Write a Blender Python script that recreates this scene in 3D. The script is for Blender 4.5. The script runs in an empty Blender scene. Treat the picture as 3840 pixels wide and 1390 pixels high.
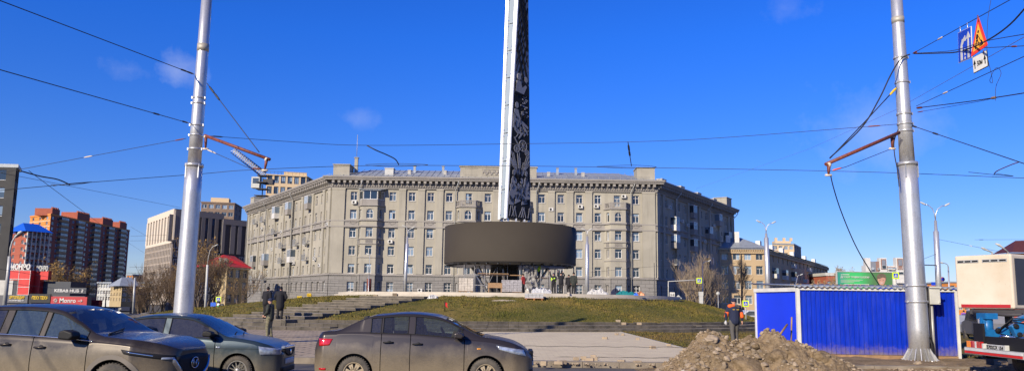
import bpy, bmesh, math, random
from mathutils import Vector, Matrix
from math import radians as R, sin, cos, tan, pi, sqrt, atan2
random.seed(7)
C = bpy.context.scene.collection
SC = bpy.context.scene
F = 2880.0; EYE = 1.70; PPX = 1920.0; PPY = 743.0
PITCH = math.atan(395/F); ROLL = math.atan(.0145)
CAMROT = Matrix.Rotation(pi/2+PITCH, 3, 'X') @ Matrix.Rotation(ROLL, 3, 'Z')
def ray(x, y): return CAMROT @ Vector(((x-PPX)/F, -(y-PPY)/F, -1))
def P(x, y, Y):                       # point of the photograph's pixel at forward distance Y
    r = ray(x, y); return Vector((0, 0, EYE)) + r*(Y/r.y)
def G(x, y, z=0):
    r = ray(x, y); return Vector((0, 0, EYE)) + r*((z-EYE)/r.z)

# ---------------------------------------------------------------- tagging
def put(o, label=None, cat=None, group=None, kind=None):
    if label: o['label'] = label
    if cat: o['category'] = cat
    if group: o['group'] = group
    if kind: o['kind'] = kind
    return o
def thing(name, label, cat, loc=(0, 0, 0), group=None):
    o = bpy.data.objects.new(name, None); o.empty_display_size = .2; C.objects.link(o); o.location = loc
    return put(o, label, cat, group)
def kids(o): return [c for c in bpy.data.objects if c.parent == o]
def copy_tree(o, parent=None):
    c = o.copy(); C.objects.link(c)
    if parent: c.parent = parent
    for ch in kids(o): copy_tree(ch, c)
    return c
def absloc(o):
    v = Vector((0, 0, 0))
    while o: v += Vector(o.location); o = o.parent
    return v

# ---------------------------------------------------------------- mesh builder
class MB:
    def __init__(s, T=None): s.v = []; s.f = []; s.m = []; s.T = T or Matrix.Identity(4); s.sm = []
    def add(s, vs, fs, mi=0, smooth=False):
        b = len(s.v)
        s.v += [s.T @ Vector(v) for v in vs]
        s.f += [tuple(b+i for i in f) for f in fs]; s.m += [mi]*len(fs); s.sm += [smooth]*len(fs)
        return s
    def box(s, c, d, mi=0, rot=None):
        x, y, z = d[0]/2, d[1]/2, d[2]/2; c = Vector(c)
        vs = [Vector((a*x, b*y, e*z)) for a in (-1, 1) for b in (-1, 1) for e in (-1, 1)]
        if rot is not None: vs = [rot @ v for v in vs]
        return s.add([c+v for v in vs], [(0,1,3,2),(4,6,7,5),(0,4,5,1),(2,3,7,6),(0,2,6,4),(1,5,7,3)], mi)
    def bb(s, x0, x1, y0, y1, z0, z1, mi=0):
        return s.box(((x0+x1)/2, (y0+y1)/2, (z0+z1)/2), (abs(x1-x0), abs(y1-y0), abs(z1-z0)), mi)
    def quad(s, a, b, c, d, mi=0): return s.add([a, b, c, d], [(0,1,2,3)], mi)
    def tube(s, pts, r, n=8, mi=0, caps=True, smooth=True):
        pts = [Vector(p) for p in pts]; m = len(pts)
        rs = r if isinstance(r, (list, tuple)) else [r]*m
        vs = []; up = None
        for i, p in enumerate(pts):
            t = (pts[min(i+1, m-1)]-pts[max(i-1, 0)])
            if t.length < 1e-9: t = Vector((0, 0, 1))
            t.normalize()
            if up is None: up = t.orthogonal().normalized()
            up = (up - t*up.dot(t))
            if up.length < 1e-6: up = t.orthogonal()
            up.normalize(); w = t.cross(up)
            for k in range(n):
                a = 2*pi*k/n; vs.append(p+(up*cos(a)+w*sin(a))*rs[i])
        fs = [(i*n+k, i*n+(k+1) % n, (i+1)*n+(k+1) % n, (i+1)*n+k) for i in range(m-1) for k in range(n)]
        s.add(vs, fs, mi, smooth)
        if caps:
            b = len(s.v)-m*n
            s.f += [tuple(b+k for k in range(n))[::-1], tuple(b+(m-1)*n+k for k in range(n))]; s.m += [mi]*2; s.sm += [False]*2
        return s
    def lathe(s, prof, n=24, c=(0, 0, 0), axis='Z', mi=0, smooth=True):
        c = Vector(c); vs = []
        for r, h in prof:
            for k in range(n):
                a = 2*pi*k/n
                v = (r*cos(a), r*sin(a), h) if axis == 'Z' else (r*cos(a), h, r*sin(a)) if axis == 'Y' else (h, r*cos(a), r*sin(a))
                vs.append(c+Vector(v))
        fs = [(i*n+k, i*n+(k+1) % n, (i+1)*n+(k+1) % n, (i+1)*n+k) for i in range(len(prof)-1) for k in range(n)]
        return s.add(vs, fs, mi, smooth)
    def prism(s, poly, y0, y1, mi=0):           # polygon in x,z extruded along y
        n = len(poly)
        vs = [(x, y0, z) for x, z in poly]+[(x, y1, z) for x, z in poly]
        return s.add(vs, [tuple(range(n)), tuple(range(2*n-1, n-1, -1))]+[(i, n+i, n+(i+1) % n, (i+1) % n) for i in range(n)], mi)
    def ball(s, c, r, mi=0, nu=8, nv=6, sc=(1, 1, 1)):
        c = Vector(c); vs = []
        for i in range(nv+1):
            t = pi*i/nv
            for k in range(nu):
                a = 2*pi*k/nu; vs.append(c+Vector((r*sc[0]*sin(t)*cos(a), r*sc[1]*sin(t)*sin(a), r*sc[2]*cos(t))))
        return s.add(vs, [(i*nu+k, (i+1)*nu+k, (i+1)*nu+(k+1) % nu, i*nu+(k+1) % nu) for i in range(nv) for k in range(nu)], mi, True)
    def wall(s, L, z0, z1, holes, dep=.22, mi=0, rmi=None):       # facade in plane y=0 facing -y with window openings
        rmi = mi if rmi is None else rmi
        xs = sorted({0, L} | {h[0] for h in holes} | {h[1] for h in holes}); zs = sorted({z0, z1} | {h[2] for h in holes} | {h[3] for h in holes})
        vs = []; fs = []
        for j in range(len(zs)-1):
            zc = (zs[j]+zs[j+1])/2; run = None
            row = [h for h in holes if h[2] < zc < h[3]]
            for i in range(len(xs)-1):
                xc = (xs[i]+xs[i+1])/2
                hole = any(h[0] < xc < h[1] for h in row)
                if not hole and run is None: run = xs[i]
                if (hole or i == len(xs)-2) and run is not None:
                    e = xs[i] if hole else xs[i+1]; b = len(vs)
                    vs += [(run, 0, zs[j]), (e, 0, zs[j]), (e, 0, zs[j+1]), (run, 0, zs[j+1])]; fs.append((b, b+1, b+2, b+3)); run = None
        s.add(vs, fs, mi)
        vs = []; fs = []
        for a, c, d, e in holes:
            for q in (((a,0,d),(a,dep,d),(c,dep,d),(c,0,d)), ((a,0,e),(c,0,e),(c,dep,e),(a,dep,e)), ((a,0,d),(a,0,e),(a,dep,e),(a,dep,d)), ((c,0,d),(c,dep,d),(c,dep,e),(c,0,e))):
                b = len(vs); vs += q; fs.append((b, b+1, b+2, b+3))
        return s.add(vs, fs, rmi)
    def build(s, name, mats, parent=None, label=None, cat=None, group=None, kind=None, fixn=False):
        if not isinstance(mats, (list, tuple)): mats = [mats]
        if parent is not None: off = absloc(parent)
        else:
            off = Vector((sum(v.x for v in s.v)/len(s.v), sum(v.y for v in s.v)/len(s.v), min(v.z for v in s.v)))
        me = bpy.data.meshes.new(name)
        me.from_pydata([v-off for v in s.v], [], s.f)
        for m in mats: me.materials.append(m)
        me.polygons.foreach_set('material_index', s.m); me.polygons.foreach_set('use_smooth', s.sm)
        if fixn:
            bm = bmesh.new(); bm.from_mesh(me); bmesh.ops.remove_doubles(bm, verts=bm.verts, dist=.0008); bmesh.ops.recalc_face_normals(bm, faces=bm.faces); bm.to_mesh(me); bm.free()
        me.update()
        o = bpy.data.objects.new(name, me); C.objects.link(o)
        if parent is not None: o.parent = parent
        else: o.location = off
        return put(o, label, cat, group, kind)

def bevel(o, w=.02, seg=2):
    m = o.modifiers.new('bevel', 'BEVEL'); m.width = w; m.segments = seg; m.limit_method = 'ANGLE'; return o
def TR(x, y, z, rz=0): return Matrix.Translation((x, y, z)) @ Matrix.Rotation(rz, 4, 'Z')

# ---------------------------------------------------------------- materials
def nodes(name):
    m = bpy.data.materials.new(name); m.use_nodes = True; nt = m.node_tree; b = nt.nodes['Principled BSDF']; return m, nt, b
def N(nt, t, **kw):
    n = nt.nodes.new(t)
    for k, v in kw.items():
        if k in n.inputs: n.inputs[k].default_value = v
        else: setattr(n, k, v)
    return n
def lk(nt, a, b): nt.links.new(a, b)
def c4(c): return (c[0], c[1], c[2], 1)
def mixc(nt, fac, a, b, mode='MIX'):
    n = nt.nodes.new('ShaderNodeMix'); n.data_type = 'RGBA'; n.blend_type = mode
    for i, v in ((0, fac), (6, a), (7, b)):
        if hasattr(v, 'is_output'): nt.links.new(v, n.inputs[i])
        else: n.inputs[i].default_value = v if i == 0 else c4(v)
    return n.outputs[2]
def ramp(nt, fac, p0, p1, a=0., b=1.):
    n = nt.nodes.new('ShaderNodeMapRange'); nt.links.new(fac, n.inputs[0]); n.inputs[1].default_value = p0; n.inputs[2].default_value = p1
    n.inputs[3].default_value = a; n.inputs[4].default_value = b; return n.outputs[0]
def pos(nt, world=True): return nt.nodes.new('ShaderNodeNewGeometry').outputs['Position'] if world else nt.nodes.new('ShaderNodeTexCoord').outputs['Object']
def noise(nt, vec, scale, detail=4, rough=.6):
    n = N(nt, 'ShaderNodeTexNoise', Scale=scale, Detail=detail, Roughness=rough); lk(nt, vec, n.inputs['Vector']); return n.outputs['Fac']
def scaled(nt, vec, s):
    n = nt.nodes.new('ShaderNodeVectorMath'); n.operation = 'MULTIPLY'; lk(nt, vec, n.inputs[0]); n.inputs[1].default_value = s; return n.outputs[0]
def bump(nt, b, h, st=.3, dist=.02):
    n = N(nt, 'ShaderNodeBump', Strength=st, Distance=dist); lk(nt, h, n.inputs['Height']); lk(nt, n.outputs[0], b.inputs['Normal'])
def M(name, col, rough=.7, metal=0, var=.12, scale=2., col2=None, bmp=0, bsc=30, emit=None, est=1, coat=0, spec=.5, streak=0):
    m, nt, b = nodes(name); p = pos(nt)
    if emit: b.inputs['Emission Color'].default_value = c4(emit); b.inputs['Emission Strength'].default_value = est
    f = noise(nt, p, scale, 5); f = ramp(nt, f, .3, .7)
    c2 = col2 or tuple(x*(1-var*2) for x in col)
    out = mixc(nt, f, col, c2)
    if streak:
        f2 = ramp(nt, noise(nt, scaled(nt, p, (1, 1, .12)), 1.3, 4), .5, .75, 0, streak)
        out = mixc(nt, f2, out, tuple(x*.45 for x in col)) if True else out
        f3 = ramp(nt, noise(nt, p, .11, 3), .5, .62, 0, .22); out = mixc(nt, f3, out, tuple(min(1, x*1.35) for x in col))
        lk(nt, out, b.inputs['Base Color'])
    lk(nt, out, b.inputs['Base Color'])
    b.inputs['Roughness'].default_value = rough; b.inputs['Metallic'].default_value = metal
    b.inputs['Coat Weight'].default_value = coat; b.inputs['Specular IOR Level'].default_value = spec
    if bmp: bump(nt, b, noise(nt, p, bsc, 4), bmp, .02)
    return m
def brickmat(name, c1, c2, mortar, w, h, ms=.01, rough=.85, axis='xz', rot=0, bmp=.3, off=.5, nz=.3):
    m, nt, b = nodes(name); p = pos(nt)
    if axis == 'xz':
        sx = nt.nodes.new('ShaderNodeSeparateXYZ'); lk(nt, p, sx.inputs[0]); ad = nt.nodes.new('ShaderNodeMath'); ad.operation = 'ADD'
        lk(nt, sx.outputs[0], ad.inputs[0]); lk(nt, sx.outputs[1], ad.inputs[1]); cb = nt.nodes.new('ShaderNodeCombineXYZ'); lk(nt, ad.outputs[0], cb.inputs[0]); lk(nt, sx.outputs[2], cb.inputs[1]); v = cb.outputs[0]
    else: v = p
    if rot:
        mp = nt.nodes.new('ShaderNodeMapping'); mp.inputs['Rotation'].default_value = (0, 0, rot); lk(nt, v, mp.inputs[0]); v = mp.outputs[0]
    t = N(nt, 'ShaderNodeTexBrick', Scale=1.0); t.offset = off
    t.inputs['Color1'].default_value = c4(c1); t.inputs['Color2'].default_value = c4(c2); t.inputs['Mortar'].default_value = c4(mortar)
    t.inputs['Mortar Size'].default_value = ms; t.inputs['Brick Width'].default_value = w; t.inputs['Row Height'].default_value = h
    lk(nt, v, t.inputs['Vector'])
    f = ramp(nt, noise(nt, p, 1.1, 6, .7), .35, .75, 0, nz)
    lk(nt, mixc(nt, f, t.outputs['Color'], tuple(x*.6 for x in c1)), b.inputs['Base Color'])
    b.inputs['Roughness'].default_value = rough
    if bmp: bump(nt, b, t.outputs['Fac'], -bmp, .02)
    return m
def glassmat(name, dark=(.02, .03, .04), light=(.25, .33, .42), rough=.06, snap=2.0, spec=.8):
    m, nt, b = nodes(name); p = pos(nt)
    fl = nt.nodes.new('ShaderNodeVectorMath'); fl.operation = 'SNAP'; lk(nt, p, fl.inputs[0]); fl.inputs[1].default_value = (snap, snap, snap)
    w = nt.nodes.new('ShaderNodeTexWhiteNoise'); lk(nt, fl.outputs[0], w.inputs['Vector'])
    f = ramp(nt, w.outputs['Value'], .45, 1.0)
    lk(nt, mixc(nt, f, dark, light), b.inputs['Base Color']); b.inputs['Roughness'].default_value = rough; b.inputs['Specular IOR Level'].default_value = spec
    bump(nt, b, noise(nt, p, .6, 2), .12, .05)
    return m
def carglass(name, tint=(.55, .62, .6), refl=.0, dust=.12, dustc=(.3, .28, .25)):
    m, nt, b = nodes(name); out = nt.nodes['Material Output']
    tr = N(nt, 'ShaderNodeBsdfTransparent'); tr.inputs[0].default_value = c4(tint)
    gl = N(nt, 'ShaderNodeBsdfGlossy', Roughness=.03)
    fr = N(nt, 'ShaderNodeFresnel', IOR=1.5)
    ad = nt.nodes.new('ShaderNodeMath'); ad.operation = 'ADD'; lk(nt, fr.outputs[0], ad.inputs[0]); ad.inputs[1].default_value = refl; ad.use_clamp = True
    mx = nt.nodes.new('ShaderNodeMixShader'); lk(nt, ad.outputs[0], mx.inputs[0]); lk(nt, tr.outputs[0], mx.inputs[1]); lk(nt, gl.outputs[0], mx.inputs[2])
    df = N(nt, 'ShaderNodeBsdfDiffuse'); df.inputs[0].default_value = c4(dustc)  # veil colour: dust, and the painted teal reflection on the crossover
    m2 = nt.nodes.new('ShaderNodeMixShader'); lk(nt, ramp(nt, noise(nt, pos(nt), 28, 3), .3, .8, dust*.5, dust), m2.inputs[0]); lk(nt, mx.outputs[0], m2.inputs[1]); lk(nt, df.outputs[0], m2.inputs[2])
    lk(nt, m2.outputs[0], out.inputs[0]); return m
def paint(name, col, dustc=(.30, .24, .16), z0=.35, z1=1.0, amt=.8, metal=.35, rough=.3):
    m, nt, b = nodes(name); p = pos(nt)
    sx = nt.nodes.new('ShaderNodeSeparateXYZ'); lk(nt, p, sx.inputs[0])
    n = noise(nt, p, 2.2, 6, .65); ad = nt.nodes.new('ShaderNodeMath'); ad.operation = 'MULTIPLY_ADD'; lk(nt, n, ad.inputs[0]); ad.inputs[1].default_value = .5; lk(nt, sx.outputs[2], ad.inputs[2])
    f = ramp(nt, ad.outputs[0], z0+.25, z1+.25, amt, .03)
    fine = ramp(nt, noise(nt, p, 60, 3), .35, .7, .75, 1.1)
    mu = nt.nodes.new('ShaderNodeMath'); mu.operation = 'MULTIPLY'; lk(nt, f, mu.inputs[0]); lk(nt, fine, mu.inputs[1])
    lk(nt, mixc(nt, mu.outputs[0], col, dustc), b.inputs['Base Color'])
    lk(nt, ramp(nt, mu.outputs[0], 0, .6, rough, .7), b.inputs['Roughness']); lk(nt, ramp(nt, mu.outputs[0], 0, .5, metal, 0), b.inputs['Metallic'])
    b.inputs['Coat Weight'].default_value = .2; b.inputs['Coat Roughness'].default_value = .08
    return m
X = {}
X['plaster'] = M('plaster', (.335, .31, .25), .9, var=.09, scale=.35, streak=.4, bmp=.15, bsc=8)
X['plaster2'] = M('plaster_trim', (.27, .25, .225), .9, var=.08, scale=.6, streak=.2)
X['rustic'] = brickmat('rusticated_stone', (.20, .19, .175), (.225, .212, .195), (.11, .105, .095), 1.5, .62, .035, bmp=.6, nz=.35)
X['zinc'] = M('zinc_roof', (.30, .33, .36), .55, .2, var=.15, scale=.7)
X['win_frame'] = M('window_frame_white', (.68, .68, .66), .5, var=.1, scale=.15, col2=(.42, .36, .3))
X['white_frame'] = M('white_frame', (.7, .7, .68), .5)
X['pane'] = glassmat('window_glass')
X['pane_dark'] = glassmat('window_glass_dark', (.012, .015, .02), (.08, .1, .12))
X['steel'] = None
X['drain'] = M('drainpipe_metal', (.42, .42, .40), .5, .3)
X['white_stone'] = M('white_stone', (.48, .43, .35), .85, var=.12, scale=1.5)
X['dark_stone'] = M('dark_stone', (.10, .092, .078), .85, var=.25, scale=3, col2=(.2, .18, .15), bmp=.2)
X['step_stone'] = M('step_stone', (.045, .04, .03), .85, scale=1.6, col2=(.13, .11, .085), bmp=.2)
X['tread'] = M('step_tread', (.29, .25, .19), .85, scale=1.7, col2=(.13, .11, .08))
X['black'] = M('black_plastic', (.013, .013, .014), .6, spec=.25)
X['rubber'] = M('tyre_rubber', (.035, .032, .028), .85, col2=(.10, .085, .065), scale=9)
X['rust'] = M('rust_red_paint', (.22, .055, .03), .6, var=.3, scale=12)
X['wire'] = M('black_wire', (.02, .02, .022), .6)
X['wire_grey'] = M('grey_cable', (.22, .22, .23), .5)
X['chrome'] = M('chrome', (.75, .75, .75), .15, 1.)
X['white_paint'] = M('white_paint', (.62, .61, .57), .5)
X['orange'] = M('orange_fabric', (.85, .13, .02), .8)
X['navy'] = M('navy_fabric', (.012, .018, .05), .9)
X['blackcloth'] = M('black_cloth', (.008, .008, .012), .9)
X['greycloth'] = M('grey_cloth', (.09, .085, .08), .9)
X['skin'] = M('skin', (.5, .28, .2), .6)
X['wood'] = M('wood', (.33, .2, .1), .8, var=.2, scale=6)
X['film'] = M('white_film', (.46, .46, .46), .35, var=.15, scale=5, bmp=.6, bsc=9)
X['dirt'] = None
def steel():
    m, nt, b = nodes('galvanised_steel'); p = pos(nt)
    v = N(nt, 'ShaderNodeTexVoronoi', Scale=34.); lk(nt, p, v.inputs['Vector'])
    f = ramp(nt, v.outputs['Color'], 0, 1); n = noise(nt, scaled(nt, p, (1, 1, .25)), 5, 6)
    c = mixc(nt, ramp(nt, n, .35, .65), (.54, .54, .53), (.36, .36, .36)); c = mixc(nt, ramp(nt, noise(nt, scaled(nt, p, (2.5, 2.5, .22)), 3, 6, .7), .5, .75, 0, .55), c, (.27, .26, .24)); c = mixc(nt, ramp(nt, f, 0, 1, 0, .35), c, (.78, .78, .77))
    lk(nt, c, b.inputs['Base Color']); b.inputs['Metallic'].default_value = .62; lk(nt, ramp(nt, n, .3, .7, .28, .46), b.inputs['Roughness'])
    bump(nt, b, n, .15, .01); return m
X['steel'] = steel()
def grassmat(name, a=(.115, .105, .022), b_=(.23, .165, .045), d=(.05, .06, .014)):
    m, nt, b = nodes(name); p = pos(nt)
    c = mixc(nt, ramp(nt, noise(nt, p, .45, 6, .7), .38, .62), a, b_)
    c = mixc(nt, ramp(nt, noise(nt, p, .16, 5, .7), .42, .62, 0, .65), c, (.075, .085, .018))
    c = mixc(nt, ramp(nt, noise(nt, p, .9, 6, .75), .6, .7, 0, .7), c, (.19, .125, .06))
    c = mixc(nt, ramp(nt, noise(nt, scaled(nt, p, (1, .45, 1)), 5, 5, .75), .48, .68, 0, .8), c, d)
    c = mixc(nt, ramp(nt, noise(nt, scaled(nt, p, (1, .5, 1)), 11, 4, .7), .52, .75, 0, .7), c, (.26, .21, .08))
    lk(nt, c, b.inputs['Base Color']); b.inputs['Roughness'].default_value = .95; b.inputs['Specular IOR Level'].default_value = .1
    bump(nt, b, noise(nt, p, 9, 5, .7), .9, .12); return m
X['grass'] = grassmat('grass')
X['grass_dry'] = grassmat('grass_dry', (.12, .10, .03), (.21, .135, .05), (.06, .05, .018))
def dirtmat():
    m, nt, b = nodes('dirt'); p = pos(nt)
    c = mixc(nt, ramp(nt, noise(nt, p, 1.4, 6, .7), .35, .65), (.32, .23, .135), (.14, .102, .06))
    c = mixc(nt, ramp(nt, noise(nt, p, 14, 5, .7), .45, .7, 0, .6), c, (.36, .28, .18))
    lk(nt, c, b.inputs['Base Color']); b.inputs['Roughness'].default_value = .95; b.inputs['Specular IOR Level'].default_value = .1
    bump(nt, b, noise(nt, p, 12, 8, .75), 1, .08); return m
X['dirt'] = dirtmat()
X['rock'] = M('rock', (.27, .20, .12), .9, scale=4, col2=(.15, .12, .085), bmp=.8, bsc=14)
X['rock_pale'] = M('rock_pale', (.36, .28, .19), .9, var=.15, scale=5, bmp=.5, bsc=20)
def asphalt():
    m, nt, b = nodes('asphalt'); p = pos(nt)
    c = mixc(nt, ramp(nt, noise(nt, p, .35, 6, .7), .4, .65), (.05, .048, .045), (.12, .10, .08))
    c = mixc(nt, ramp(nt, noise(nt, p, 40, 3), .5, .7, 0, .5), c, (.14, .13, .115))
    lk(nt, c, b.inputs['Base Color']); b.inputs['Roughness'].default_value = .9; bump(nt, b, noise(nt, p, 60, 3), .4, .01); return m
X['asphalt'] = asphalt()
X['city_ground'] = M('city_ground', (.085, .078, .068), .95, var=.2, scale=.2)
X['kerb'] = M('kerb_stone', (.26, .22, .165), .9, var=.25, scale=2, col2=(.13, .105, .08), bmp=.3)
X['yellow'] = M('yellow_paint', (.75, .5, .02), .6)
X['blue_sign'] = M('blue_sign', (.01, .06, .55), .5)
X['acid'] = M('acid_yellow', (.62, .8, .02), .5)
X['red'] = M('red_paint', (.6, .02, .015), .5)
X['bark'] = M('bark', (.15, .115, .08), .95, var=.2, scale=3)
X['twig'] = M('twigs', (.30, .21, .12), .95, var=.2, scale=1)

# ---------------------------------------------------------------- text
def text(s, size, T, mat, parent, name='lettering', depth=.03, bold=0, width=None, shear=0, mi=None):
    cu = bpy.data.curves.new('t', 'FONT'); cu.body = s; cu.size = size; cu.extrude = depth/2; cu.offset = bold; cu.resolution_u = 2; cu.shear = shear
    t = bpy.data.objects.new('t', cu); C.objects.link(t); bpy.context.view_layer.update()
    dg = bpy.context.evaluated_depsgraph_get(); me = bpy.data.meshes.new_from_object(t.evaluated_get(dg)); bpy.data.objects.remove(t)
    xs = [v.co.x for v in me.vertices]; x0, x1 = (min(xs), max(xs)) if xs else (0, 1)
    k = (width/(x1-x0)) if width else 1
    off = absloc(parent)
    for v in me.vertices:                     # text lies in x,z facing -y
        c = Vector(((v.co.x-x0)*k, -v.co.z, v.co.y)); v.co = (T @ c)-off
    me.materials.clear(); me.materials.append(mat); me.name = name
    o = bpy.data.objects.new(name, me); C.objects.link(o); o.parent = parent; return o

def _s(t): t = max(0, min(1, t)); return t*t*(3-2*t)
def GZ(x, y):       # the ground falls away beyond the mound on the left
    return -.05-2.3*_s((math.hypot(x+.1, y-72)-34)/20)*_s((y-50)/30)*_s(-x/30)
# ---------------------------------------------------------------- camera, world, sun
cam = bpy.data.cameras.new('camera'); co = bpy.data.objects.new('camera', cam); C.objects.link(co)
co.matrix_world = Matrix.Translation((0, 0, EYE)) @ CAMROT.to_4x4()
cam.sensor_width = 36; cam.lens = F/3840*36; cam.clip_end = 5000; cam.shift_y = (PPY-695)/3840
SC.camera = co
AZ = R(35); EL = R(26)
sdir = Vector((-sin(AZ)*cos(EL), -cos(AZ)*cos(EL), sin(EL)))    # towards the sun
sl = bpy.data.lights.new('sun', 'SUN'); sl.energy = 5.0; sl.angle = R(.5); sl.color = (1, .88, .70)
so = bpy.data.objects.new('sun', sl); C.objects.link(so); so.rotation_euler = sdir.to_track_quat('Z', 'Y').to_euler()
W = bpy.data.worlds.new('World'); SC.world = W; W.use_nodes = True; nt = W.node_tree; bg = nt.nodes['Background']
sky = nt.nodes.new('ShaderNodeTexSky'); sky.sky_type = 'NISHITA'; sky.sun_disc = False; sky.sun_elevation = EL; sky.sun_rotation = atan2(sdir.x, sdir.y)
sky.air_density = 1.0; sky.dust_density = .1; sky.ozone_density = 4.0; sky.altitude = 200
hs = nt.nodes.new('ShaderNodeHueSaturation'); hs.inputs['Saturation'].default_value = 1.25; hs.inputs['Hue'].default_value = .517; lk(nt, sky.outputs[0], hs.inputs['Color'])
tc = nt.nodes.new('ShaderNodeTexCoord')
def cloud(px, py, rad, amt, col_in, sc=9, st=1.6):
    d = (ray(px, py)).normalized()
    sb = nt.nodes.new('ShaderNodeVectorMath'); sb.operation = 'SUBTRACT'; lk(nt, tc.outputs['Generated'], sb.inputs[0]); sb.inputs[1].default_value = d
    sc_ = scaled(nt, sb.outputs[0], (1, 1, st)); ln = nt.nodes.new('ShaderNodeVectorMath'); ln.operation = 'LENGTH'; lk(nt, sc_, ln.inputs[0])
    nz = noise(nt, tc.outputs['Generated'], sc, 7, .62); a = nt.nodes.new('ShaderNodeMath'); a.operation = 'MULTIPLY_ADD'; lk(nt, nz, a.inputs[0]); a.inputs[1].default_value = rad*2.4; 
    neg = nt.nodes.new('ShaderNodeMath'); neg.operation = 'MULTIPLY'; lk(nt, ln.outputs['Value'], neg.inputs[0]); neg.inputs[1].default_value = -1; lk(nt, neg.outputs[0], a.inputs[2])
    f = ramp(nt, a.outputs[0], rad*.75, rad*1.7, 0, amt)
    return mixc(nt, f, col_in, (6.2, 6.6, 7.6))
sxy = nt.nodes.new('ShaderNodeSeparateXYZ'); tc0 = nt.nodes.new('ShaderNodeTexCoord'); lk(nt, tc0.outputs['Generated'], sxy.inputs[0])
cc = mixc(nt, 1.0, hs.outputs[0], mixc(nt, ramp(nt, sxy.outputs[2], 0, .33), (.74, .68, .92), (.40, .93, 1.50)), 'MULTIPLY')
for a in ((660, 270, .075, .42, 11, 1.4), (480, 260, .05, .2, 13, 1.8), (1320, 440, .055, .2, 12, 2), (3250, 480, .15, .32, 7, 1.3), (2950, 30, .12, .25, 7, 1.8)): cc = cloud(a[0], a[1], a[2], a[3], cc, a[4], a[5])
lk(nt, cc, bg.inputs['Color']); bg.inputs['Strength'].default_value = .09
SC.view_settings.view_transform = 'Standard'; SC.view_settings.look = 'None'; SC.view_settings.exposure = .45; SC.view_settings.gamma = 1
SC.render.engine = 'CYCLES'; SC.cycles.max_bounces = 6; SC.cycles.transparent_max_bounces = 8
# ================================================================ TERRAIN
def S(name, mb, mats, **k): return mb.build(name, mats, kind='structure', **k)
gx = [-1500,-600,-300]+[-200+6*i for i in range(45)]+[150,300,600,1500]; gy = [-200,-60,0,30]+[40+5*i for i in range(50)]+[400,700,2500]
S('ground', MB().add([(x, y, GZ(x, y)) for x in gx for y in gy], [(i*len(gy)+j, (i+1)*len(gy)+j, (i+1)*len(gy)+j+1, i*len(gy)+j+1) for i in range(len(gx)-1) for j in range(len(gy)-1)], 0, True), X['city_ground'])
m = MB(); m.quad((-70,-30,0),(70,-30,0),(70,21.45,0),(-70,21.45,0)); S('street', m, X['asphalt'])
# paving slab, unfinished (sandy, tiles showing) towards the left
def pavemat():
    m, nt, b = nodes('paving'); p = pos(nt)
    t = N(nt, 'ShaderNodeTexBrick', Scale=1.0); t.inputs['Color1'].default_value = c4((.62,.525,.33)); t.inputs['Color2'].default_value = c4((.56,.47,.295)); t.inputs['Mortar'].default_value = c4((.46,.38,.235))
    t.inputs['Mortar Size'].default_value = .012; t.inputs['Brick Width'].default_value = .4; t.inputs['Row Height'].default_value = .2; lk(nt, p, t.inputs['Vector'])
    t2 = N(nt, 'ShaderNodeTexBrick', Scale=1.0); t2.inputs['Color1'].default_value = c4((.36,.27,.17)); t2.inputs['Color2'].default_value = c4((.27,.2,.125)); t2.inputs['Mortar'].default_value = c4((.07,.055,.04))
    t2.inputs['Mortar Size'].default_value = .05; t2.inputs['Brick Width'].default_value = .62; t2.inputs['Row Height'].default_value = .42; lk(nt, p, t2.inputs['Vector'])
    sx = nt.nodes.new('ShaderNodeSeparateXYZ'); lk(nt, p, sx.inputs[0])
    n1 = noise(nt, p, .5, 5, .7); a = nt.nodes.new('ShaderNodeMath'); a.operation = 'MULTIPLY_ADD'; lk(nt, n1, a.inputs[0]); a.inputs[1].default_value = 5; lk(nt, sx.outputs[0], a.inputs[2])
    c = mixc(nt, ramp(nt, a.outputs[0], -3.5, .5), t2.outputs['Color'], t.outputs['Color'])
    c = mixc(nt, ramp(nt, noise(nt, p, 1.6, 6, .75), .45, .7, 0, .75), c, (.47,.38,.25)); c = mixc(nt, ramp(nt, noise(nt, p, .35, 6, .7), .5, .68, 0, .5), c, (.40,.32,.21))
    c = mixc(nt, ramp(nt, noise(nt, scaled(nt, p, (.5, 1.6, 1)), 2.3, 6, .8), .58, .72, 0, .7), c, (.2,.155,.10))
    lk(nt, c, b.inputs['Base Color']); b.inputs['Roughness'].default_value = .9; bump(nt, b, noise(nt, p, 12, 5), .3, .02); return m
X['paving'] = pavemat()
m = MB(); m.bb(-60, 6.65, 21.75, 50, -.04, .1); S('pavement', m, X['paving'])
m = MB()                                                    # kerb stones
x = -60.
while x < 60:
    l = 1.0; dz = random.uniform(-.008, .008)
    m.box((x+.5, 21.6+random.uniform(-.01,.01), .04+dz), (l-.012, .28, .26)); x += l
S('kerb', m, X['kerb'])
m = MB(); y = 22.
while y < 47.5: m.box((6.72, y+.5, .06), (.1, .985, .12)); y += 1
S('pavement_edge', m, X['white_stone'])
X['hf'] = lambda x, y: .5*sin(x*1.7+y*.6)+.3*sin(x*3.1-y*2.3)+.2*sin(x*7.3+y*5.1)
m = MB(); n = 60                                            # lawn right of the paving and dirt strip in front
vs = []; fs = []
for i in range(n+1):
    for j in range(n+1):
        x = 6.8+i/n*50; y = 21.76+j/n*34; vs.append((x, y, .09+.05*X['hf'](x*.5, y*.5)))
fs = [(i*(n+1)+j, (i+1)*(n+1)+j, (i+1)*(n+1)+j+1, i*(n+1)+j+1) for i in range(n) for j in range(n)]
m.add(vs, fs, 0, True); S('lawn', m, X['grass_dry'])
m = MB(); vs = []; nx, ny = 160, 40
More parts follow.
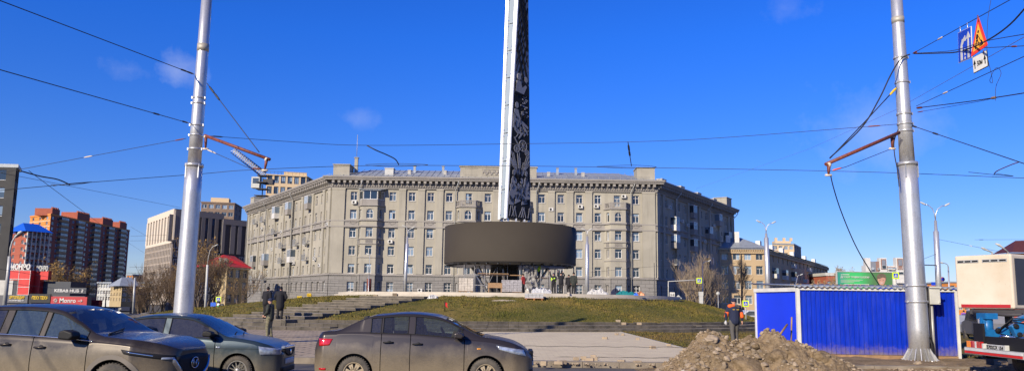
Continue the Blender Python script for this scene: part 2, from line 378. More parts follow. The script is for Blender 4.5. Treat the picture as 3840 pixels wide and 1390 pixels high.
for i in range(nx+1):
    for j in range(ny+1):
        x = 2.6+i/nx*32; y = 17.6+j/ny*8.4; e = min(1, j/5, (ny-j)/5, i/12)
        vs.append((x, y, -.03+e*(.09+.05*(X['hf'](x, y)+.6*X['hf'](x*2.7, y*2.9)))+ (.10 if y > 21.4 and x > 6.6 else 0)))
m.add(vs, [(i*(ny+1)+j, (i+1)*(ny+1)+j, (i+1)*(ny+1)+j+1, i*(ny+1)+j+1) for i in range(nx) for j in range(ny)], 0, True); S('dirt_verge', m, X['dirt'])

MCX, MCY = -.1, 72.
RB = [(-180,27),(-90,30),(-60,32.5),(-27,32.7),(-18,30.5),(0,26.8),(14.4,25.5),(33.6,24.9),(60,24.5),(180,27)]
def rb(th):
    for (a, r), (b, q) in zip(RB, RB[1:]):
        if a <= th <= b:
            t = (th-a)/(b-a); t = t*t*(3-2*t) if abs(b-a) > 30 else t; return r+(q-r)*t
RT = 16.4
def polar(th, r): return (MCX+r*sin(R(th)), MCY-r*cos(R(th)))
ST = -29.; sa = (sin(R(ST)), -cos(R(ST)))                   # stair axis direction, outwards
def inflight(x, y):
    dx, dy = x-MCX, y-MCY; along = dx*sa[0]+dy*sa[1]; lat = -dx*sa[1]+dy*sa[0]
    return along, lat
m = MB(); vs = []; NT, NR = 360, 40
for i in range(NT):
    th = -180+i*360/NT; R0 = rb(th)-2.0
    for j in range(NR+1):
        t = j/NR; r = R0+(RT-.5-R0)*t; x, y = polar(th, r)
        z = .56+(2.20-.56)*(t**.9) + .035*X['hf'](x*.8, y*.8)
        if j == 0: z = .3
        al, la = inflight(x, y)
        if al > 0 and abs(la) < 3.05: z -= .5
        vs.append((x, y, z))
fs = [(i*(NR+1)+j, ((i+1) % NT)*(NR+1)+j, ((i+1) % NT)*(NR+1)+j+1, i*(NR+1)+j+1) for i in range(NT) for j in range(NR)]
m.add(vs, fs, 0, True); S('grass_mound', m, X['grass'])
tufts = MB(); rnd = random.Random(3)                       # ragged grass standing on the slope facing the street
for k in range(26000):
    th = rnd.uniform(-75, 75); R0 = rb(th)-2.05; t = rnd.random()**1.0; r = R0+(RT-.5-R0)*t; x, y = polar(th, r)
    al, la = inflight(x, y)
    if al > 0 and abs(la) < 3.1: continue
    z = .54+(2.20-.56)*(t**.9)+.035*X['hf'](x*.8, y*.8); h = rnd.uniform(.05, .13)*(1+.6*X['hf'](x*.4, y*.7)); w = rnd.uniform(.02, .06); a = rnd.uniform(0, pi); lx, ly = rnd.uniform(-.06,.06), rnd.uniform(-.06,.06)
    tufts.add([(x-w*cos(a), y-w*sin(a), z), (x+w*cos(a), y+w*sin(a), z), (x+lx, y+ly, z+max(h, .03))], [(0,1,2)], 0)
for k in range(9000):
    x = rnd.uniform(6.85, 16); y = rnd.uniform(26, 47.5); z = .08+.05*X['hf'](x*.5, y*.5); h = rnd.uniform(.04, .12); w = rnd.uniform(.015, .04); a = rnd.uniform(0, pi)
    tufts.add([(x-w*cos(a), y-w*sin(a), z), (x+w*cos(a), y+w*sin(a), z), (x+rnd.uniform(-.05,.05), y+rnd.uniform(-.05,.05), z+h)], [(0,1,2)], 1)
tufts.build('grass', [X['grass'], X['grass_dry']], kind='stuff', label='short half dry grass tufts covering the mound', cat='grass')
# three ring steps round the mound: riser blocks with pale tread edge
m = MB()
for k in range(3):
    z0, z1 = (-.04 if k == 0 else .1+.18*(k-1)), .1+.18*(k+1); inset = .78*k
    nseg = 150
    for i in range(nseg):
        a0 = -100+i*200/nseg; a1 = a0+200/nseg
        A = [polar(a, rb(a)-inset) for a in (a0, a1-.03)]; B = [polar(a, rb(a)-inset-(1.0 if k < 2 else .35)) for a in (a0, a1-.03)]
        jz = rnd.uniform(-.012, .012) - (.05 if rnd.random() < .04 else 0); jr = rnd.uniform(-.015, .015)
        b = [(A[0][0], A[0][1]+jr), (A[1][0], A[1][1]+jr), B[1], B[0]]
        m.add([(p[0], p[1], z0-.05) for p in b]+[(p[0], p[1], z1+jz) for p in b], [(0,1,5,4),(1,2,6,5),(3,0,4,7)], 0)
        m.add([(p[0], p[1], z1+jz) for p in b], [(0,1,2,3)], 1)
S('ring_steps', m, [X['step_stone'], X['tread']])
# straight flight up the mound
T = Matrix(((-sa[1], -sa[0], 0, MCX), (sa[0], -sa[1], 0, MCY), (0, 0, 1, 0), (0, 0, 0, 1)))   # local x lateral, local y inwards (negative = outwards)
m = MB(T); NS = 10; rs0 = 31.0; 
for k in range(NS):
    z1 = .645+.165*k; y0 = -(rs0-(rs0-16.3)/NS*k); y1 = y0+(rs0-16.3)/NS
    x = -2.95; 
    while x < 2.9:
        l = min(rnd.choice([.8, 1.2, 1.5]), 2.95-x); dz = rnd.uniform(-.012, .01)
        m.bb(x+.006, x+l-.006, y0+rnd.uniform(-.02,.02), y1+.1, z1-.6, z1-.03+dz, 0); m.bb(x+.006, x+l-.006, y0-.02, y1+.1, z1-.028+dz, z1+dz, 1); x += l
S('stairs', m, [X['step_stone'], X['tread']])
# plaza disc, stone rim
m = MB(); c = (MCX, MCY, 0)
m.lathe([(15.9,2.33),(15.55,2.331),(15.55,2.5),(0,2.5)], 160, c, 'Z', 0, False)
m.lathe([(16.35,1.6),(16.35,2.16),(15.9,2.161)], 160, c, 'Z', 1, False); m.lathe([(15.9,2.161),(15.9,2.33)], 160, c, 'Z', 0, False)
S('plaza', m, [X['white_stone'], X['step_stone']])

# ================================================================ MONUMENT
mon = thing('monument', 'tall tapering stele with engraved dark face rising from a wide brown drum', 'monument', (MCX, MCY, 2.5))
X['drum'] = M('drum_panels', (.046, .038, .028), .8, 0, var=.05, scale=.4); X['drum'].node_tree.nodes['Principled BSDF'].inputs['Specular IOR Level'].default_value = .25
m = MB(); c = (MCX, MCY, 0); RD = 6.15
m.lathe([(RD,5.3),(RD,8.7),(RD-.25,8.75),(RD-.25,8.55),(0,8.55)], 96, c, 'Z', 0); m.build('drum', X['drum'], mon)
X['drum_under'] = M('drum_underside', (.1,.1,.1), .3, .9, scale=5)
m = MB(); m.lathe([(RD-.1,5.3),(RD-.1,5.24),(RD-.6,5.20),(RD-.62,5.12),(RD-1.6,5.05),(2.2,5.0),(0,5.0)], 72, c, 'Z', 0)
for k in range(36):
    a = 2*pi*k/36; m.T = TR(MCX, MCY, 0, a); m.box((RD-.8, 0, 5.13), (1.2, .06, .1))
m.T = Matrix.Identity(4); m.build('drum_underside', X['drum_under'], mon)
m = MB(); m.lathe([(1.5,2.5),(1.3,5.05)], 12, (MCX-.5, MCY, 0), 'Z', 0, False); m.build('core_column', X['black'], mon)
for k, (dx, dy) in enumerate(((-.7,-3.6),(-2.9,-2.2),(2.2,-2.6),(3.6,.5),(-3.6,.8))): m = MB(); m.tube([(MCX+dx*.55, MCY+dy*.55, 2.5),(MCX+dx, MCY+dy, 5.1)], .13, 6); m.build('raking_strut', X['steel'], mon)
# stele: base triangle + taper
zb, zt = 9.6, 41.
def sp(x, y, Y): return P(x, y, Y)
A0, B0, C0, D0 = Vector((-1.19, 71.6, 0)), Vector((-.42, 70.6, 0)), Vector((1.80, 72.9, 0)), Vector((1.0, 73.9, 0))
tt = (29.8-zb)
Aq, Bq, Cq, Dq = Vector((-.82, 71.6, 0)), Vector((.30, 70.9, 0)), Vector((1.36, 72.2, 0)), Vector((.5, 73.0, 0))
def st(p, q, z): k = (z-zb)/tt; v = p+(q-p)*k; return Vector((v.x, v.y, z))
m = MB(); vs = [st(a, b, z) for z in (zb, zt) for a, b in ((A0,Aq),(B0,Bq),(C0,Cq),(D0,Dq))]
m.add(vs, [(0,1,5,4),(1,2,6,5),(2,3,7,6),(3,0,4,7),(3,2,1,0),(4,5,6,7)])
X['stele_metal'] = M('stele_metal', (.30,.31,.33), .4, .6); m.build('shaft', X['stele_metal'], mon)
X['stele_white'] = M('polished_white_metal', (.92,.92,.9), .28, .2)
def facepts(P0, P1, Q0, Q1, u, z, off):
    a = st(P0, P1, z); b = st(Q0, Q1, z); d = (b-a); nrm = Vector((d.y, -d.x, 0)).normalized()
    return a+d*u+nrm*off
def faceq(mb, F_, u0, u1, z0, z1, off0=-.01, off1=.03, mi=0, sk=0):
    pts = [(u0, z0), (u1, z0), (u1+sk, z1), (u0+sk, z1)]
    v = [facepts(*F_, u, z, off0) for u, z in pts]+[facepts(*F_, u, z, off1) for u, z in pts]
    mb.add(v, [(4,5,6,7),(0,4,7,3),(1,2,6,5),(0,1,5,4),(2,3,7,6)], mi)
FL = (A0, Aq, B0, Bq); FR = (B0, Bq, C0, Cq)
m = MB(); faceq(m, FL, -.02, .25, zb-.1, zt, -.01, .12); faceq(m, FL, .74, 1.02, zb-.1, zt, -.01, .12); m.build('white_band', X['stele_white'], mon)
X['stele_glass'] = M('stele_glass', (.30,.35,.37), .12, 0, spec=.8, var=.05, scale=.5)
m = MB(); z = zb; k = 0
while z < zt-1: faceq(m, FL, .28, .71, z, z+2.62, -.01, .06); z += 2.7
m.build('glass_panel', X['stele_glass'], mon)
m = MB(); z = zb
while z < zt-1:
    for u in (.27, .70):
        for dz in (.25, 2.35): faceq(m, FL, u-.02, u+.05, z+dz, z+dz+.1, .05, .12)
    z += 2.7
m.build('panel_clip', X['chrome'], mon)
X['eng_dark'] = M('engraved_dark', (.012,.012,.013), .65, spec=.2); X['eng_grey'] = M('engraved_grey', (.24,.24,.26), .6, var=.1, scale=1.5)
m = MB(); faceq(m, FR, .02, .98, zb, 21.5, -.01, .02, 0); mural = m.build('mural_panel', X['eng_dark'], mon)
m = MB(); faceq(m, FR, .02, .98, 21.5, zt, -.01, .02, 0); mural2 = m.build('lattice_panel', X['eng_grey'], mon)
def fpoly(mb, pts, off=.035, mi=0):
    v = [facepts(*FR, u, z, off) for u, z in pts]+[facepts(*FR, u, z, 0) for u, z in pts]; n = len(pts)
    mb.add(v, [tuple(range(n))]+[(i, i+n, (i+1) % n+n, (i+1) % n) for i in range(n)], mi)
def fstrip(mb, u0, z0, u1, z1, w, off=.035, mi=0):
    asp = 2.6; dx, dz = (u1-u0)*asp, z1-z0; l = sqrt(dx*dx+dz*dz) or 1; nx, nz = -dz/l*w/2/asp, dx/l*w/2
    fpoly(mb, [(u0-nx, z0-nz), (u0+nx, z0+nz), (u1+nx, z1+nz), (u1-nx, z1-nz)], off, mi)
def clipstrip(mb, u0, z0, sl, w, zmin, zmax, off=.035, mi=0):   # strip through (u0,z0) with slope sl (dz per u), clipped to the face
    pts = sorted([(u, z0+sl*(u-u0)) for u in (.09, .91)], key=lambda p: p[1])
    (ua, za), (ub, zb_) = pts
    if za < zmin: ua = u0+(zmin-z0)/sl; za = zmin
    if zb_ > zmax: ub = u0+(zmax-z0)/sl; zb_ = zmax
    if zb_ > za: fstrip(mb, ua, za, ub, zb_, w, off, mi)
m = MB()
for k, (u0, z0) in enumerate([(.1,22.3),(.5,24.6),(.2,26.2),(.6,28.6),(.4,31),(.1,33.5),(.6,35.5),(.3,38)]):
    clipstrip(m, u0, z0, 5.6, .30, 21.6, zt, .03+.0006*k); clipstrip(m, u0+.22, z0, 5.6, .09, 21.6, zt, .04+.0006*k); clipstrip(m, u0-.25, z0, 5.6, .07, 21.6, zt, .05+.0006*k)
for k, (u0, z0) in enumerate([(.9,22.8),(.4,24.2),(.8,27.4),(.3,29.6),(.7,32.2),(.3,35),(.7,38)]):
    clipstrip(m, u0, z0, -5.9, .26, 21.6, zt, .06+.0006*k); clipstrip(m, u0+.28, z0, -5.9, .08, 21.6, zt, .07+.0006*k)
fpoly(m, [(.04,21.5),(.96,21.5),(.96,22.5),(.6,22.9),(.35,22.2),(.04,22.6)], .08); m.build('lattice', X['eng_dark'], mural2)
m = MB(); rn = random.Random(11)
def ell(u, z, a, b, n=12, off=.035): fpoly(m, [(u+a*cos(2*pi*i/n)*(1+.12*sin(3*i)), z+b*sin(2*pi*i/n)) for i in range(n)], off)
for k in range(26): # rays fanning behind the machinery and at the foot
    a = rn.uniform(-.5, .5); u = .5+a; z = 13.6+rn.uniform(0, .4); fstrip(m, .5+a*.3, z, min(.96, max(.04, .5+a*1.25)), z+rn.uniform(.9, 2.0)*1.1, rn.uniform(.04, .12), .030+.0003*k)
for k in range(9): u = .08+k*.1; fstrip(m, u, 9.75, min(.95, max(.05, u+rn.uniform(-.15,.2))), 10.75, .07, .04+.0005*k)
for k, (u, z) in enumerate(((.12,12.6),(.28,13.1),(.42,12.7),(.58,13.2),(.72,12.7),(.87,13.0),(.2,13.9),(.8,14.0))):   # group of workers at the foot
    ell(u, z, .065, .28, 12, .046+.0006*k); fpoly(m, [(max(.04,u-.13),z-1.75+.2*(k % 2)), (u-.09,z-.6), (u-.03,z-.32), (u+.04,z-.34), (min(.96,u+.1),z-.75), (min(.96,u+.12),z-1.8+.2*(k % 3))], .038+.0007*k)
for k, (u, z, a) in enumerate(((.3,16.2,.13),(.62,16.6,.2),(.84,16.0,.1))):
    for j in range(8): fstrip(m, u, z, u+a*cos(j*pi/4), z+a*2.6*sin(j*pi/4), .05, .04)
    n = 20
    for j in range(n): fstrip(m, u+a*cos(j*2*pi/n), z+a*2.6*sin(j*2*pi/n), u+a*cos((j+1)*2*pi/n), z+a*2.6*sin((j+1)*2*pi/n), .09, .044)
for k in range(14): u = rn.uniform(.08,.7); z = rn.uniform(17.2,19.0); fstrip(m, u, z, u+rn.uniform(.1,.26), z+rn.choice((-1,1))*rn.uniform(.2,.9), rn.uniform(.06,.2), .036+.0005*k)
for k in range(22): u = rn.uniform(.4,.85); z = rn.uniform(19.3,21.4); w = rn.uniform(.04,.13); fpoly(m, [(u,z),(min(.95,u+w),z),(min(.95,u+w),z+.12),(u,z+.14)], .037+.0005*k)
ell(.22, 20.4, .1, .32, 12, .05); fpoly(m, [(.05,18.2),(.2,18.0),(.52,18.7),(.9,18.3),(.9,18.55),(.5,19.05),(.38,19.5),(.3,20.0),(.1,20.0),(.05,19.4)], .052)
ell(.28, 23.2, .12, .36, 12, .09); rn2 = random.Random(4)
fpoly(m, [(.08,21.7),(.6,21.6),(.8,22.4),(.72,22.55),(.5,22.2),(.38,22.8),(.15,22.8)], .091); ell(.75, 23.1, .1, .3, 12, .092)
m.build('engraving', X['eng_grey'], mural)
m = MB()
for k in range(120):
    u = rn2.uniform(.08,.86); z = rn2.choice((rn2.uniform(10.9,14.2), rn2.uniform(17.8,23.4))); fstrip(m, u, z, min(.94, max(.05, u+rn2.uniform(-.09,.09))), z+rn2.uniform(.12,.5), rn2.uniform(.03,.07), .058+.0002*k)
m.build('engraved_lines', X['eng_dark'], mural, kind='stuff')
m = MB()
for (x, y) in ((-.9,71.7),(-.35,70.95),(.4,71.5),(1.2,72.3),(1.6,72.9),(.9,73.4)): m.bb(x-.09, x+.09, y-.09, y+.09, 8.5, 9.62)
m.bb(-1.1, 1.6, 71.9, 72.1, 9.1, 9.3); m.build('base_frame', X['steel'], mon)

# scaffolding under the drum
sc = thing('scaffolding', 'steel tube scaffolding with plank decks under the drum of the monument', 'scaffolding', (MCX, MCY-3.5, 2.5))
m = MB(); rn = random.Random(5)
for x in (-4.1,-3.2,-2.3,-1.2,-.3,1.0,1.8,2.6,3.4):
    for y in (67.6, 69.2): m.tube([(x, y, 2.5),(x, y, 5.05+rn.uniform(-.1,.05))], .03, 5)
for z in (3.3, 4.2):
    for y in (67.6, 69.2): m.tube([(-4.1, y, z),(-.3, y, z)], .022, 5); m.tube([(1.0, y, z-.2),(3.4, y, z-.2)], .022, 5)
for x in (-4.1,-2.3,1.,2.6): m.tube([(x, 67.6, 2.6),(x+1, 67.6, 4.8)], .022, 5)
m.build('tube_frame', X['wire_grey'], sc)
m = MB(); m.bb(-2.6, 1.0, 67.6, 68.8, 4.16, 4.22); m.bb(-2.9,-.2,67.4,67.7,4.26,4.32); m.bb(1.0,3.4,67.7,69.0,3.98,4.04); m.build('plank', X['wood'], sc)
m = MB(); rn = random.Random(9)                        # sheet of film hanging over a strut
vs = []; n = 14
for i in range(n+1):
    for j in range(9):
        t = i/n; w = .45+.35*t if t > .5 else .45+.2*sin(t*6); x = 1.55+.25*t+(j/8-.5)*2*w*.85; vs.append((x+rn.uniform(-.05,.05), 67.3+rn.uniform(-.18,.18), 5.0-2.45*t))
m.add(vs, [(i*9+j, (i+1)*9+j, (i+1)*9+j+1, i*9+j+1) for i in range(n) for j in range(8)], 0, False)
X['haze_film'] = M('grey_film', (.30,.29,.28), .3, var=.2, scale=4); m.build('plastic_sheet', X['haze_film'], None, 'crumpled translucent sheet hanging from the drum behind the workers', 'plastic sheet')

def pallet_stack(px, py, d, w, h, label, wrap, film_top=False):
    g = P(px, py, d); t = thing('block_pallet', label, 'pallet', (g.x, g.y, g.z)); x, y, z = g
    m = MB()
    for k in (-1, 0, 1): m.box((x+k*w*.42, y, z+.05), (.12, w*.8, .1))
    for k in range(5): m.box((x, y-w*.4+k*w*.2, z+.115), (w*1.05, .12, .025))
    m.build('pallet_base', X['wood_orange'] if film_top else X['wood'], t)
    m = MB(); nl = max(2, int(h/.14))
    for k in range(nl):
        nb = 5
        for j in range(nb): m.box((x-w/2+w/nb*(j+.5)+rn.uniform(-.008,.008), y, z+.13+(k+.5)*(h-.13)/nl), (w/nb-.012, w*.75, (h-.13)/nl-.012))
    m.build('block_stack', wrap, t)
    return t
X['wood_orange'] = M('orange_wood', (.40,.17,.06), .8)
X['tarp_white'] = M('tarp_white', (.5,.49,.46), .7)
X['blocks'] = M('pale_blocks', (.52,.47,.40), .8, var=.15, scale=4)
X['blocks_grey'] = M('wrapped_blocks', (.40,.38,.38), .35, var=.25, scale=5)
def zfix(x, z, d): # pixel y giving height z at x
    lo, hi = 0, 1390
    for _ in range(40):
        mid = (lo+hi)/2
        if P(x, mid, d).z > z: lo = mid
        else: hi = mid
    return lo
pallet_stack(1748, zfix(1748, 2.5, 60), 60, 1.12, 1.12, 'square pale block stack on a pallet at the left under the drum', X['blocks'])
pallet_stack(1918, zfix(1918, 2.5, 61), 61, 1.6, 1.05, 'film wrapped grey block stack on the plaza under the middle of the drum', X['blocks_grey'])
pl = pallet_stack(2002, 1124, 55.5, 1.32, .46, 'low white pallet of blocks on an orange pallet on the grass edge', X['film'], True)
def crumple(name, px, py, d, w, h, mat, label, cat, seed=1, dep=None):
    g = P(px, py, d); r_ = random.Random(seed); m = MB(); n = 16; k = 8; vs = []; dep = dep or w*.5
    for i in range(n+1):
        for j in range(k+1):
            u = i/n; v = j/k; e = sin(pi*u)**.45*sin(pi*v)**.6
            vs.append((g.x+(u-.5)*w+r_.uniform(-.03,.03)*w, g.y+(v-.5)*dep, g.z-.02+h*e*(.45+.75*r_.random())))
    m.add(vs, [(i*(k+1)+j, (i+1)*(k+1)+j, (i+1)*(k+1)+j+1, i*(k+1)+j+1) for i in range(n) for j in range(k)], 0, False)
    return m.build(name, mat, None, label, cat)
crumple('plastic_film', 2030, 1102, 57.5, 1.6, .55, X['film'], 'crumpled white plastic film heaped behind the low white pallet', 'plastic film', 2)
crumple('tarpaulin', 2240, zfix(2240,2.5,60.5), 60.5, 1.7, .5, X['tarp_white'], 'bulky white tarpaulin heap on the plaza beside the silver lamp post', 'tarpaulin', 3)
crumple('plastic_film', 1622, 1121, 55.5, .85, .38, X['film'], 'small crumpled clear film at the top of the stairs', 'plastic film', 4)
crumple('tarpaulin', 2345, zfix(2345,2.5,61), 61, 1.5, .35, M('teal_cloth', (.0,.16,.17), .8), 'low teal tarpaulin on the plaza rim', 'tarpaulin', 5)
crumple('cloth_heap', 2310, zfix(2310,2.5,62), 62, .9, .55, X['navy'], 'dark blue heap of cloth between white and teal tarpaulins', 'cloth heap', 6)
crumple('cloth_heap', 2400, zfix(2400,2.5,61), 61, .8, .30, M('rust_cloth', (.28,.11,.05), .9), 'rusty brown heap of cloth right of the teal tarpaulin', 'cloth heap', 7)
crumple('plastic_bag', 2385, zfix(2385,2.5,59.5), 59.5, .35, .2, M('blue_bag', (.02,.15,.7), .5), 'small bright blue bag on the plaza rim', 'bag', 8)
crumple('plastic_bag', 2408, zfix(2408,2.5,59.5), 59.5, .35, .2, M('peach_bag', (.8,.4,.2), .6), 'small peach coloured bag next to the blue bag', 'bag', 9)
crumple('cardboard_sheet', 1895, 1127, 54.5, 2., .10, M('cardboard', (.42,.35,.25), .9), 'flat torn cardboard sheet lying on the grass below the plaza rim', 'cardboard', 10, .7)
g = P(1856, zfix(1856,2.5,59), 59); t = thing('bench', 'low brown wooden bench on the plaza in front of the block stacks', 'bench', tuple(g))
m = MB(); m.box((g.x, g.y, g.z+.42), (1.15,.45,.07)); m.build('seat', X['wood'], t)
m = MB(); m.box((g.x, g.y+.2, g.z+.6), (1.1,.06,.35)); m.build('backrest', X['wood'], t)
for s in (-1, 1): m = MB(); m.box((g.x+s*.48, g.y, g.z+.2), (.08,.4,.4)); m.build('leg', X['wood'], t)
for (px, py, dd, w, lab) in ((2062,1105,57.5,.32,'short stack of pale blocks beside the low white pallet'),(1975,1100,57.5,.3,'pair of white blocks left of the low white pallet'),(2130,1108,57,.2,'tiny pale block on the rim below the two dark onlookers')):
    g = P(px, py, dd); m = MB(); m.box((g.x, g.y, g.z), (w,.3,.22)); m.box((g.x+.02, g.y+.01, g.z+.19), (w*.8,.28,.14)); m.build('stone_block', X['blocks'], None, lab, 'block')
# loose bricks on the paving
rn = random.Random(21)
bricks = [(2055,1240),(2106,1240),(2313,1254),(2336,1256),(2391,1273),(2508,1296),(2447,1306),(2160,1349),(2188,1348),(2225,1342),(2211,1354),(2228,1349),(2040,1368),(2095,1366),(2107,1364),(2390,1365),(2330,1362),(2268,1270)]
bl = ['left one of the two bricks on the foot of the ring steps','right one of the two bricks on the foot of the ring steps','dark brick left of a close pair on the far paving','dark brick right of a close pair on the far paving','lone brick nearer than the close pair on the far paving','brick at the right edge of the paving beside the lawn','brick in the pole shadow near the right paving edge','leftmost brick of the loose row near the kerb','low brick second in the loose row near the kerb','tallest upright brick in the loose row near the kerb','pale front brick of the loose row near the kerb','last dark brick of the loose row near the kerb','white broken brick on the kerb by the bumper of the grey sedan','grey brick on the kerb near the grey sedan','dark small brick on the kerb right of the grey one','small brick on the kerb at the foot of the dirt pile','thin brick lying on the kerb midway to the dirt pile','flat broken brick behind the lone brick on the paving']
for (px, py), lab in zip(bricks, bl):
    g = G(px, py, .1); m = MB(TR(g.x, g.y, .1, rn.uniform(-.5,.5))); m.box((0,0,.05), (rn.uniform(.16,.26), .12, rn.uniform(.08,.13)))
    bevel(m.build('paving_brick', X['rock_pale'], None, lab, 'brick', 'loose bricks on the paving'), .01, 1)
for (px, py, lab) in ((2318,1203,'pale block on the upper ring step'),(2311,1213,'longer pale block on the middle ring step'),(2339,1213,'small pale block right of the longer one on the ring step'),(2397,1213,'rightmost small pale block on the ring steps')):
    d = 49.3 if py > 1205 else 50; g = P(px, py+4, d); m = MB(TR(g.x, g.y, g.z, rn.uniform(-.3,.3))); m.box((0,0,.08), (.3,.2,.16)); bevel(m.build('stone_block', X['rock_pale'], None, lab, 'block', 'blocks left on the ring steps'), .01, 1)
for (px, py, d, lab) in ((1385,1122,58.5,'pale block standing at the left head of the stairs'),(1408,1114,59,'dark block on the rim above the stairs'),(1590,1126,56.5,'dark loose block right of the stair head'),(1548,1130,56,'small grey block on the top stair'),(1480,1108,58.5,'flat dark block on the pale rim'),(1555,1119,57,'pale rubble block under the plastic film')):
    g = P(px, py, d); m = MB(TR(g.x, g.y, g.z, rn.uniform(-.5,.5))); m.box((0,0,.08), (.32,.3,.24)); m.build('stone_block', X['rock'] if 'dark' in lab else X['rock_pale'], None, lab, 'block')
# strings across the paving, red flagged peg
for y0, lab in ((1295,'far guide string stretched low across the paving'),(1335,'near guide string stretched low across the paving')):
    pts = [P(1900+i*26, y0+1.2*sin(i*1.3)+i*.22, 27.5 if y0 < 1300 else 24.2) for i in range(28)]
    MB().tube(pts, .008, 5).build('guide_string', X['wire'], None, lab, 'string')
def mound_z(x, y):
    th = math.degrees(atan2(x-MCX, MCY-y)); r = math.hypot(x-MCX, y-MCY); R0 = rb(th)-2.0; t = (r-R0)/(RT-.5-R0)
    return .56+(2.20-.56)*(max(0, min(1, t))**.9) if t > 0 else .1
def on_mound(px, py):
    d = 40
    while d < 62:
        g = P(px, py, d)
        if g.z < mound_z(g.x, g.y): return g
        d += .1
    return g
g = on_mound(1668, 1166); t = thing('marker_peg', 'black peg with a red ribbon standing in the grass above the grey sedan', 'peg', tuple(g))
MB().tube([g, g+Vector((0,0,.62))], .03, 6).build('peg', X['black'], t)
crm = MB(); crm.add([g+Vector((-.03,0,.62)), g+Vector((.16,.03,.5)), g+Vector((.13,0,.38)), g+Vector((.19,.02,.2)), g+Vector((.02,.0,.34))], [(0,1,2),(0,2,4),(2,3,4)]); crm.build('ribbon', X['red'], t)
# yellow sling
g0 = [P(2520+i*12, 1352-(7*sin(i*.55)), 21.9+.25*sin(i*.8)) for i in range(12)]
m = MB(); vs = []
for i, p in enumerate(g0): vs += [(p.x, p.y, .11), (p.x+.02, p.y+.02, .22+.05*sin(i*.9)), (p.x, p.y+.25, .13)]
m.add(vs, [(3*i+a, 3*i+3+a, 3*i+4+a, 3*i+1+a) for i in range(11) for a in (0, 1)], 0, False); m.build('lifting_sling', M('yellow_webbing', (.42,.3,.05), .9), None, 'yellow webbing sling lying on the paving beside the dirt pile', 'sling')
# ================================================================ BUILDINGS
wincache = {}
def window(parent, T, w, h, style='t', fm='win_frame', pm='pane', name='window', cache=True):
    """window part with its pane as sub-part; local origin bottom centre, facing -y, set 0.1 behind the wall plane"""
    key = (round(w, 2), round(h, 2), style, fm, pm)
    if key not in wincache:
        m = MB(); t = .085
        if style == 'arch':
            n = 8; r = w/2; cz = h-r
            for i in range(n):
                a0, a1 = pi*i/n, pi*(i+1)/n
                for (ra, rb_, y) in ((r, r-t, 0),):
                    m.add([(r*cos(a0), y, cz+r*sin(a0)), ((r-t)*cos(a0), y, cz+(r-t)*sin(a0)), ((r-t)*cos(a1), y, cz+(r-t)*sin(a1)), (r*cos(a1), y, cz+r*sin(a1))], [(0,1,2,3)])
            m.bb(-w/2, -w/2+t, 0, .06, 0, cz); m.bb(w/2-t, w/2, 0, .06, 0, cz); m.bb(-w/2+t, w/2-t, 0, .06, 0, t)
            m.bb(-t/2, t/2, .002, .06, t, h-t); m.bb(-w/2+t, w/2-t, .004, .055, cz-.2, cz-.2+t)
        else:
            m.bb(-w/2, -w/2+t, 0, .06, 0, h); m.bb(w/2-t, w/2, 0, .06, 0, h); m.bb(-w/2+t, w/2-t, 0, .06, 0, t); m.bb(-w/2+t, w/2-t, 0, .06, h-t, h)
            if style in ('t', 'x'): m.bb(-t/2, t/2, .002, .06, t, h-t if style == 'x' else h*.68); m.bb(-w/2+t, w/2-t, .004, .055, h*.68, h*.68+t*.8)
            if style == 'x': m.bb(-w/2+t, w/2-t, .004, .055, h*.34, h*.34+t*.7)
            if style == 'i': m.bb(-t/2, t/2, .002, .06, t, h-t)
            if style == 'band':
                k = int(w/1.1)
                for i in range(1, k): m.bb(-w/2+w*i/k-t/2, -w/2+w*i/k+t/2, .002, .06, t, h-t)
        me = []
        o = m.build(name, X[fm]); fme = o.data; 
        for v in fme.vertices: v.co += o.location
        bpy.data.objects.remove(o)
        m = MB(); m.quad((-w/2,.05,0),(w/2,.05,0),(w/2,.05,h),(-w/2,.05,h)); o = m.build('pane', X[pm]); pme = o.data
        for v in pme.vertices: v.co += o.location
        bpy.data.objects.remove(o)
        wincache[key] = (fme, pme)
    fme, pme = wincache[key]
    o = bpy.data.objects.new(name, fme); C.objects.link(o); o.parent = parent; T2 = T @ Matrix.Translation((0, .2, 0))
    o.matrix_local = Matrix.Translation(-absloc(parent)) @ T2
    p = bpy.data.objects.new('pane', pme); C.objects.link(p); p.parent = o
    return o
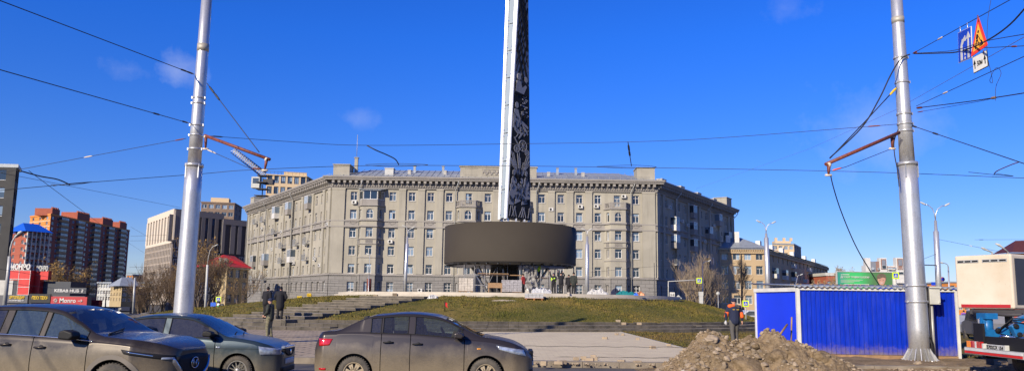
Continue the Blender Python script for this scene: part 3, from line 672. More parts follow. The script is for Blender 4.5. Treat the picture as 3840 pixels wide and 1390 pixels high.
class Win:   # collects windows of a building; the nearest/largest 95 become parts, the rest one stuff part
    def __init__(s, parent, cap=95): s.l = []; s.p = parent; s.cap = cap
    def add(s, T, w, h, style='t', fm='win_frame', pm='pane'):
        p = T.translation; s.l.append((w*h/(p.x**2+p.y**2), T, w, h, style, fm, pm))
    def finish(s):
        s.l.sort(key=lambda a: -a[0]); cap = s.cap if len(s.l) > 100 else 100
        for a in s.l[:cap]: window(s.p, *a[1:])
        rest = s.l[cap:]
        if rest:
            fms = []; m = MB()
            def mi(n):
                if n not in fms: fms.append(n)
                return fms.index(n)
            for _, T, w, h, style, fm, pm in rest:
                m.T = T @ Matrix.Translation((0, .2, 0)); t = .085; a, b = mi(fm), mi(pm)
                m.bb(-w/2, -w/2+t, 0, .06, 0, h, a); m.bb(w/2-t, w/2, 0, .06, 0, h, a); m.bb(-w/2+t, w/2-t, 0, .06, 0, t, a); m.bb(-w/2+t, w/2-t, 0, .06, h-t, h, a)
                if style in ('t', 'x', 'i'): m.bb(-t/2, t/2, .002, .06, t, h-t, a)
                if style in ('t', 'x'): m.bb(-w/2+t, w/2-t, .004, .055, h*.68, h*.68+t*.8, a)
                if style == 'band':
                    k = max(2, int(w/1.1))
                    for i in range(1, k): m.bb(-w/2+w*i/k-t/2, -w/2+w*i/k+t/2, .002, .06, t, h-t, a)
                m.quad((-w/2,.05,0),(w/2,.05,0),(w/2,.05,h),(-w/2,.05,h), b)
            m.T = Matrix.Identity(4); m.build('window_rows', [X[n] for n in fms], s.p, kind='stuff')
def cap_add(lst, fn, cap=100): pass

# ---------------- main apartment building
BX0, BX1, BY = -33.06, 26.4, 140.
main = thing('apartment_building', 'large grey six storey apartment block with heavy bracketed cornice and bay windows behind the monument', 'building', (-3.3, BY, 0))
WZ = [(3.5,5.3),(6.8,8.5),(10.1,11.75),(13.3,15.0),(16.7,18.4),(20.1,21.7)]
W_ = Win(main)
def px2X(x): return (x-1920)/2880*140-BX0
cols = [px2X(x) for x in (1322,1469,1542,1613,1683,1829,1889,2033,2105,2175,2245,2388)]
bays = [px2X(x) for x in (1390,1757,1953,2318)]
L = BX1-BX0
TF = TR(BX0, BY, 0)
LW = Vector((-64.6, 188)); RW = Vector((52.0, 180.)); aL = atan2(BY-LW.y, BX0-LW.x); lenL = (Vector((BX0, BY))-LW).length; TL = TR(LW.x, LW.y, 0, aL)
aR = atan2(RW.y-BY, RW.x-BX1); lenR = (RW-Vector((BX1, BY))).length; TRr = TR(BX1, BY, 0, aR)
rn = random.Random(31)
plaster, trimm, rust = MB(), MB(), MB()
pil = MB()
def side(T, L, cols, w=1.2, extra=()):
    holes = []
    for c in extra: holes.append((c-.6, c+.6, 19.6, 21.7)); W_.add(T @ Matrix.Translation((c, 0, 19.6)), 1.18, 2.1, 't')
    for c in cols:
        for k, (a, b) in enumerate(WZ):
            ww = w if k else w*1.05
            holes.append((c-ww/2, c+ww/2, a, b)); W_.add(T @ Matrix.Translation((c, 0, a)), ww-.02, b-a, 't' if k else 'x', 'white_frame' if L == lenR else 'win_frame', 'pane' if rn.random() < .7 else 'pane_dark')
    up = [h for h in holes if h[2] > 6.5]; lo = [h for h in holes if h[2] < 6.5]
    plaster.T = T; plaster.wall(L, 6.55, 22.4, up, .34); rust.T = T @ Matrix.Translation((0, -.12, 0)); rust.wall(L, -3, 6.5, lo, .46)
side(TF, L, cols, 1.2, bays[1:]); 
lc = [2.2+i*(lenL-4.4)/17 for i in range(18)]; side(TL, lenL, lc, 1.15)
rc = [1.9+i*(lenR-3.8)/13 for i in range(14)]; side(TRr, lenR, rc, 1.15)
# closing back body so that no light passes
bk = MB(); bp = [(LW.x+1, LW.y), (BX0+.8, BY+.8), (BX1-.8, BY+.8), (RW.x-1, RW.y), (RW.x-12, RW.y+7), (BX1-8, BY+14), (BX0+8, BY+14), (LW.x+11, LW.y+8)]
vs = [(x, y, -.05) for x, y in bp]+[(x, y, 24.3) for x, y in bp]; bk.add(vs, [tuple(range(8, 16))]+[(i, (i+1) % 8, (i+1) % 8+8, i+8) for i in range(8)]); 
def ends(T, L):
    plaster.T = T
plaster.T = Matrix.Identity(4)
for (p, q) in ((LW, Vector((LW.x+11, LW.y+8))), (Vector((RW.x-12, RW.y+7)), RW)):
    plaster.quad((p.x,p.y,6.5),(q.x,q.y,6.5),(q.x,q.y,24.3),(p.x,p.y,24.3)); rust.T = Matrix.Identity(4); rust.quad((p.x,p.y,-3),(q.x,q.y,-3),(q.x,q.y,6.5),(p.x,p.y,6.5))
bk.build('core_wall', X['black'], main)
# pilasters
def pilast(T, xs, w=1.25):
    pil.T = T
    for x in xs: pil.bb(x-w/2, x+w/2, -.30, .0, 6.75, 22.0); pil.bb(x-w/2-.04, x+w/2+.04, -.35, 0, 22.002, 22.3)
PL = [px2X(x) for x in (1506,1578,1648,1862,1925,1998,2069,2139,2210)]
pilast(TF, PL); pilast(TF, [px2X(1240)+1.2, L-1.3], 2.4)
pilast(TL, [(lc[i]+lc[i+1])/2 for i in range(0, 17, 2)], 1.0); pilast(TL, [lenL-.9, .7], 1.4)
pilast(TRr, [(rc[i]+rc[i+1])/2 for i in range(0, 13, 2)], 1.0); pilast(TRr, [.8, lenR-.7], 1.4)
# strings, cornice
def bands(T, L, e0, e1):
    trimm.T = T
    for z0, z1, o in ((6.42,6.58,.30),(6.58,6.74,.22),(15.15,15.35,.34),(15.35,15.5,.26),(16.22,16.42,.32),(16.42,16.5,.26),(22.3,22.55,.3),(22.55,22.75,.4)):
        trimm.bb(-e0*o, L+e1*o, -o, .01, z0, z1)
    trimm.bb(-e0*.14, L+e1*.14, -.14, .01, 15.5, 16.22)
    trimm.bb(-e0*.3, L+e1*.3, -.3, .01, 23.0, 23.72)
    trimm.bb(-e0*1.3, L+e1*1.3, -1.3, .01, 23.72, 23.95); trimm.bb(-e0*1.42, L+e1*1.42, -1.42, .01, 23.95, 24.15); trimm.bb(-e0*1.55, L+e1*1.55, -1.55, .3, 24.15, 24.42)
    x = .3; 
    while x < L-.2: trimm.bb(x-.24, x+.24, -1.15, -.3, 23.2, 23.72); trimm.bb(x-.2, x+.2, -.75, -.3, 22.98, 23.2); x += 1.05
    x = .1
    while x < L-.1: trimm.bb(x-.13, x+.13, -.55, -.4, 22.62, 22.86); x += .45
    trimm.bb(0, L, -.4, .01, 22.75, 22.98)
bands(TF, L, 1, 1); bands(TL, lenL, .6, .55); bands(TRr, lenR, .55, .6)
# frieze reliefs under the fifth floor windows
fr = MB()
for T, cs in ((TF, cols), (TL, lc), (TRr, rc)):
    fr.T = T
    for c in cs:
        for i in range(6): a = -.55+i*.22; fr.box((c+a, -.17, 15.88+.12*cos(i*pi/2.5)), (.17, .07, .22))
        fr.bb(c-.72, c+.72, -.155, -.1, 15.6, 15.64); fr.bb(c-.72, c+.72, -.155, -.1, 16.1, 16.14)
fr.T = Matrix.Identity(4); fr.build('frieze_relief', X['plaster2'], main, kind='stuff')
# sills
sl_ = MB()
for T, cs in ((TF, cols), (TL, lc), (TRr, rc)):
    sl_.T = T
    for c in cs:
        for k, (a, b) in enumerate(WZ): y = -.12 if k == 0 else 0; sl_.bb(c-.68, c+.68, y-.09, y-.002, a-.09, a-.003)
sl_.T = Matrix.Identity(4); sl_.build('sills', X['drain'], main, kind='stuff')
# bays: five sided, full height, some with loggia / balcony on top
def bay(cx, top):
    pts = [(-2.35, 0), (-1.35, -1.5), (1.35, -1.5), (2.35, 0)]
    pm_, pr, pt = MB(), MB(), MB()
    for (a, b) in zip(pts, pts[1:]):
        d = Vector((b[0]-a[0], b[1]-a[1])); ln = d.length; T = TF @ TR(cx+a[0], a[1], 0, atan2(d.y, d.x)); mid = ln > 2.2
        w = 1.25 if mid else .75; hs = []
        for k in range(5):
            z0, z1 = WZ[k]; hs.append((ln/2-w/2, ln/2+w/2, z0, z1)); W_.add(T @ Matrix.Translation((ln/2, 0, z0)), w-.02, z1-z0, 'arch' if k == 4 else 't' if mid else 'i', 'win_frame', 'pane')
        pm_.T = T; pm_.wall(ln, 6.5, 19.0, [h for h in hs if h[2] > 6.5], .34); pr.T = T @ Matrix.Translation((0,-.1,0)); pr.wall(ln, -.1, 6.5, [h for h in hs if h[2] < 6.5], .44)
        # spandrels of the arch
        h = hs[4]; r = w/2; n = 6
        for s in (0, 1):
            vs = [(h[0] if s == 0 else h[1], .05, h[3])]+[(ln/2+(-1 if s == 0 else 1)*r*cos(pi/2*i/n), .05, h[3]-r+r*sin(pi/2*i/n)) for i in range(n+1)]
            pm_.add(vs, [(0, i+1, i+2) if s == 0 else (0, i+2, i+1) for i in range(n)])
        pt.T = T
        for z0, z1, o in ((6.42,6.7,.2),(9.55,9.7,.1),(12.0,12.12,.16),(12.9,13.02,.16),(15.15,15.4,.22),(16.25,16.5,.22),(18.95,19.15,.22)): pt.bb(-o*.5, ln+o*.5, -o, .02, z0, z1)
        pt.bb(ln/2-w/2-.1, ln/2+w/2+.1, -.06, .02, 12.12, 12.2)
        nb = 7 if mid else 4      # balustrade panel
        for i in range(nb): x = ln/2-w/2+.05+(w-.1)*i/(nb-1); pt.bb(x-.05, x+.05, -.09, -.01, 12.25, 12.8)
        if top == 'balcony':
            pt.bb(0, ln, -.1, .12, 20.05, 20.22); pt.bb(0, .3, -.08, .1, 19.15, 20.05); pt.bb(ln-.3, ln, -.08, .1, 19.15, 20.05); pt.bb(.3, ln-.3, 0, .08, 19.15, 19.3)
            nb2 = 8 if mid else 4
            for i in range(nb2): x = .42+(ln-.84)*i/(nb2-1); pt.bb(x-.06, x+.06, -.03, .07, 19.3, 20.05)
        else:
            pt.bb(0, ln, -.08, .1, 19.15, 20.1)
            W_.add(T @ Matrix.Translation((ln/2, -.22, 20.15)), ln-.12, 1.6, 'band', 'white_frame', 'pane')
            pm_.T = T; pm_.bb(0, .06, -.05, .1, 20.1, 21.8); pm_.bb(ln-.06, ln, -.05, .1, 20.1, 21.8)
    ob = pm_.build('bay_wall', X['plaster'], main); pr.build('bay_base', X['rustic'], main); pt.build('bay_trim', X['plaster2'], main)
    fl = MB(TF); vs = [(cx+x, y, 18.98) for x, y in pts]; fl.add(vs, [(0,1,2,3)])
    fl.add([(cx+x, y, 19.12) for x, y in pts], [(0,1,2,3)]); fl.build('bay_floor', X['plaster2'], main)
    if top != 'balcony':
        c = MB(TF); vs = [(cx-2.7,.0,22.3),(cx-1.55,-1.85,21.85),(cx+1.9,-1.85,21.85),(cx+2.9,0,22.3)]; c.add(vs+[(x, y, z-.06) for x, y, z in vs], [(0,1,2,3),(4,7,6,5),(0,4,5,1),(1,5,6,2),(2,6,7,3)]); c.build('canopy', X['zinc'], main)
    else:
        pass
for b, t in zip(bays, ('loggia', 'balcony', 'balcony', 'balcony')): bay(b, t)
plaster.T = Matrix.Identity(4); plaster.build('wall', X['plaster'], main); rust.T = Matrix.Identity(4); rust.build('stone_base', X['rustic'], main)
pil.T = Matrix.Identity(4); pil.build('pilasters', X['plaster'], main, kind='stuff'); trimm.T = Matrix.Identity(4); trimm.build('cornice', X['plaster2'], main)
# wing balconies
def balcony(T, x, z, kind, w=2.0, d=1.1):
    m = MB(T); m.bb(x-w/2, x+w/2, -d, .0, z-.15, z)
    if kind == 'rail':
        n = 12
        for i in range(n): a = x-w/2+.03+(w-.06)*i/(n-1); m.bb(a-.02, a+.02, -d, -d+.04, z, z+1.0)
        for s in (-1, 1):
            for i in range(5): y = -d+i*d/5; m.bb(x+s*(w/2-.03)-.02, x+s*(w/2-.03)+.02, y, y+.03, z, z+1.0)
        m.bb(x-w/2, x+w/2, -d-.02, -d+.05, z+1.0, z+1.07)
        return m.build('balcony', X['drain'], main)
    m.bb(x-w/2, x+w/2, -d, -d+.06, z, z+1.0); m.bb(x-w/2, x-w/2+.06, -d+.06, 0, z, z+1.0); m.bb(x+w/2-.06, x+w/2, -d+.06, 0, z, z+1.0)
    mat = X['plaster2'] if kind != 'white' else X['white_paint']
    o = m.build('balcony', mat, main)
    if kind == 'glazed' or kind == 'white':
        g = MB(T); g.bb(x-w/2, x+w/2, -d+.02, -d+.05, z+1.02, z+2.35, 1)
        for s in (-1, 1): g.bb(x+s*(w/2-.03)-.015, x+s*(w/2-.03)+.015, -d+.07, 0, z+1.02, z+2.35, 1)
        for i in range(4): a = x-w/2+.04+(w-.08)*i/3; g.bb(a-.045, a+.045, -d-.02, -d+.08, z+1.0, z+2.4, 0)
        g.bb(x-w/2, x+w/2, -d-.02, -.0, z+2.4, z+2.5, 0); g.build('balcony_glazing', [X['white_frame'], X['pane']], o)
    return o
bal = [(2,5,'rail'),(4,5,'rail'),(7,5,'white'),(10,5,'glazed'),(14,5,'glazed'),(2,2,'glazed'),(5,2,'glazed'),(9,3,'rail'),(12,3,'rail'),(14,3,'rail'),(5,1,'rail'),(9,2,'rail'),(11,2,'white'),(14,2,'rail'),(2,1,'rail'),(7,4,'rail')]
for i, k, kd in bal: balcony(TL, lc[i], WZ[k][0]-.55, kd)
for i, k, kd in [(2,4,'white'),(5,4,'glazed'),(8,4,'glazed'),(10,5,'glazed'),(12,4,'glazed'),(2,3,'glazed'),(5,3,'glazed'),(8,2,'glazed'),(11,2,'glazed'),(2,2,'rail'),(12,2,'rail'),(5,5,'glazed'),(10,4,'rail')]: balcony(TRr, rc[i], WZ[k][0]-.55, kd)
# air conditioners
def ac(T, x, z, par):
    m = MB(T); m.bb(x-.42, x+.42, -.5, -.12, z, z+.6); m.bb(x-.4, x-.36, -.12, 0, z+.1, z+.14); m.bb(x+.36, x+.4, -.12, 0, z+.1, z+.14); o = m.build('air_conditioner', X['white_paint'], par)
    m = MB(T @ Matrix.Translation((x-.08, -.505, z+.3))); m.lathe([(.22,0),(.2,-.01),(0,-.01)], 12, (0,0,0), 'Y'); m.build('fan_grille', X['black'], o)
for px, z in ((1325,19.4),(1466,12.3),(2178,19.2),(2238,19.3),(2342,21.2),(2068,18.6),(1583,3.6)): ac(TF, px2X(px), z, main)
for i, z in ((1,9.2),(3,17.8),(6,12.5),(8,16),(11,9),(13,12.5),(15,9.3),(17,15.4),(16,8)): ac(TL, lc[i]+1.2, z, main)
for i, z in ((3,18),(4,17.5),(7,15),(9,19),(1,20)): ac(TRr, rc[i]+1., z, main)
# drainpipes
for T, xs in ((TF, [px2X(1345), px2X(1707), px2X(2012), px2X(2369)]), (TL, [lenL*.28, lenL*.62, .3]), (TRr, [lenR*.2, lenR*.6, lenR-.3])):
    for x in xs:
        m = MB(T); m.tube([(x+.5,-1.2,23.9),(x+.5,-1.3,23.4),(x,-.45,22.2),(x,-.45,.3)], .09, 7); m.build('drainpipe', X['drain'], main)
# roof
rf = MB(); 
def roofline(p): return p
o_ = [(LW.x-.3, LW.y+.5), (BX0-.7, BY-1.2), (BX1+.7, BY-1.2), (RW.x+.3, RW.y+.5)]
i_ = [(LW.x+9, LW.y+3), (BX0+6, BY+8), (BX1-6, BY+8), (RW.x-9, RW.y+3)]
k_ = [(LW.x+14, LW.y+8), (BX0+9, BY+16), (BX1-9, BY+16), (RW.x-14, RW.y+8)]
for a in range(3): rf.quad((*o_[a],24.43),(*o_[a+1],24.43),(*i_[a+1],27.2),(*i_[a],27.2)); rf.quad((*i_[a],27.2),(*i_[a+1],27.2),(*k_[a+1],24.4),(*k_[a],24.4))
x = BX0+2
while x < BX1-2: # standing seams
    rf.box((x, BY+3.4, 25.85), (.05, 9.5, .09), 0, Matrix.Rotation(atan2(2.77, 9.2), 3, 'X')); x += 1.15
roof = rf.build('roof', X['zinc'], main)
m = MB()      # snow railing
for T, Ls in ((TF, L), (TL, lenL), (TRr, lenR)):
    m.T = T; m.tube([(1,-.2,25.1),(Ls-1,-.2,25.1)], .025, 5); m.tube([(1,-.2,24.85),(Ls-1,-.2,24.85)], .02, 5); x = 1
    while x < Ls: m.tube([(x,-.2,24.4),(x,-.2,25.12)], .025, 4); x += 2.
m.T = Matrix.Identity(4); m.build('roof_railing', X['drain'], roof)
X['chim'] = M('chimney_plaster', (.42,.40,.36), .9)
def blk(T, x0, x1, y0, y1, z0, z1, nm='chimney', mat='plaster', capo=.12):
    m = MB(T); m.bb(x0, x1, y0, y1, z0, z1-.15); m.bb(x0-capo, x1+capo, y0-capo, y1+capo, z1-.149, z1); return m.build(nm, X[mat], roof)
blk(TF, .0, 3.0, -.2, 3.5, 24.45, 26.8, 'attic_block'); blk(TF, 3.3, 3.9, 2.5, 3.1, 24.4, 28.6, 'chimney'); MB(TF).tube([(3.6,2.8,28.6),(3.6,2.8,33.0)], .05, 6).build('mast', X['drain'], roof)
blk(TF, L-3.4, L-.1, -.2, 3.5, 24.45, 27.0, 'attic_block')
m = MB(TF); a, b = px2X(1722), px2X(2012); m.bb(a, b, -.3, .8, 24.45, 26.55); m.bb(a-.2, b+.2, -.45, .95, 26.55, 26.75)
m.build('attic_block', X['plaster'], roof)
m = MB(TF); 
for (p, q) in ((1740,1790),(1930,1995)): m.bb(px2X(p), px2X(q), -.34, -.3, 25.0, 25.05); m.bb(px2X(p), px2X(q), -.34, -.3, 26.25, 26.3)
p, q = px2X(1806), px2X(1868)
for i in range(14): u = p+(q-p)*(i+.5)/14; m.box((u, -.36, 25.6+.25*sin(i*1.5)), (.2,.14,.45))
m.bb(p-.1, q+.1, -.36, -.3, 26.1, 26.18); m.bb(p-.1, q+.1, -.36, -.3, 25.0, 25.08); m.build('attic_relief', X['plaster2'], roof)
for px, w in ((1448,1.3),): 
    m = MB(TF); x = px2X(px); m.bb(x-.8, x+.8, 1, 3, 24.6, 26.3); m.bb(x-.9, x+.9, .9, 3, 26.3, 26.42); m.build('dormer', X['drain'], roof)
for px in (1522,1660,1995+0,2060,2193): blk(TF, px2X(px)-.28, px2X(px)+.28, 2.2, 2.8, 24.7, 26.3, 'chimney', 'chim', .04)
for px in (1536,1648,2097,2169):
    m = MB(TF); x = px2X(px); m.bb(x-.22, x+.22, 4.5, 4.9, 25, 27.4); m.bb(x-.3, x+.3, 4.4, 5.0, 27.45, 27.53); m.build('vent_pipe', X['zinc'], roof)
for f in (.02,): blk(TL, .3, 3.5, 0, 3, 24.45, 26.6, 'attic_block')
for f in (.18,.4,.62,.85): blk(TRr, lenR*f, lenR*f+2.2, 2, 3.2, 24.5, 26.4, 'chimney', 'chim', .06); blk(TL, lenL*f, lenL*f+1.5, 3, 4, 24.5, 25.9, 'chimney', 'chim', .06)
blk(TRr, lenR-4, lenR-.3, 0, 3, 24.45, 27, 'attic_block')
W_.finish()
# shop letters on the left wing
text('RONOX', .75, TL @ Matrix.Translation((lenL*.72, -.35, 2.1)), M('yellow_letters', (.7,.5,.02), .5), main, 'shop_sign', .08, .015)
text('ОБУВЬ', .75, TL @ Matrix.Translation((lenL*.82, -.35, 2.55)), X['yellow'], main, 'shop_sign', .08, .02)

# ---------------- generic block with facades
def block(name, label, cat, corner, pL, pR, h, z0, floors, colsL, colsR, wall, wallR=None, roofm='zinc', ww=1.5, wh=1.5, fh0=1.0, pm='pane', style='t', parapet=.5, fm='win_frame', winL=True, group=None, sill=False, cap=95):
    """corner nearest to the camera; pL and pR the far ends of its left and right facade"""
    c, l, r = Vector(corner), Vector(pL), Vector(pR)
    t = thing(name, label, cat, (c.x, c.y, 0), group); Wn = Win(t, cap)
    info = {}
    for key, (a, b), nc, mat in (('L', (l, c), colsL, wall), ('R', (c, r), colsR, wallR or wall)):
        d = b-a; ln = d.length; T = TR(a.x, a.y, 0, atan2(d.y, d.x)); info[key] = (T, ln); hs = []; fh = (h-z0)/floors
        if nc:
            for i in range(nc):
                x = ln*(i+.5)/nc; w = min(ww, ln/nc*.7)
                for k in range(floors):
                    za = z0+fh*k+fh*.28; zc = min(za+wh, z0+fh*(k+1)-.15); hs.append((x-w/2, x+w/2, za, zc)); Wn.add(T @ Matrix.Translation((x, 0, za)), w-.02, zc-za, style, fm, pm)
        m = MB(T); m.wall(ln, -3.2, h, hs, .32); m.build('wall', X[mat] if isinstance(mat, str) else mat, t)
    far = l+r-c; m = MB(); w3 = X[wall] if isinstance(wall, str) else wall
    m.quad((l.x,l.y,-3.2),(l.x,l.y,h),(far.x,far.y,h),(far.x,far.y,-3.2)); m.quad((r.x,r.y,-3.2),(far.x,far.y,-3.2),(far.x,far.y,h),(r.x,r.y,h)); m.build('rear_wall', w3, t)
    cen = (l+r)/2
    m = MB(); o = [p+(p-cen).normalized()*.35 for p in (l, c, r, far)]
    m.add([(p.x, p.y, h+z) for z in (0, parapet) for p in o], [(3,2,1,0),(4,5,6,7)]+[(i, (i+1) % 4, (i+1) % 4+4, i+4) for i in range(4)]); rf_ = m.build('roof', X[roofm] if isinstance(roofm, str) else roofm, t)
    Wn.finish(); return t, info, rf_
# ================================================================ BACKGROUND BUILDINGS
def XY(px, d, py=1100): p = P(px, py, d); return (p.x, p.y)
def ZT(px, py, d): return P(px, py, d).z
X['grey_wall'] = M('grey_render', (.055,.054,.052), .9, var=.15, scale=.5)
X['red_brick'] = brickmat('red_brown_brick', (.36,.095,.05), (.31,.08,.045), (.22,.08,.05), 1.2, .6, .02, bmp=0)
X['orange_brick'] = M('orange_brick', (.62,.23,.05), .9, var=.1, scale=.3)
X['pane_light'] = glassmat('pale_window_glass', (.05,.05,.06), (.26,.27,.28))
X['tan_brick'] = M('tan_brick', (.46,.26,.11), .9, var=.1, scale=.3)
X['cream'] = M('cream_panel', (.62,.53,.42), .8, var=.05)
X['cream_dark'] = M('taupe_panel', (.20,.18,.165), .8, var=.08)
X['charcoal'] = M('charcoal_panel', (.045,.042,.045), .7)
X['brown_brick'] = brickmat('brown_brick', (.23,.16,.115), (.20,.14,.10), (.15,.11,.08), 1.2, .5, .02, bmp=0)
X['beige'] = M('beige_render', (.58,.44,.27), .9, var=.05)
X['yellow_wall'] = M('yellow_render', (.42,.32,.17), .9, var=.12, scale=.4)
X['tan_wall'] = M('tan_render', (.42,.31,.185), .9, var=.07, scale=.4)
X['red_roof'] = M('red_metal_roof', (.42,.02,.025), .5, var=.1)
X['blue_roof'] = M('blue_metal_roof', (.01,.10,.55), .4)
X['slate'] = M('slate_cladding', (.04,.046,.058), .6)
X['pale_wall'] = M('pale_wall', (.5,.5,.46), .8)
X['blue_frame'] = M('pale_blue_frame', (.35,.5,.6), .5)

# far left grey office
zt = ZT(60, 628, 135)
b1, inf, _ = block('office_building', 'dark grey office block cut off by the left edge of the photo', 'building', XY(60, 135, 640), (-118, 133), XY(73, 140, 640), zt, 2, 7, 4, 2, 'grey_wall', ww=4.2, wh=1.9, style='band', fm='white_frame', parapet=.6)
# blue roofed tower behind
c = XY(92, 250, 860); zt = ZT(100, 866, 250)
b2, inf, r2 = block('residential_tower', 'dark brick tower with white balconies under a bright blue roof', 'building', (c[0]+1, c[1]), (c[0]-12, 262), XY(184, 256, 870), zt, 2, 9, 2, 5, 'red_brick', ww=2.6, wh=1.3, style='band', fm='white_frame', roofm='blue_roof', parapet=.2)
T, ln = inf['R']; m = MB(T); m.add([(-1,-1,zt),(ln+1,-1,zt),(ln-1,5,zt+3),(1,5,zt+3),(ln+1,12,zt),(-1,12,zt)], [(0,1,2,3),(3,2,4,5),(1,4,2),(0,3,5)]); m.build('pitched_roof', X['blue_roof'], r2)
m = MB(T)
for k in range(9):
    for i in range(5): x = ln*(i+.5)/5; z = 2+(zt-2)/9*k+.2; m.bb(x-1.5, x+1.5, -.35, -.02, z, z+.8)
for x in (0,1,2,3,4,5): m.bb(ln*x/5-.12, ln*x/5+.12, -.6, -.02, 1, zt)
m.build('balconies', X['pale_wall'], b2, kind='stuff')
# brown tower
c = XY(191, 380, 806); l = XY(113, 393, 818); r = XY(486, 466, 867); zt = ZT(191, 806, 380); NF = 15
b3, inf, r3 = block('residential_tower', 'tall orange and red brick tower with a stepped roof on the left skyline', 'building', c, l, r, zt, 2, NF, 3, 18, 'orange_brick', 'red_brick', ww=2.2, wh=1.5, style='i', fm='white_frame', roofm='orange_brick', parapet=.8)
T, ln = inf['R']; fh = (zt-2)/NF; m = MB(T); m2 = MB(T)
for i, x in enumerate((ln*.13, ln*.32, ln*.52, ln*.71, ln*.88)):     # glazed balcony stacks, tan spandrels
    for k in range(NF):
        z = 2+fh*k
        m.bb(x-3.4, x+3.4, -1.5, -.02, z+.1, z+1.3, 0); m.bb(x-3.3, x+3.3, -1.4, -.02, z+1.32, z+fh-.15, 1)
        for j in range(6): a = x-3.3+j*6.6/5; m.bb(a-.07, a+.07, -1.46, -1.38, z+1.15, z+fh-.1, 2)
m.build('balconies', [X['tan_brick'], X['pane_light'], X['pale_wall']], b3, kind='stuff')
for x, w, hh in ((ln*.02, 7, 3.6), (ln*.30, 13, 4.5), (ln*.62, 12, 4.4), (ln*.86, 9, 4.4)):
    m = MB(T); m.bb(x, x+w, .5, 9, zt, zt+hh)
    for j in range(int(w/1.6)): m.bb(x+j*1.6, x+j*1.6+.8, .4, 1.2, zt+hh, zt+hh+.7)
    m.build('penthouse', X['red_brick'], r3)
T, ln = inf['L']; m = MB(T)
for k in range(1, NF, 1): m.bb(-.05, ln+.05, -.1, -.02, 2+fh*k-.15, 2+fh*k+.1)
m.build('floor_bands', X['cream'], b3)
# striped cream hotel
c = XY(657, 243, 800); l = XY(560, 274, 821); r = XY(838, 256, 800); zt = ZT(657, 786, 243)
b4, inf, r4 = block('hotel_building', 'cream building with tall vertical fins and a glazed grid facade left of the grey block', 'building', c, l, r, zt, 1, 1, 0, 0, 'charcoal', 'charcoal', parapet=.3, roofm='charcoal')
X['cream_top'] = X['cream']; 
T, ln = inf['L']; zs = zt*.66; m = MB(T); g = MB(T); nb = 9
m.bb(-.2, ln+.1, -.5, -.02, zt-1.6, zt+.3); m.bb(-.2, ln+.1, -.5, -.02, zs-.4, zs+.5)
for i in range(nb+1): x = ln*i/nb; m.bb(x-.95, x+.95, -.5, -.02, zs+.5, zt-1.6)
m.build('cream_fins', X['cream'], b4)
X['mullion'] = M('beige_mullion', (.40,.34,.28), .8)
m = MB(T)
for k in range(9): z = zs*k/9; m.bb(-.1, ln, -.4, -.02, z-.25, z+.25)
for i in range(nb*2+1): x = ln*i/(nb*2); m.bb(x-.32, x+.32, -.55, -.021, 0, zs-.3)
m.build('facade_grid', X['mullion'], b4)
m = MB(T); m.quad((0,-.015,.2),(ln,-.015,.2),(ln,-.015,zt-2),(0,-.015,zt-2)); m.build('facade_glass', X['pane_dark'], b4)
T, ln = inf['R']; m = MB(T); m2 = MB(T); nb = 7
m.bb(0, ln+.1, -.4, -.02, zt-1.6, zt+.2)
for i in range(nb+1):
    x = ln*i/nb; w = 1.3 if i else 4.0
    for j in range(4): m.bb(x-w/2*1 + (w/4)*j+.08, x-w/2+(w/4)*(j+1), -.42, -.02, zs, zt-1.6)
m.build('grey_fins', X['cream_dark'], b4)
m = MB(T); m.quad((0,-.012,zs),(ln,-.012,zs),(ln,-.012,zt-1.6),(0,-.012,zt-1.6)); m.build('blue_glass', glassmat('blue_glass', (.01,.02,.05), (.02,.05,.12)), b4)
for k in range(7):
    for i in range(6): window(b4, T @ Matrix.Translation((ln*(i+.5)/6, -.22, 1.5+k*zs/7.3)), 1.9, 1.9, 'i', 'white_frame', 'pane')
# lower dark wing of it
c = XY(836, 254, 830); r = XY(940, 262, 830); zt = ZT(900, 828, 258)
b4b, inf, _ = block('hotel_building', 'lower charcoal wing with dark glass bays behind the red roofed house', 'building', c, (c[0]+.5, 275), r, zt, 1, 1, 0, 0, 'charcoal', 'charcoal', parapet=.3, roofm='charcoal')
T, ln = inf['R']; m = MB(T)
for a, b in ((-.1,.9),(2.9,4.6),(5.6,7.0),(8.6,9.6)): m.bb(a, b, -.35, -.02, zt*.6, zt-1.6)
m.bb(-.1, ln, -.4, -.02, zt-1.6, zt+.2); m.build('taupe_panel', X['cream_dark'], b4b)
for k in range(5):
    for i in range(3): window(b4b, T @ Matrix.Translation((1.6+i*3, -.22, 1.4+k*3.2)), 1.7, 1.7, 'i', 'white_frame', 'pane')
# brown block top behind
b5, inf, r5 = block('apartment_block', 'brown brick block with a square top rising behind the cream hotel', 'building', XY(880, 325, 764), XY(755, 322, 764), XY(908, 340, 764), ZT(860, 764, 325), 20, 7, 5, 2, 'brown_brick', ww=1.9, wh=1.7, style='i', fm='white_frame', roofm='brown_brick')
T, ln = inf['L']; zt = ZT(860, 764, 325); m = MB(T); m.bb(ln*.25, ln*.8, 2, 8, zt, zt+2.6); m.build('penthouse', X['beige'], r5)
# beige block behind the main roof
zt = ZT(1030, 662, 235)
b6, inf, r6 = block('apartment_block', 'pale yellow block with dark windows rising behind the left wing roof by the crane', 'building', XY(1150, 235, 662), XY(1000, 232, 662), XY(1200, 250, 662), zt, 20, 6, 6, 2, 'beige', ww=2.4, wh=2.5, style='i', fm='charcoal', roofm='beige', parapet=.3)
T, ln = inf['L']; m = MB(T); m.bb(ln*.42, ln, 1, 6, zt+.3, zt+1.5); m.build('penthouse', X['beige'], r6)
m = MB(T); m.tube([(0,0,zt+1.2),(ln,0,zt+1.2)], .05, 4); 
for i in range(12): m.tube([(ln*i/11,0,zt),(ln*i/11,0,zt+1.2)], .04, 4)
m.build('roof_railing', X['charcoal'], r6)
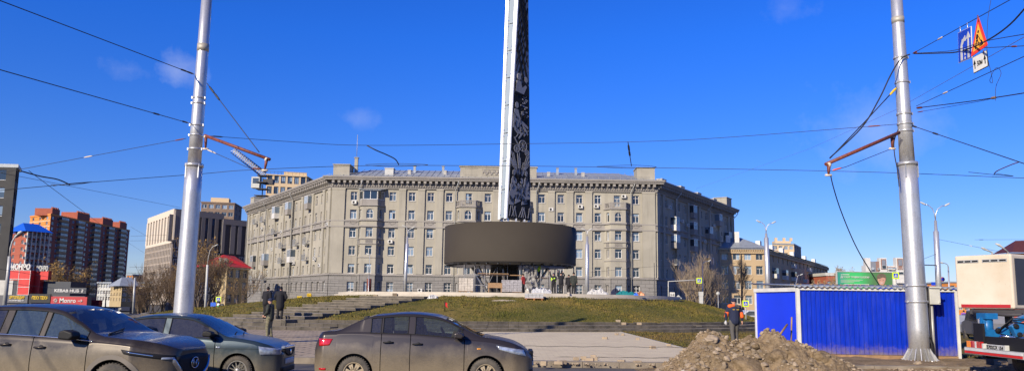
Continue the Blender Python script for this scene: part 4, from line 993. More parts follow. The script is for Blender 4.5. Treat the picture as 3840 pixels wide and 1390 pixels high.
# red roofed house
c = XY(846, 150); l = XY(798, 158); r = XY(928, 156); zt = ZT(846, 1005, 150)
b7, inf, r7 = block('old_house', 'three storey yellow house with a bright red roof beside the grey block', 'building', c, l, r, zt, .5, 3, 3, 3, 'yellow_wall', 'yellow_wall', ww=1.3, wh=1.6, style='t', parapet=.25, roofm='cream')
T, ln = inf['R']; m = MB(T); m.add([(-.5,-.6,zt+.3),(ln+.5,-.6,zt+.3),(ln+.3,4,zt+2.8),(ln-3,4,zt+2.9),(-.5,8,zt+.3),(ln+.5,8,zt+.3),(2.2,4,zt+1.9)], [(0,1,2,3,6),(6,3,2,5,4),(1,5,2),(0,6,4)]); m.build('pitched_roof', X['red_roof'], r7)
for x in (.8, 2.2): m = MB(T); m.bb(x-.25, x+.25, 2, 2.6, zt, zt+2.1); m.build('chimney', X['drain'], r7)
# row of small yellow houses
zt = ZT(440, 1072, 210)
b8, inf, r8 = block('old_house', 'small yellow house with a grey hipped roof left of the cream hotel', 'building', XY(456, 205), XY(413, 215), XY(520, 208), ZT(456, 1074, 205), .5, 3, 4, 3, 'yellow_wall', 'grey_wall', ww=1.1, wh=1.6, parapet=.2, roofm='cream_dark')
T, ln = inf['R']; zt = ZT(456, 1074, 205); m = MB(T); m.add([(-1,-1,zt+.2),(ln+1,-1,zt+.2),(ln-1,4,zt+2.6),(1,4,zt+2.6),(ln+1,9,zt+.2),(-1,9,zt+.2)], [(0,1,2,3),(3,2,4,5),(1,4,2),(0,3,5)]); m.build('pitched_roof', X['zinc'], r8)
block('old_house', 'white walled low house between the kebab sign and the grey hipped roof', 'building', XY(415, 219), XY(364, 222), (XY(415,219)[0]+1, 232), ZT(380, 1062, 220), .5, 3, 5, 1, 'pale_wall', ww=1.1, wh=1.5)
block('old_house', 'yellow house partly hidden behind the cream hotel and the thin trees', 'building', XY(514, 216), XY(513, 217), XY(562, 214), ZT(540, 1062, 215), .5, 3, 1, 5, 'yellow_wall', ww=1.1, wh=1.6)
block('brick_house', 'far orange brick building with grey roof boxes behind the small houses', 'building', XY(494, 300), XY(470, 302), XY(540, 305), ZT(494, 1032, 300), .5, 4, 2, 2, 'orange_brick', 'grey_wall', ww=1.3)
# shops
X['sign_red'] = M('sign_red', (.42,.015,.02), .5); X['sign_black'] = M('sign_black', (.012,.012,.013), .4); X['sign_grey'] = M('sign_grey', (.09,.09,.10), .5)
d = 112; sx0, sx1 = XY(48, d)[0], XY(262, d)[0]; zt = ZT(200, 1054, d)
sh = thing('shop_building', 'slate clad shop with a tall red portal and bright name letters on its roof', 'shop', (sx0, d, 0))
m = MB(); m.bb(sx0, sx1, d, d+4, -3, zt); m.build('wall', X['slate'], sh)
rx0, rx1, rx2 = XY(54, d)[0], XY(140, d)[0], XY(188, d)[0]; rz = ZT(100, 1014, d); rzb = ZT(100, 1047, d); q0 = XY(97, d)[0]
m = MB(); m.bb(rx0, rx1, d-2.0, d-.02, rzb, rz); m.bb(q0, rx1, d-2.0, d-.02, 0, rzb-.01); m.bb(rx1+.01, rx2, d-.9, d-.03, rzb, rz); m.bb(rx1+.01, XY(160,d)[0], d-.9, d-.03, 0, rzb-.01); m.build('red_portal', X['red'], sh)
m = MB()
for z in (rzb+.02, rz-.03, rzb-1.1, rzb-2.2): m.bb(q0 if z < rzb else rx0, rx1, d-2.03, d-2.005, z-.03, z+.03)
for x in (rx0, q0, rx1-.04): m.bb(x-.02, x+.03, d-2.033, d-2.006, rzb if x < q0 else 1, rz)
m.build('panel_joints', X['white_paint'], sh)
text('МОНРО', 1.05, TR(XY(61,d)[0], d-1.95, rz+.12), X['white_paint'], sh, 'roof_letters', .25, .05, XY(137,d)[0]-XY(61,d)[0], .12)
text('МОНРО', 1.0, TR(XY(143,d)[0], d-.9, rz-.03), X['pale_wall'], sh, 'roof_letters', .2, .04, XY(186,d)[0]-XY(143,d)[0], .12)
def board(name, label, x0, x1, y0, y1, dd, mat, par=None, th=.2):
    a, b = P(x0, y1, dd), P(x1, y0, dd); m = MB(); m.bb(a.x, b.x, dd, dd+th, a.z, b.z)
    return m.build(name, mat, par, label, 'sign') if par is None else m.build(name, mat, par), a, b
def sign(label, x0, x1, y0, y1, dd, mat, items):
    a, b = P(x0, y1, dd), P(x1, y0, dd); t = thing('shop_sign', label, 'sign', ((a.x+b.x)/2, dd, a.z))
    m = MB(); m.bb(a.x, b.x, dd, dd+.2, a.z, b.z); m.build('board', mat, t)
    for s, fx0, fx1, fz, size, mt in items:
        text(s, size, TR(a.x+(b.x-a.x)*fx0, dd-.03, a.z+(b.z-a.z)*fz), mt, t, 'lettering', .05, .012, (b.x-a.x)*(fx1-fx0))
    return t, a, b
sign('dark board reading KEBAB HUB in pale letters', 194, 324, 1078, 1098, 109, X['slate'], [('KEBAB HUB', .08, .80, .22, .62, X['white_paint']), ('?', .86, .93, .2, .6, X['white_paint'])])
t_, a, b = sign('red board reading Monro with a white flower and an arrow', 189, 327, 1112, 1141, 106, X['sign_red'], [('Monro', .25, .70, .28, .85, X['white_paint'])])
m = MB()
for k in range(8): an = k*pi/4; u = a+(b-a)*.5; cx = a.x+(b.x-a.x)*.14; cz = (a.z+b.z)/2; m.tube([(cx+.07*cos(an), 105.95, cz+.07*sin(an)), (cx+.33*cos(an), 105.95, cz+.33*sin(an))], .04, 4)
cx = a.x+(b.x-a.x)*.82; w = .6; m.bb(cx-w/2, cx+w/2, 105.93, 105.97, cz-.03, cz+.03); m.tube([(cx+w/2-.22, 105.95, cz+.2), (cx+w/2, 105.95, cz), (cx+w/2-.22, 105.95, cz-.2)], .035, 4); m.build('emblem', X['white_paint'], t_)
sign('black board with yellow letters ПЕКУ ПЕКУ', 107, 190, 1101, 1133, 106, X['sign_black'], [('·ПЕКУ ПЕКУ·', .12, .9, .38, .62, X['yellow'])])
sign('grey board reading ОРТОПЕДИЯ in yellow', 18, 105, 1105, 1134, 106, X['sign_grey'], [('ОРТОПЕДИЯ', .18, .86, .52, .52, X['yellow']), ('8 913 754 9977 МИКС 777', .18, .84, .22, .24, X['white_paint'])])
sign('low blue police board with white letters before the yellow houses', 372, 487, 1150, 1163, 118, X['navy'] , [('ПОЛИЦИЯ', .06, .72, .15, .42, X['white_paint'])])
m = MB(); a, b = P(364,1175,118.3), P(487,1150,118.3); m.bb(a.x, b.x, 118.3, 119.4, -3, b.z); pk = m.build('police_kiosk', X['slate'], None, 'low dark kiosk under the blue police board', 'kiosk')
m = MB(); a = P(0,1134,107); b = P(327,1141,107); m.bb(a.x-10, b.x, 106.25, 108, -3, a.z+1.05)
m.build('shop_annex', X['sign_grey'], None, 'low dark shopfront row carrying the sign boards', 'shop')
m = MB(); a = P(-60,1050,113); b = P(50,1050,113); m.bb(a.x, b.x, 113, 123, -3, b.z); o = m.build('pale_shop', X['pale_wall'], None, 'pale rounded shop building at the left edge behind the lamp post', 'shop')
m = MB(); a, b = P(325,1140,119), P(372,1124,119); m.bb(a.x, b.x, 119, 120, -3, b.z); m.build('red_kiosk', X['sign_red'], None, 'small dull red kiosk right of the Monro board', 'kiosk')

# right: four storey tan block
c = XY(2868, 170, 930); zt = ZT(2868, 935, 170); l = XY(2700, 171); r = XY(3103, 241, 996)
b11, inf, r11 = block('apartment_block', 'tan four storey block with a long shaded side right of the grey building', 'building', c, l, r, zt, 1.5, 4, 4, 16, 'tan_wall', 'tan_wall', ww=1.5, wh=1.9, parapet=.25, roofm='drain')
T, ln = inf['L']; T2, ln2 = inf['R']; m = MB(T); m.add([(-.5,-.6,zt+.26),(ln+.6,-.6,zt+.26),(ln-4,6,zt+3.1),(-.5,6,zt+3.1),(ln+.6,12,zt+.26),(-.5,12,zt+.26)], [(0,1,2,3),(1,4,2),(3,2,4,5)])
m.T = T2; m.add([(0,-.6,zt+.26),(ln2,-.6,zt+.26),(ln2,6,zt+2.0),(6,6,zt+3.0),(ln2,12,zt+.26)], [(0,1,2,3)]); m.build('pitched_roof', X['zinc'], r11)
m = MB(T); m.bb(0, ln, -.4, -.01, zt-.9, zt-.5); m.bb(0, ln, -.06, -.01, 1.5+(zt-1.5)/2-.15, 1.5+(zt-1.5)/2+.05)
for i in range(20): m.bb(ln*i/20, ln*i/20+.3, -.55, -.01, zt-.5, zt-.1)
m.T = T2; m.bb(0, ln2, -.4, -.01, zt-.9, zt-.5); 
for i in range(70): m.bb(ln2*i/70, ln2*i/70+.4, -.55, -.01, zt-.5, zt-.1)
m.T = Matrix.Identity(4); m.build('cornice', X['tan_wall'], b11)
for (i, k) in ((1,2),(3,2),(5,2),(8,2),(10,2),(12,2),(1,1),(3,1),(6,1),(9,1),(12,1),(2,0),(5,3),(9,3),(14,1)):
    x = ln2*(i+.5)/16; z = 1.5+(zt-1.5)/4*k+.4; m = MB(T2); m.bb(x-1.2, x+1.2, -1, -.01, z, z+1.0); ob = m.build('balcony', X['pale_wall'], b11)
    if (i+k) % 2: m = MB(T2); m.bb(x-1.15, x+1.15, -.95, -.01, z+1.01, z+2.3); m.build('balcony_glazing', X['pane'], ob)
for f, hh in ((.05,2.6),(.2,2.4),(.34,2.6),(.5,2.4),(.7,2.2),(.88,2.2)): m = MB(T2); m.bb(ln2*f, ln2*f+1.6, 2, 3, zt, zt+hh*.6+.8); m.build('chimney', X['white_paint'], r11)
for x, hh in ((.6,3.4),(2.6,4.2)): m = MB(T); m.bb(ln-8+x-.5, ln-8+x+.5, 3, 4.2, zt, zt+hh); m.build('chimney', X['white_paint'], r11)
m = MB(T); m.tube([(ln-5.4,-.4,zt-.3),(ln-5.2,-.2,zt-1.3),(ln-5.2,-.2,.5)], .1, 6); m.build('drainpipe', X['charcoal'], b11)
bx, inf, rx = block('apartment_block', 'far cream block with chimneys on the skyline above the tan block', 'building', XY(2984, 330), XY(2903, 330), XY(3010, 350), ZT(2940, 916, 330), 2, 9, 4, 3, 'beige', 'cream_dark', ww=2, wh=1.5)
T, ln = inf['L']; zt = ZT(2940, 916, 330); m = MB(T); m.bb(1.5, ln-1, 1, 5, zt, zt+1.6); 
for x in (1.5, 5, 8.0): m.bb(x, x+1, 1, 2, zt+1.6, zt+3)
m.build('penthouse', X['beige'], rx)
# white and pinkish modern block
c = XY(3248, 300); zt = ZT(3260, 985, 300)
mb = thing('modern_block', 'white modern block with brown framed bays behind the green billboard', 'building', (c[0], 300, 0)); x0, x1 = c[0], XY(3440, 300)[0]
m = MB(); m.bb(x0, x1, 300, 303, -.1, zt-1); m.build('wall', X['white_paint'], mb)
X['pinkbrown'] = M('brown_cladding', (.27,.16,.13), .8); X['greyclad'] = M('grey_cladding', (.2,.22,.26), .7)
ux = lambda px: XY(px, 300)[0]; uz = lambda py: ZT(3330, py, 300)
for k, (a, b, ty) in enumerate(((3247,3266,968),(3299,3326,967),(3360,3388,965),(3410,3438,966))):
    m = MB(); m.bb(ux(a), ux(b), 299-.1*k, 301, uz(1060), uz(ty)); ob = m.build('tower_bay', X['white_paint'], mb)
    if k: m = MB(); m.bb(ux(a+5), ux(b-3), 298.8-.1*k, 299.2-.1*k, uz(1010), uz(ty+4)); m.bb(ux(a+8), ux(b-6), 298.6-.1*k, 298.79-.1*k, uz(995), uz(ty+8), 1); m.build('brown_frame', [X['pinkbrown'], X['greyclad']], ob)
m = MB(); m.bb(ux(3262), ux(3300), 299.4, 300, uz(1018), uz(980)); m.bb(ux(3287), ux(3299), 299.2, 299.39, uz(1018), uz(980), 1); m.bb(ux(3327), ux(3360), 299.4, 300, uz(1004), uz(999), 1); m.build('cladding', [X['greyclad'], X['pinkbrown']], mb)
for a, b, ty, by in ((3306,3322,995,1008),(3327,3343,1002,1008),(3345,3360,1002,1008),(3366,3383,994,1007),(3267,3276,1004,1012),(3290,3298,1004,1012),(3255,3260,1000,1012),(3345,3360,1016,1026),(3306,3326,1018,1028),(3366,3386,1018,1028)):
    w = ux(b)-ux(a); window(mb, TR((ux(a)+ux(b))/2, 298.35, uz(by)), w, uz(ty)-uz(by), 'band' if w > 1.5 else 'i', 'white_frame', 'pane')
# low brick building behind the billboard left end
c = XY(3100, 200); m = MB()
b14, inf, r14 = block('brick_house', 'low red brick building just left of the green billboard', 'building', XY(3101, 205), (XY(3101,205)[0]-.5, 215), XY(3270, 205), ZT(3120, 1033, 205), 1, 2, 1, 8, 'red_brick', ww=1.5, wh=1.9, roofm='pale_wall', parapet=.8)
# billboard
bb_ = thing('billboard', 'wide green billboard with white lettering and a smiling child behind the blue hut', 'billboard', tuple(P(3242, 1100, 80).xy)+(0,)); a, b = P(3141, 1078, 80), P(3345, 1021, 80)
def bbmat():
    m, nt, bs = nodes('billboard_print'); p = pos(nt); sx = nt.nodes.new('ShaderNodeSeparateXYZ'); lk(nt, p, sx.inputs[0])
    n = noise(nt, p, .5, 3); ad = nt.nodes.new('ShaderNodeMath'); ad.operation = 'MULTIPLY_ADD'; lk(nt, n, ad.inputs[0]); ad.inputs[1].default_value = 1.5; lk(nt, sx.outputs[0], ad.inputs[2])
    c = mixc(nt, ramp(nt, ad.outputs[0], a.x+.3, a.x+2), (.02,.12,.2), (.05,.42,.12)); c = mixc(nt, ramp(nt, ad.outputs[0], b.x-2.6, b.x-1.3), c, (.07,.17,.06))
    lk(nt, c, bs.inputs['Base Color']); bs.inputs['Roughness'].default_value = .4; return m
m = MB(); m.bb(a.x, b.x, 80, 80.2, a.z, b.z); m.build('panel', bbmat(), bb_)
m = MB(); 
for q in ((a.x-.06,a.x,a.z-.06,b.z+.06),(b.x,b.x+.06,a.z-.06,b.z+.06)): m.bb(q[0], q[1], 79.95, 80.25, q[2], q[3])
m.bb(a.x, b.x, 79.95, 80.25, b.z, b.z+.06); m.bb(a.x, b.x, 79.95, 80.25, a.z-.06, a.z); m.build('frame', X['pale_wall'], bb_)
for x in (a.x+1, b.x-1): m = MB(); m.tube([(x,80.3,0),(x,80.3,a.z+.3)], .12, 8); m.build('post', X['steel'], bb_)
wd = b.x-a.x; T_ = lambda fx, z: TR(a.x+wd*fx, 79.96, z)
text('ДЕТСКАЯ ТРАВМАТОЛОГИЯ', .26, T_(.06, b.z-.62), X['white_paint'], bb_, 'headline', .02, .003, wd*.52)
m = MB()
for k, w in enumerate((.40,.34,.24)): m.bb(a.x+wd*.06, a.x+wd*(.06+w), 79.96, 79.99, b.z-.84-.12*k, b.z-.81-.12*k)
m.bb(a.x+wd*.12, a.x+wd*.57, 79.96, 79.99, b.z-1.3, b.z-1.24); m.lathe([(.07,0),(.045,0)], 14, (a.x+wd*.08, 79.95, b.z-.28), 'Y'); m.bb(a.x+wd*.10, a.x+wd*.22, 79.96, 79.99, b.z-.3, b.z-.24); m.build('small_print', X['white_paint'], bb_)
m = MB(); fc = (a.x+wd*.80, b.z-.78)
m.add([(fc[0]+.42*cos(t)*(1-.12*(sin(t)<0)), 79.955, fc[1]+.55*sin(t)) for t in [i*2*pi/20 for i in range(20)]], [tuple(range(20))], 0); 
m.add([(fc[0]+x, 79.94, fc[1]+z) for x, z in ((-.46,.0),(-.5,.35),(-.3,.62),(.1,.7),(.42,.55),(.5,.2),(.44,-.05),(.38,.2),(.1,.28),(-.2,.12),(-.4,.15))], [tuple(range(11))], 1)
for s in (-1, 1): m.bb(fc[0]+s*.17-.05, fc[0]+s*.17+.05, 79.93, 79.95, fc[1]-.02, fc[1]+.02, 1)
m.bb(fc[0]-.14, fc[0]+.12, 79.93, 79.95, fc[1]-.32, fc[1]-.27, 2); m.add([(fc[0]-.5,79.957,a.z+.0),(b.x,79.957,a.z),(b.x,79.957,a.z+.4),(fc[0]-.2,79.957,a.z+.3)], [(0,1,2,3)], 3)
m.build('child_portrait', [X['skin'], X['bark'], X['white_paint'], X['blue_sign']], bb_)
# far city edge low blocks (right end)
bo, inf, ro = block('brick_house', 'far orange brick block between the blue hut and the white truck body', 'building', XY(3562, 260), (XY(3562,260)[0]-.5, 275), XY(3860, 262), ZT(3590, 1060, 260), 1, 3, 1, 12, 'orange_brick', ww=1.8)
m = MB(); a = P(3795, 1100, 70); m.bb(a.x, a.x+4, 70, 76, -.05, 3.6); m.build('kiosk', M('salmon_panel', (.5,.12,.08), .7), None, 'salmon red kiosk behind the blue crane arm', 'kiosk')
m = MB(); a = P(3800, 1020, 120); b = P(3850, 905, 120); m.bb(a.x, b.x+6, 120, 123, -.05, b.z-1.8); ob = m.build('dark_roofed_house', X['orange_brick'], None, 'building with a dark red metal roof above the white truck body', 'building')
m = MB(); m.add([(a.x-.6,119,b.z-1.8),(b.x+7,119,b.z-1.8),(b.x+7,122,b.z+.6),(a.x+2,122,b.z+.3),(a.x-.6,124,b.z-1.8)], [(0,1,2,3),(0,3,4)]); m.build('roof', M('dark_red_roof', (.09,.025,.02), .6), ob)

# tower crane
cr = thing('tower_crane', 'blue and white tower crane behind the left roof corner', 'crane', tuple(P(985, 900, 205).xy)+(0,))
X['crane_blue'] = M('crane_blue', (.02,.10,.38), .5)
def truss(mb, p, q, w, n, r=.09, mi=0, up=Vector((0,0,1))):
    p, q = Vector(p), Vector(q); d = (q-p).normalized(); s = d.cross(up).normalized(); u = s.cross(d)
    cs = [s*w/2+u*w/2, -s*w/2+u*w/2, -s*w/2-u*w/2, s*w/2-u*w/2]
    for c in cs: mb.tube([p+c, q+c], r, 4, mi)
    for i in range(n):
        a = p+(q-p)*i/n; b = p+(q-p)*(i+1)/n
        for k in range(4): mb.tube([a+cs[k], b+cs[(k+1) % 4]], r*.6, 3, mi+(k % 2)); mb.tube([a+cs[k], a+cs[(k+1) % 4]], r*.6, 3, mi+1)
b0 = P(985, 700, 205); base = Vector((b0.x, b0.y, 0))
m = MB(); truss(m, base, (b0.x, b0.y, P(985, 668, 205).z), 1.8, 14, .14); m.build('mast', [X['charcoal'], X['crane_blue']], cr)
tip = P(872, 562, 202); root = P(990, 655, 205)
m = MB(); truss(m, root, tip, 1.5, 16, .13); m.build('jib', [X['crane_blue'], X['white_paint']], cr)
m = MB(); a = P(962, 685, 205); m.box((a.x, a.y, a.z), (2.2, 2, 3.0)); m.box((a.x+.1, a.y-1.02, a.z+.4), (1.6, .05, 1.4), 1); m.build('cab', [X['pale_wall'], X['pane_dark']], cr)
m = MB(); a = P(1008, 682, 205); m.box((a.x, a.y, a.z), (2.6, 1.6, 1.4)); m.build('counterweight', X['charcoal'], cr)
m = MB(); 
for dz in (0,2,4,6): m = MB(); m.box((b0.x, b0.y, b0.z-2.5+dz*.9), (3.4-.3*dz*.5, 3, .18)); m.build('platform', X['charcoal'], cr)
m = MB(); a = P(1000, 640, 205); m.tube([a, P(985,660,205)], .12, 4); m.tube([a, P(935,612,203)], .05, 4); m.build('a_frame', X['crane_blue'], cr)

# ================================================================ BARE TREES
def tree(px, d, h, label, seed, spread=.6, n=3, leaf=0, trunkn=1, twigc='twig', base=0, z0=0, r0=.13, lv=5):
    r_ = random.Random(seed); g = P(px, 1100, d); z0 = GZ(g.x, g.y); h -= z0; t = thing('bare_tree', label, 'tree', (g.x, g.y, z0)); tr, cr_ = MB(), MB(); lf = MB()
    def grow(p, dr, ln, r, lev):
        pts = [p]; q = p.copy(); dd = dr.copy(); k = 3
        for i in range(k): dd = (dd+Vector((r_.uniform(-.16,.16), r_.uniform(-.16,.16), r_.uniform(-.02,.14)))).normalized(); q = q+dd*ln/k; pts.append(q.copy())
        r1 = r*.62; mb = tr if lev < 2 else cr_
        mb.tube(pts, [r+(r1-r)*i/k for i in range(k+1)], 6 if lev < 2 else 4 if lev < 3 else 3, 0, False)
        if lev >= lv: 
            if leaf and r_.random() < leaf:
                for _ in range(3): c = q+Vector((r_.uniform(-.3,.3), r_.uniform(-.3,.3), r_.uniform(-.3,.3))); a = .0013*d; lf.add([c+Vector((r_.uniform(-a,a), r_.uniform(-a,a), r_.uniform(-a,a))) for _ in range(3)], [(0,1,2)])
            return
        for j in range(n+(1 if r_.random() < .5 else 0)):
            b = pts[r_.choice([1,2,3])] if j else q
            ax = Vector((r_.uniform(-1,1), r_.uniform(-1,1), r_.uniform(-.25,.6))).normalized()
            grow(b, (dd*(1-spread*.5)+ax*spread+Vector((0,0,.18))).normalized(), ln*r_.uniform(.62,.82), max(r1*r_.uniform(.6,.85), .014*d/100), lev+1)
    for k in range(trunkn):
        a = r_.uniform(0, 2*pi); o = Vector((g.x+(.35*cos(a) if trunkn > 1 else 0), g.y+(.35*sin(a) if trunkn > 1 else 0), z0-.1)); lean = Vector((cos(a)*.28, sin(a)*.28, 1)) if trunkn > 1 else Vector((r_.uniform(-.08,.08), 0, 1))
        grow(o, lean.normalized(), h*.30, r0*h/8, 0)
    tr.build('trunk', X['bark'], t); cr_.build('crown', X[twigc], t)
    if leaf: lf.build('leaves', X['dry_leaf'], t)
    return t
X['dry_leaf'] = M('dry_leaf', (.32,.19,.05), .9)
X['twig_dark'] = M('dark_twigs', (.19,.13,.08), .95); X['twig_pale'] = M('pale_twigs', (.34,.26,.17), .95)
tree(2600, 118, 11.5, 'wide bare tree with several pale stems in front of the shaded wing', 5, .55, 3, 0, 6, 'twig_pale', lv=4)
tree(2665, 121, 9.5, 'second bare tree right of the wide pale one in front of the shaded wing', 15, .55, 3, 0, 5, 'twig_pale', lv=4)
tree(2790, 125, 11, 'slim bare tree before the corner of the tan block', 8, .5, 3, 0, 1, 'twig', lv=5)
tree(795, 135, 15, 'tall bare tree with a few yellow leaves right of the left steel pole', 9, .5, 3, .35, 2, 'twig_dark', lv=5)
tree(760, 128, 11, 'dense bare tree close behind the left steel pole', 19, .55, 3, .1, 3, 'twig_dark', lv=5)
tree(690, 130, 8.5, 'dense low bare tree left of the left steel pole', 29, .6, 3, 0, 4, 'twig_dark', lv=5)
tree(600, 130, 9, 'bare tree in front of the cream hotel', 39, .6, 3, 0, 3, 'twig_dark', lv=5)
tree(545, 128, 7, 'small bare tree at the left foot of the cream hotel', 49, .6, 3, 0, 3, 'twig_dark', lv=5)
tree(880, 130, 8.5, 'leaning bare tree in front of the red roofed house', 59, .55, 3, .1, 1, 'twig', lv=5)
tree(245, 124, 9.2, 'bushy tree with golden leaves above the shop roofs', 69, .6, 4, .9, 3, 'twig', lv=4)
tree(3145, 190, 13.5, 'pale birch rising behind the green billboard', 99, .45, 4, .1, 1, 'twig_pale', lv=5)
tree(3110, 185, 9, 'grey bare tree left of the birch behind the billboard', 109, .6, 3, 0, 3, 'twig_pale', lv=5)
tree(3215, 230, 8, 'brown bare tree behind the middle of the billboard', 119, .6, 3, 0, 3, 'twig', lv=4)
tree(3405, 150, 7, 'bushy bare tree just left of the right steel pole', 129, .6, 4, .1, 3, 'twig', lv=4)
tree(3500, 150, 7.5, 'bushy bare tree just right of the right steel pole', 139, .6, 4, 0, 3, 'twig', lv=4)
# ================================================================ STEEL POLES WITH BRACKETS
def poleX(dlow, xb, yb, xt, yt):   # pole axis from two pixels at distance
    return P(xb, yb, dlow), P(xt, yt, dlow)
def clampring(T_pts, z, r, mb, h=.08):
    mb.lathe([(r,-h/2),(r+.02,-h/2),(r+.02,h/2),(r,h/2)], 20, T_pts(z), 'Z')
def axisfn(a, b):
    return lambda z: a+(b-a)*((z-a.z)/(b.z-a.z))
def bigpole(name, label, a, b, zj, r0, r1, r2, flange, clamps, ztop=None, group=None):
    ax = axisfn(a, b); t = thing(name, label, 'pole', (ax(0).x, ax(0).y, .05), group); ztop = ztop or 14.5
    m = MB(); zz = [.05+(zj-.05)*i/6 for i in range(7)]; m.tube([ax(z) for z in zz], [r0+(r1-r0)*i/6 for i in range(7)], 28); m.build('lower_tube', X['steel'], t)
    m = MB(); m.tube([ax(zj), ax(zj+1.5), ax(zj+3), ax(ztop)], [r1-.06, r1-.06+(r2-r1+.06)*1.5/(ztop-zj), r1-.06+(r2-r1+.06)*3/(ztop-zj), r2], 28); m.build('upper_tube', X['steel'], t)
    m = MB(); m.tube([ax(zj-.09), ax(zj+.02)], r1+.028, 28)
    for k in range(4): an = k*pi/2+.9; c = ax(zj-.3); m.box((c.x+(r1+.012)*cos(an), c.y+(r1+.012)*sin(an), zj-.25), (.03,.03,.5))
    m.build('joint_collar', X['steel'], t)
    if clamps:
        for z in clamps:
            m = MB()
            c = ax(z); r = (r1+(r0-r1)*(zj-z)/zj if z < zj else r1-.06+(r2-r1+.06)*(z-zj)/(ztop-zj)); m.tube([ax(z-.035), ax(z+.035)], r+.018, 24); m.box((c.x-r-.01, c.y-.06, z), (.06,.05,.08)); m.box((c.x+r+.01, c.y-.06, z), (.05,.05,.08)); m.build('clamp_band', X['steel'], t)
    if flange:
        m = MB(); c = ax(.05); m.lathe([(r0+.02,0),(r0+.26,0),(r0+.26,.04),(r0,.041)], 28, (c.x, c.y, .06)); 
        for k in range(16):
            an = 2*pi*k/16; m.T = TR(c.x, c.y, .1, an); m.add([(r0-.01,-.012,0),(r0+.22,-.012,0),(r0-.01,-.012,.42),(r0-.01,.012,0),(r0+.22,.012,0),(r0-.01,.012,.42)], [(0,1,2),(5,4,3),(1,4,5,2),(0,3,4,1),(0,2,5,3)]); m.T = Matrix.Identity(4)
            an += pi/16; m.lathe([(.025,0),(.025,.06),(0,.07)], 6, (c.x+(r0+.2)*cos(an), c.y+(r0+.2)*sin(an), .1))
        m.build('base_flange', X['steel'], t)
    return t, ax
DL, DR = 27.0, 24.6
pL, axL = bigpole('steel_pole', 'left large galvanised steel pole rising behind the teal sedan', P(687,1170,DL), P(775,0,DL), 6.45, .33, .29, .17, False, [7.0+.0, P(718,470,DL).z, P(735,388,DL).z, P(736,368,DL).z, P(722,508,DL).z])
pR, axR = bigpole('steel_pole', 'right large galvanised steel pole on a ribbed flange before the blue hut', P(3450,1340,DR), P(3362,0,DR), 6.42, .315, .29, .16, True, [P(3440,1130,DR).z, P(3440,1070,DR).z, P(3400,428,DR).z, P(3395,310,DR).z, P(3385,218,DR).z, P(3404,465,DR).z, P(3405,492,DR).z])
# (no third pole)
#, behind the photographer's left shoulder (its shadow crosses the paving)
# tan dirt patch on upper left pole is a worn band
for (px, py, w) in ((763, 183, 1),): 
    c = axL(P(px, py, DL).z); m = MB(); m.tube([axL(c.z-.12), axL(c.z+.16)], .206, 20); m.build('worn_band', M('worn_band', (.42,.38,.31), .6, .4), pL)
m = MB(); c = P(3400, 78, DR); m.tube([axR(c.z-.1), axR(c.z+.1)], .198, 20); m.build('worn_band', M('worn_band2', (.48,.45,.38), .6, .4), pR)
# bracket arms
def bracket(pole, a, b, drop1, drop2, dirn):
    m = MB(); m.tube([a, b], .055, 10); br = m.build('bracket_arm', X['rust'], pole)
    for p, q in (drop1, drop2): m = MB(); m.tube([p, p+(q-p)*.5, q], [.06, .05, .03], 6); m.build('hanger', X['rust'], br)
    m = MB(); 
    for p, q in (drop1, drop2): m.tube([q+Vector((-.1,0,-.02)), q+Vector((.1,0,-.02))], .035, 6); m.tube([p-(b-a)*.012, p+(b-a)*.012], .075, 8)
    m.build('insulator', X['cream'], br); return br
bracket(pL, P(768,508,DL-.4), P(1012,598,DL-1.2), (P(772,512,DL-.4), P(771,556,DL-.4)), (P(1000,598,DL-1.2), P(993,636,DL-1.2)), 1)
bracket(pR, P(3372,497,DR-.4), P(3096,616,DR-1.5), (P(3346,510,DR-.4), P(3346,555,DR-.4)), (P(3108,618,DR-1.5), P(3107,654,DR-1.5)), 1)

# ================================================================ OVERHEAD WIRES
def cat_pts(a, b, sag, n=14): return [a+(b-a)*(i/n)-Vector((0,0,1))*sag*4*(i/n)*(1-i/n) for i in range(n+1)]
def wire(label, pts, r=.013, sag=0, mat='wire', ins=(), name='overhead_wire', grp=None):
    """pts: (px,py,distance); ins: fractions where a small strain insulator sits"""
    ps = [P(*p) for p in pts]; out = []
    if pts[-1][0] >= 3840: ps.append(ps[-1]+(ps[-1]-ps[-2]).normalized()*22)
    if pts[0][0] < 0: ps.insert(0, ps[0]+(ps[0]-ps[1]).normalized()*22)
    for a, b in zip(ps, ps[1:]):
        seg = cat_pts(a, b, sag if len(pts) == 2 and (b-a).length > 22.01 else 0); out += seg if not out else seg[1:]
    r *= .8; m = MB(); m.tube(out, r, 5); o = m.build(name, X[mat], None, label, 'wire', grp)
    for f, im in ins:
        if pts[-1][0] >= 3840 or pts[0][0] < 0: k2 = len(out); e0 = 14 if pts[0][0] < 0 else 0; e1 = 14 if pts[-1][0] >= 3840 else 0; f = (e0+f*(k2-1-e0-e1))/(k2-1)
        i = min(len(out)-2, int(f*(len(out)-1))); d = (out[i+1]-out[i]).normalized(); c = out[i]+(out[i+1]-out[i])*(f*(len(out)-1)-i)
        k = MB(); k.tube([c-d*.2, c-d*.12, c+d*.12, c+d*.2], [r*1.3, r*2.4, r*2.4, r*1.3], 6); k.build('insulator', X[im], o)
    return o
def curve(pts, k=6):  # smooth pixel polyline
    out = []
    for i in range(len(pts)-1):
        p0 = pts[max(i-1,0)]; p1 = pts[i]; p2 = pts[i+1]; p3 = pts[min(i+2,len(pts)-1)]
        for j in range(k):
            t = j/k; out.append(tuple(.5*((2*p1[q])+(-p0[q]+p2[q])*t+(2*p0[q]-5*p1[q]+4*p2[q]-p3[q])*t*t+(-p0[q]+3*p1[q]-3*p2[q]+p3[q])*t**3) for q in range(3)))
    return out+[pts[-1]]
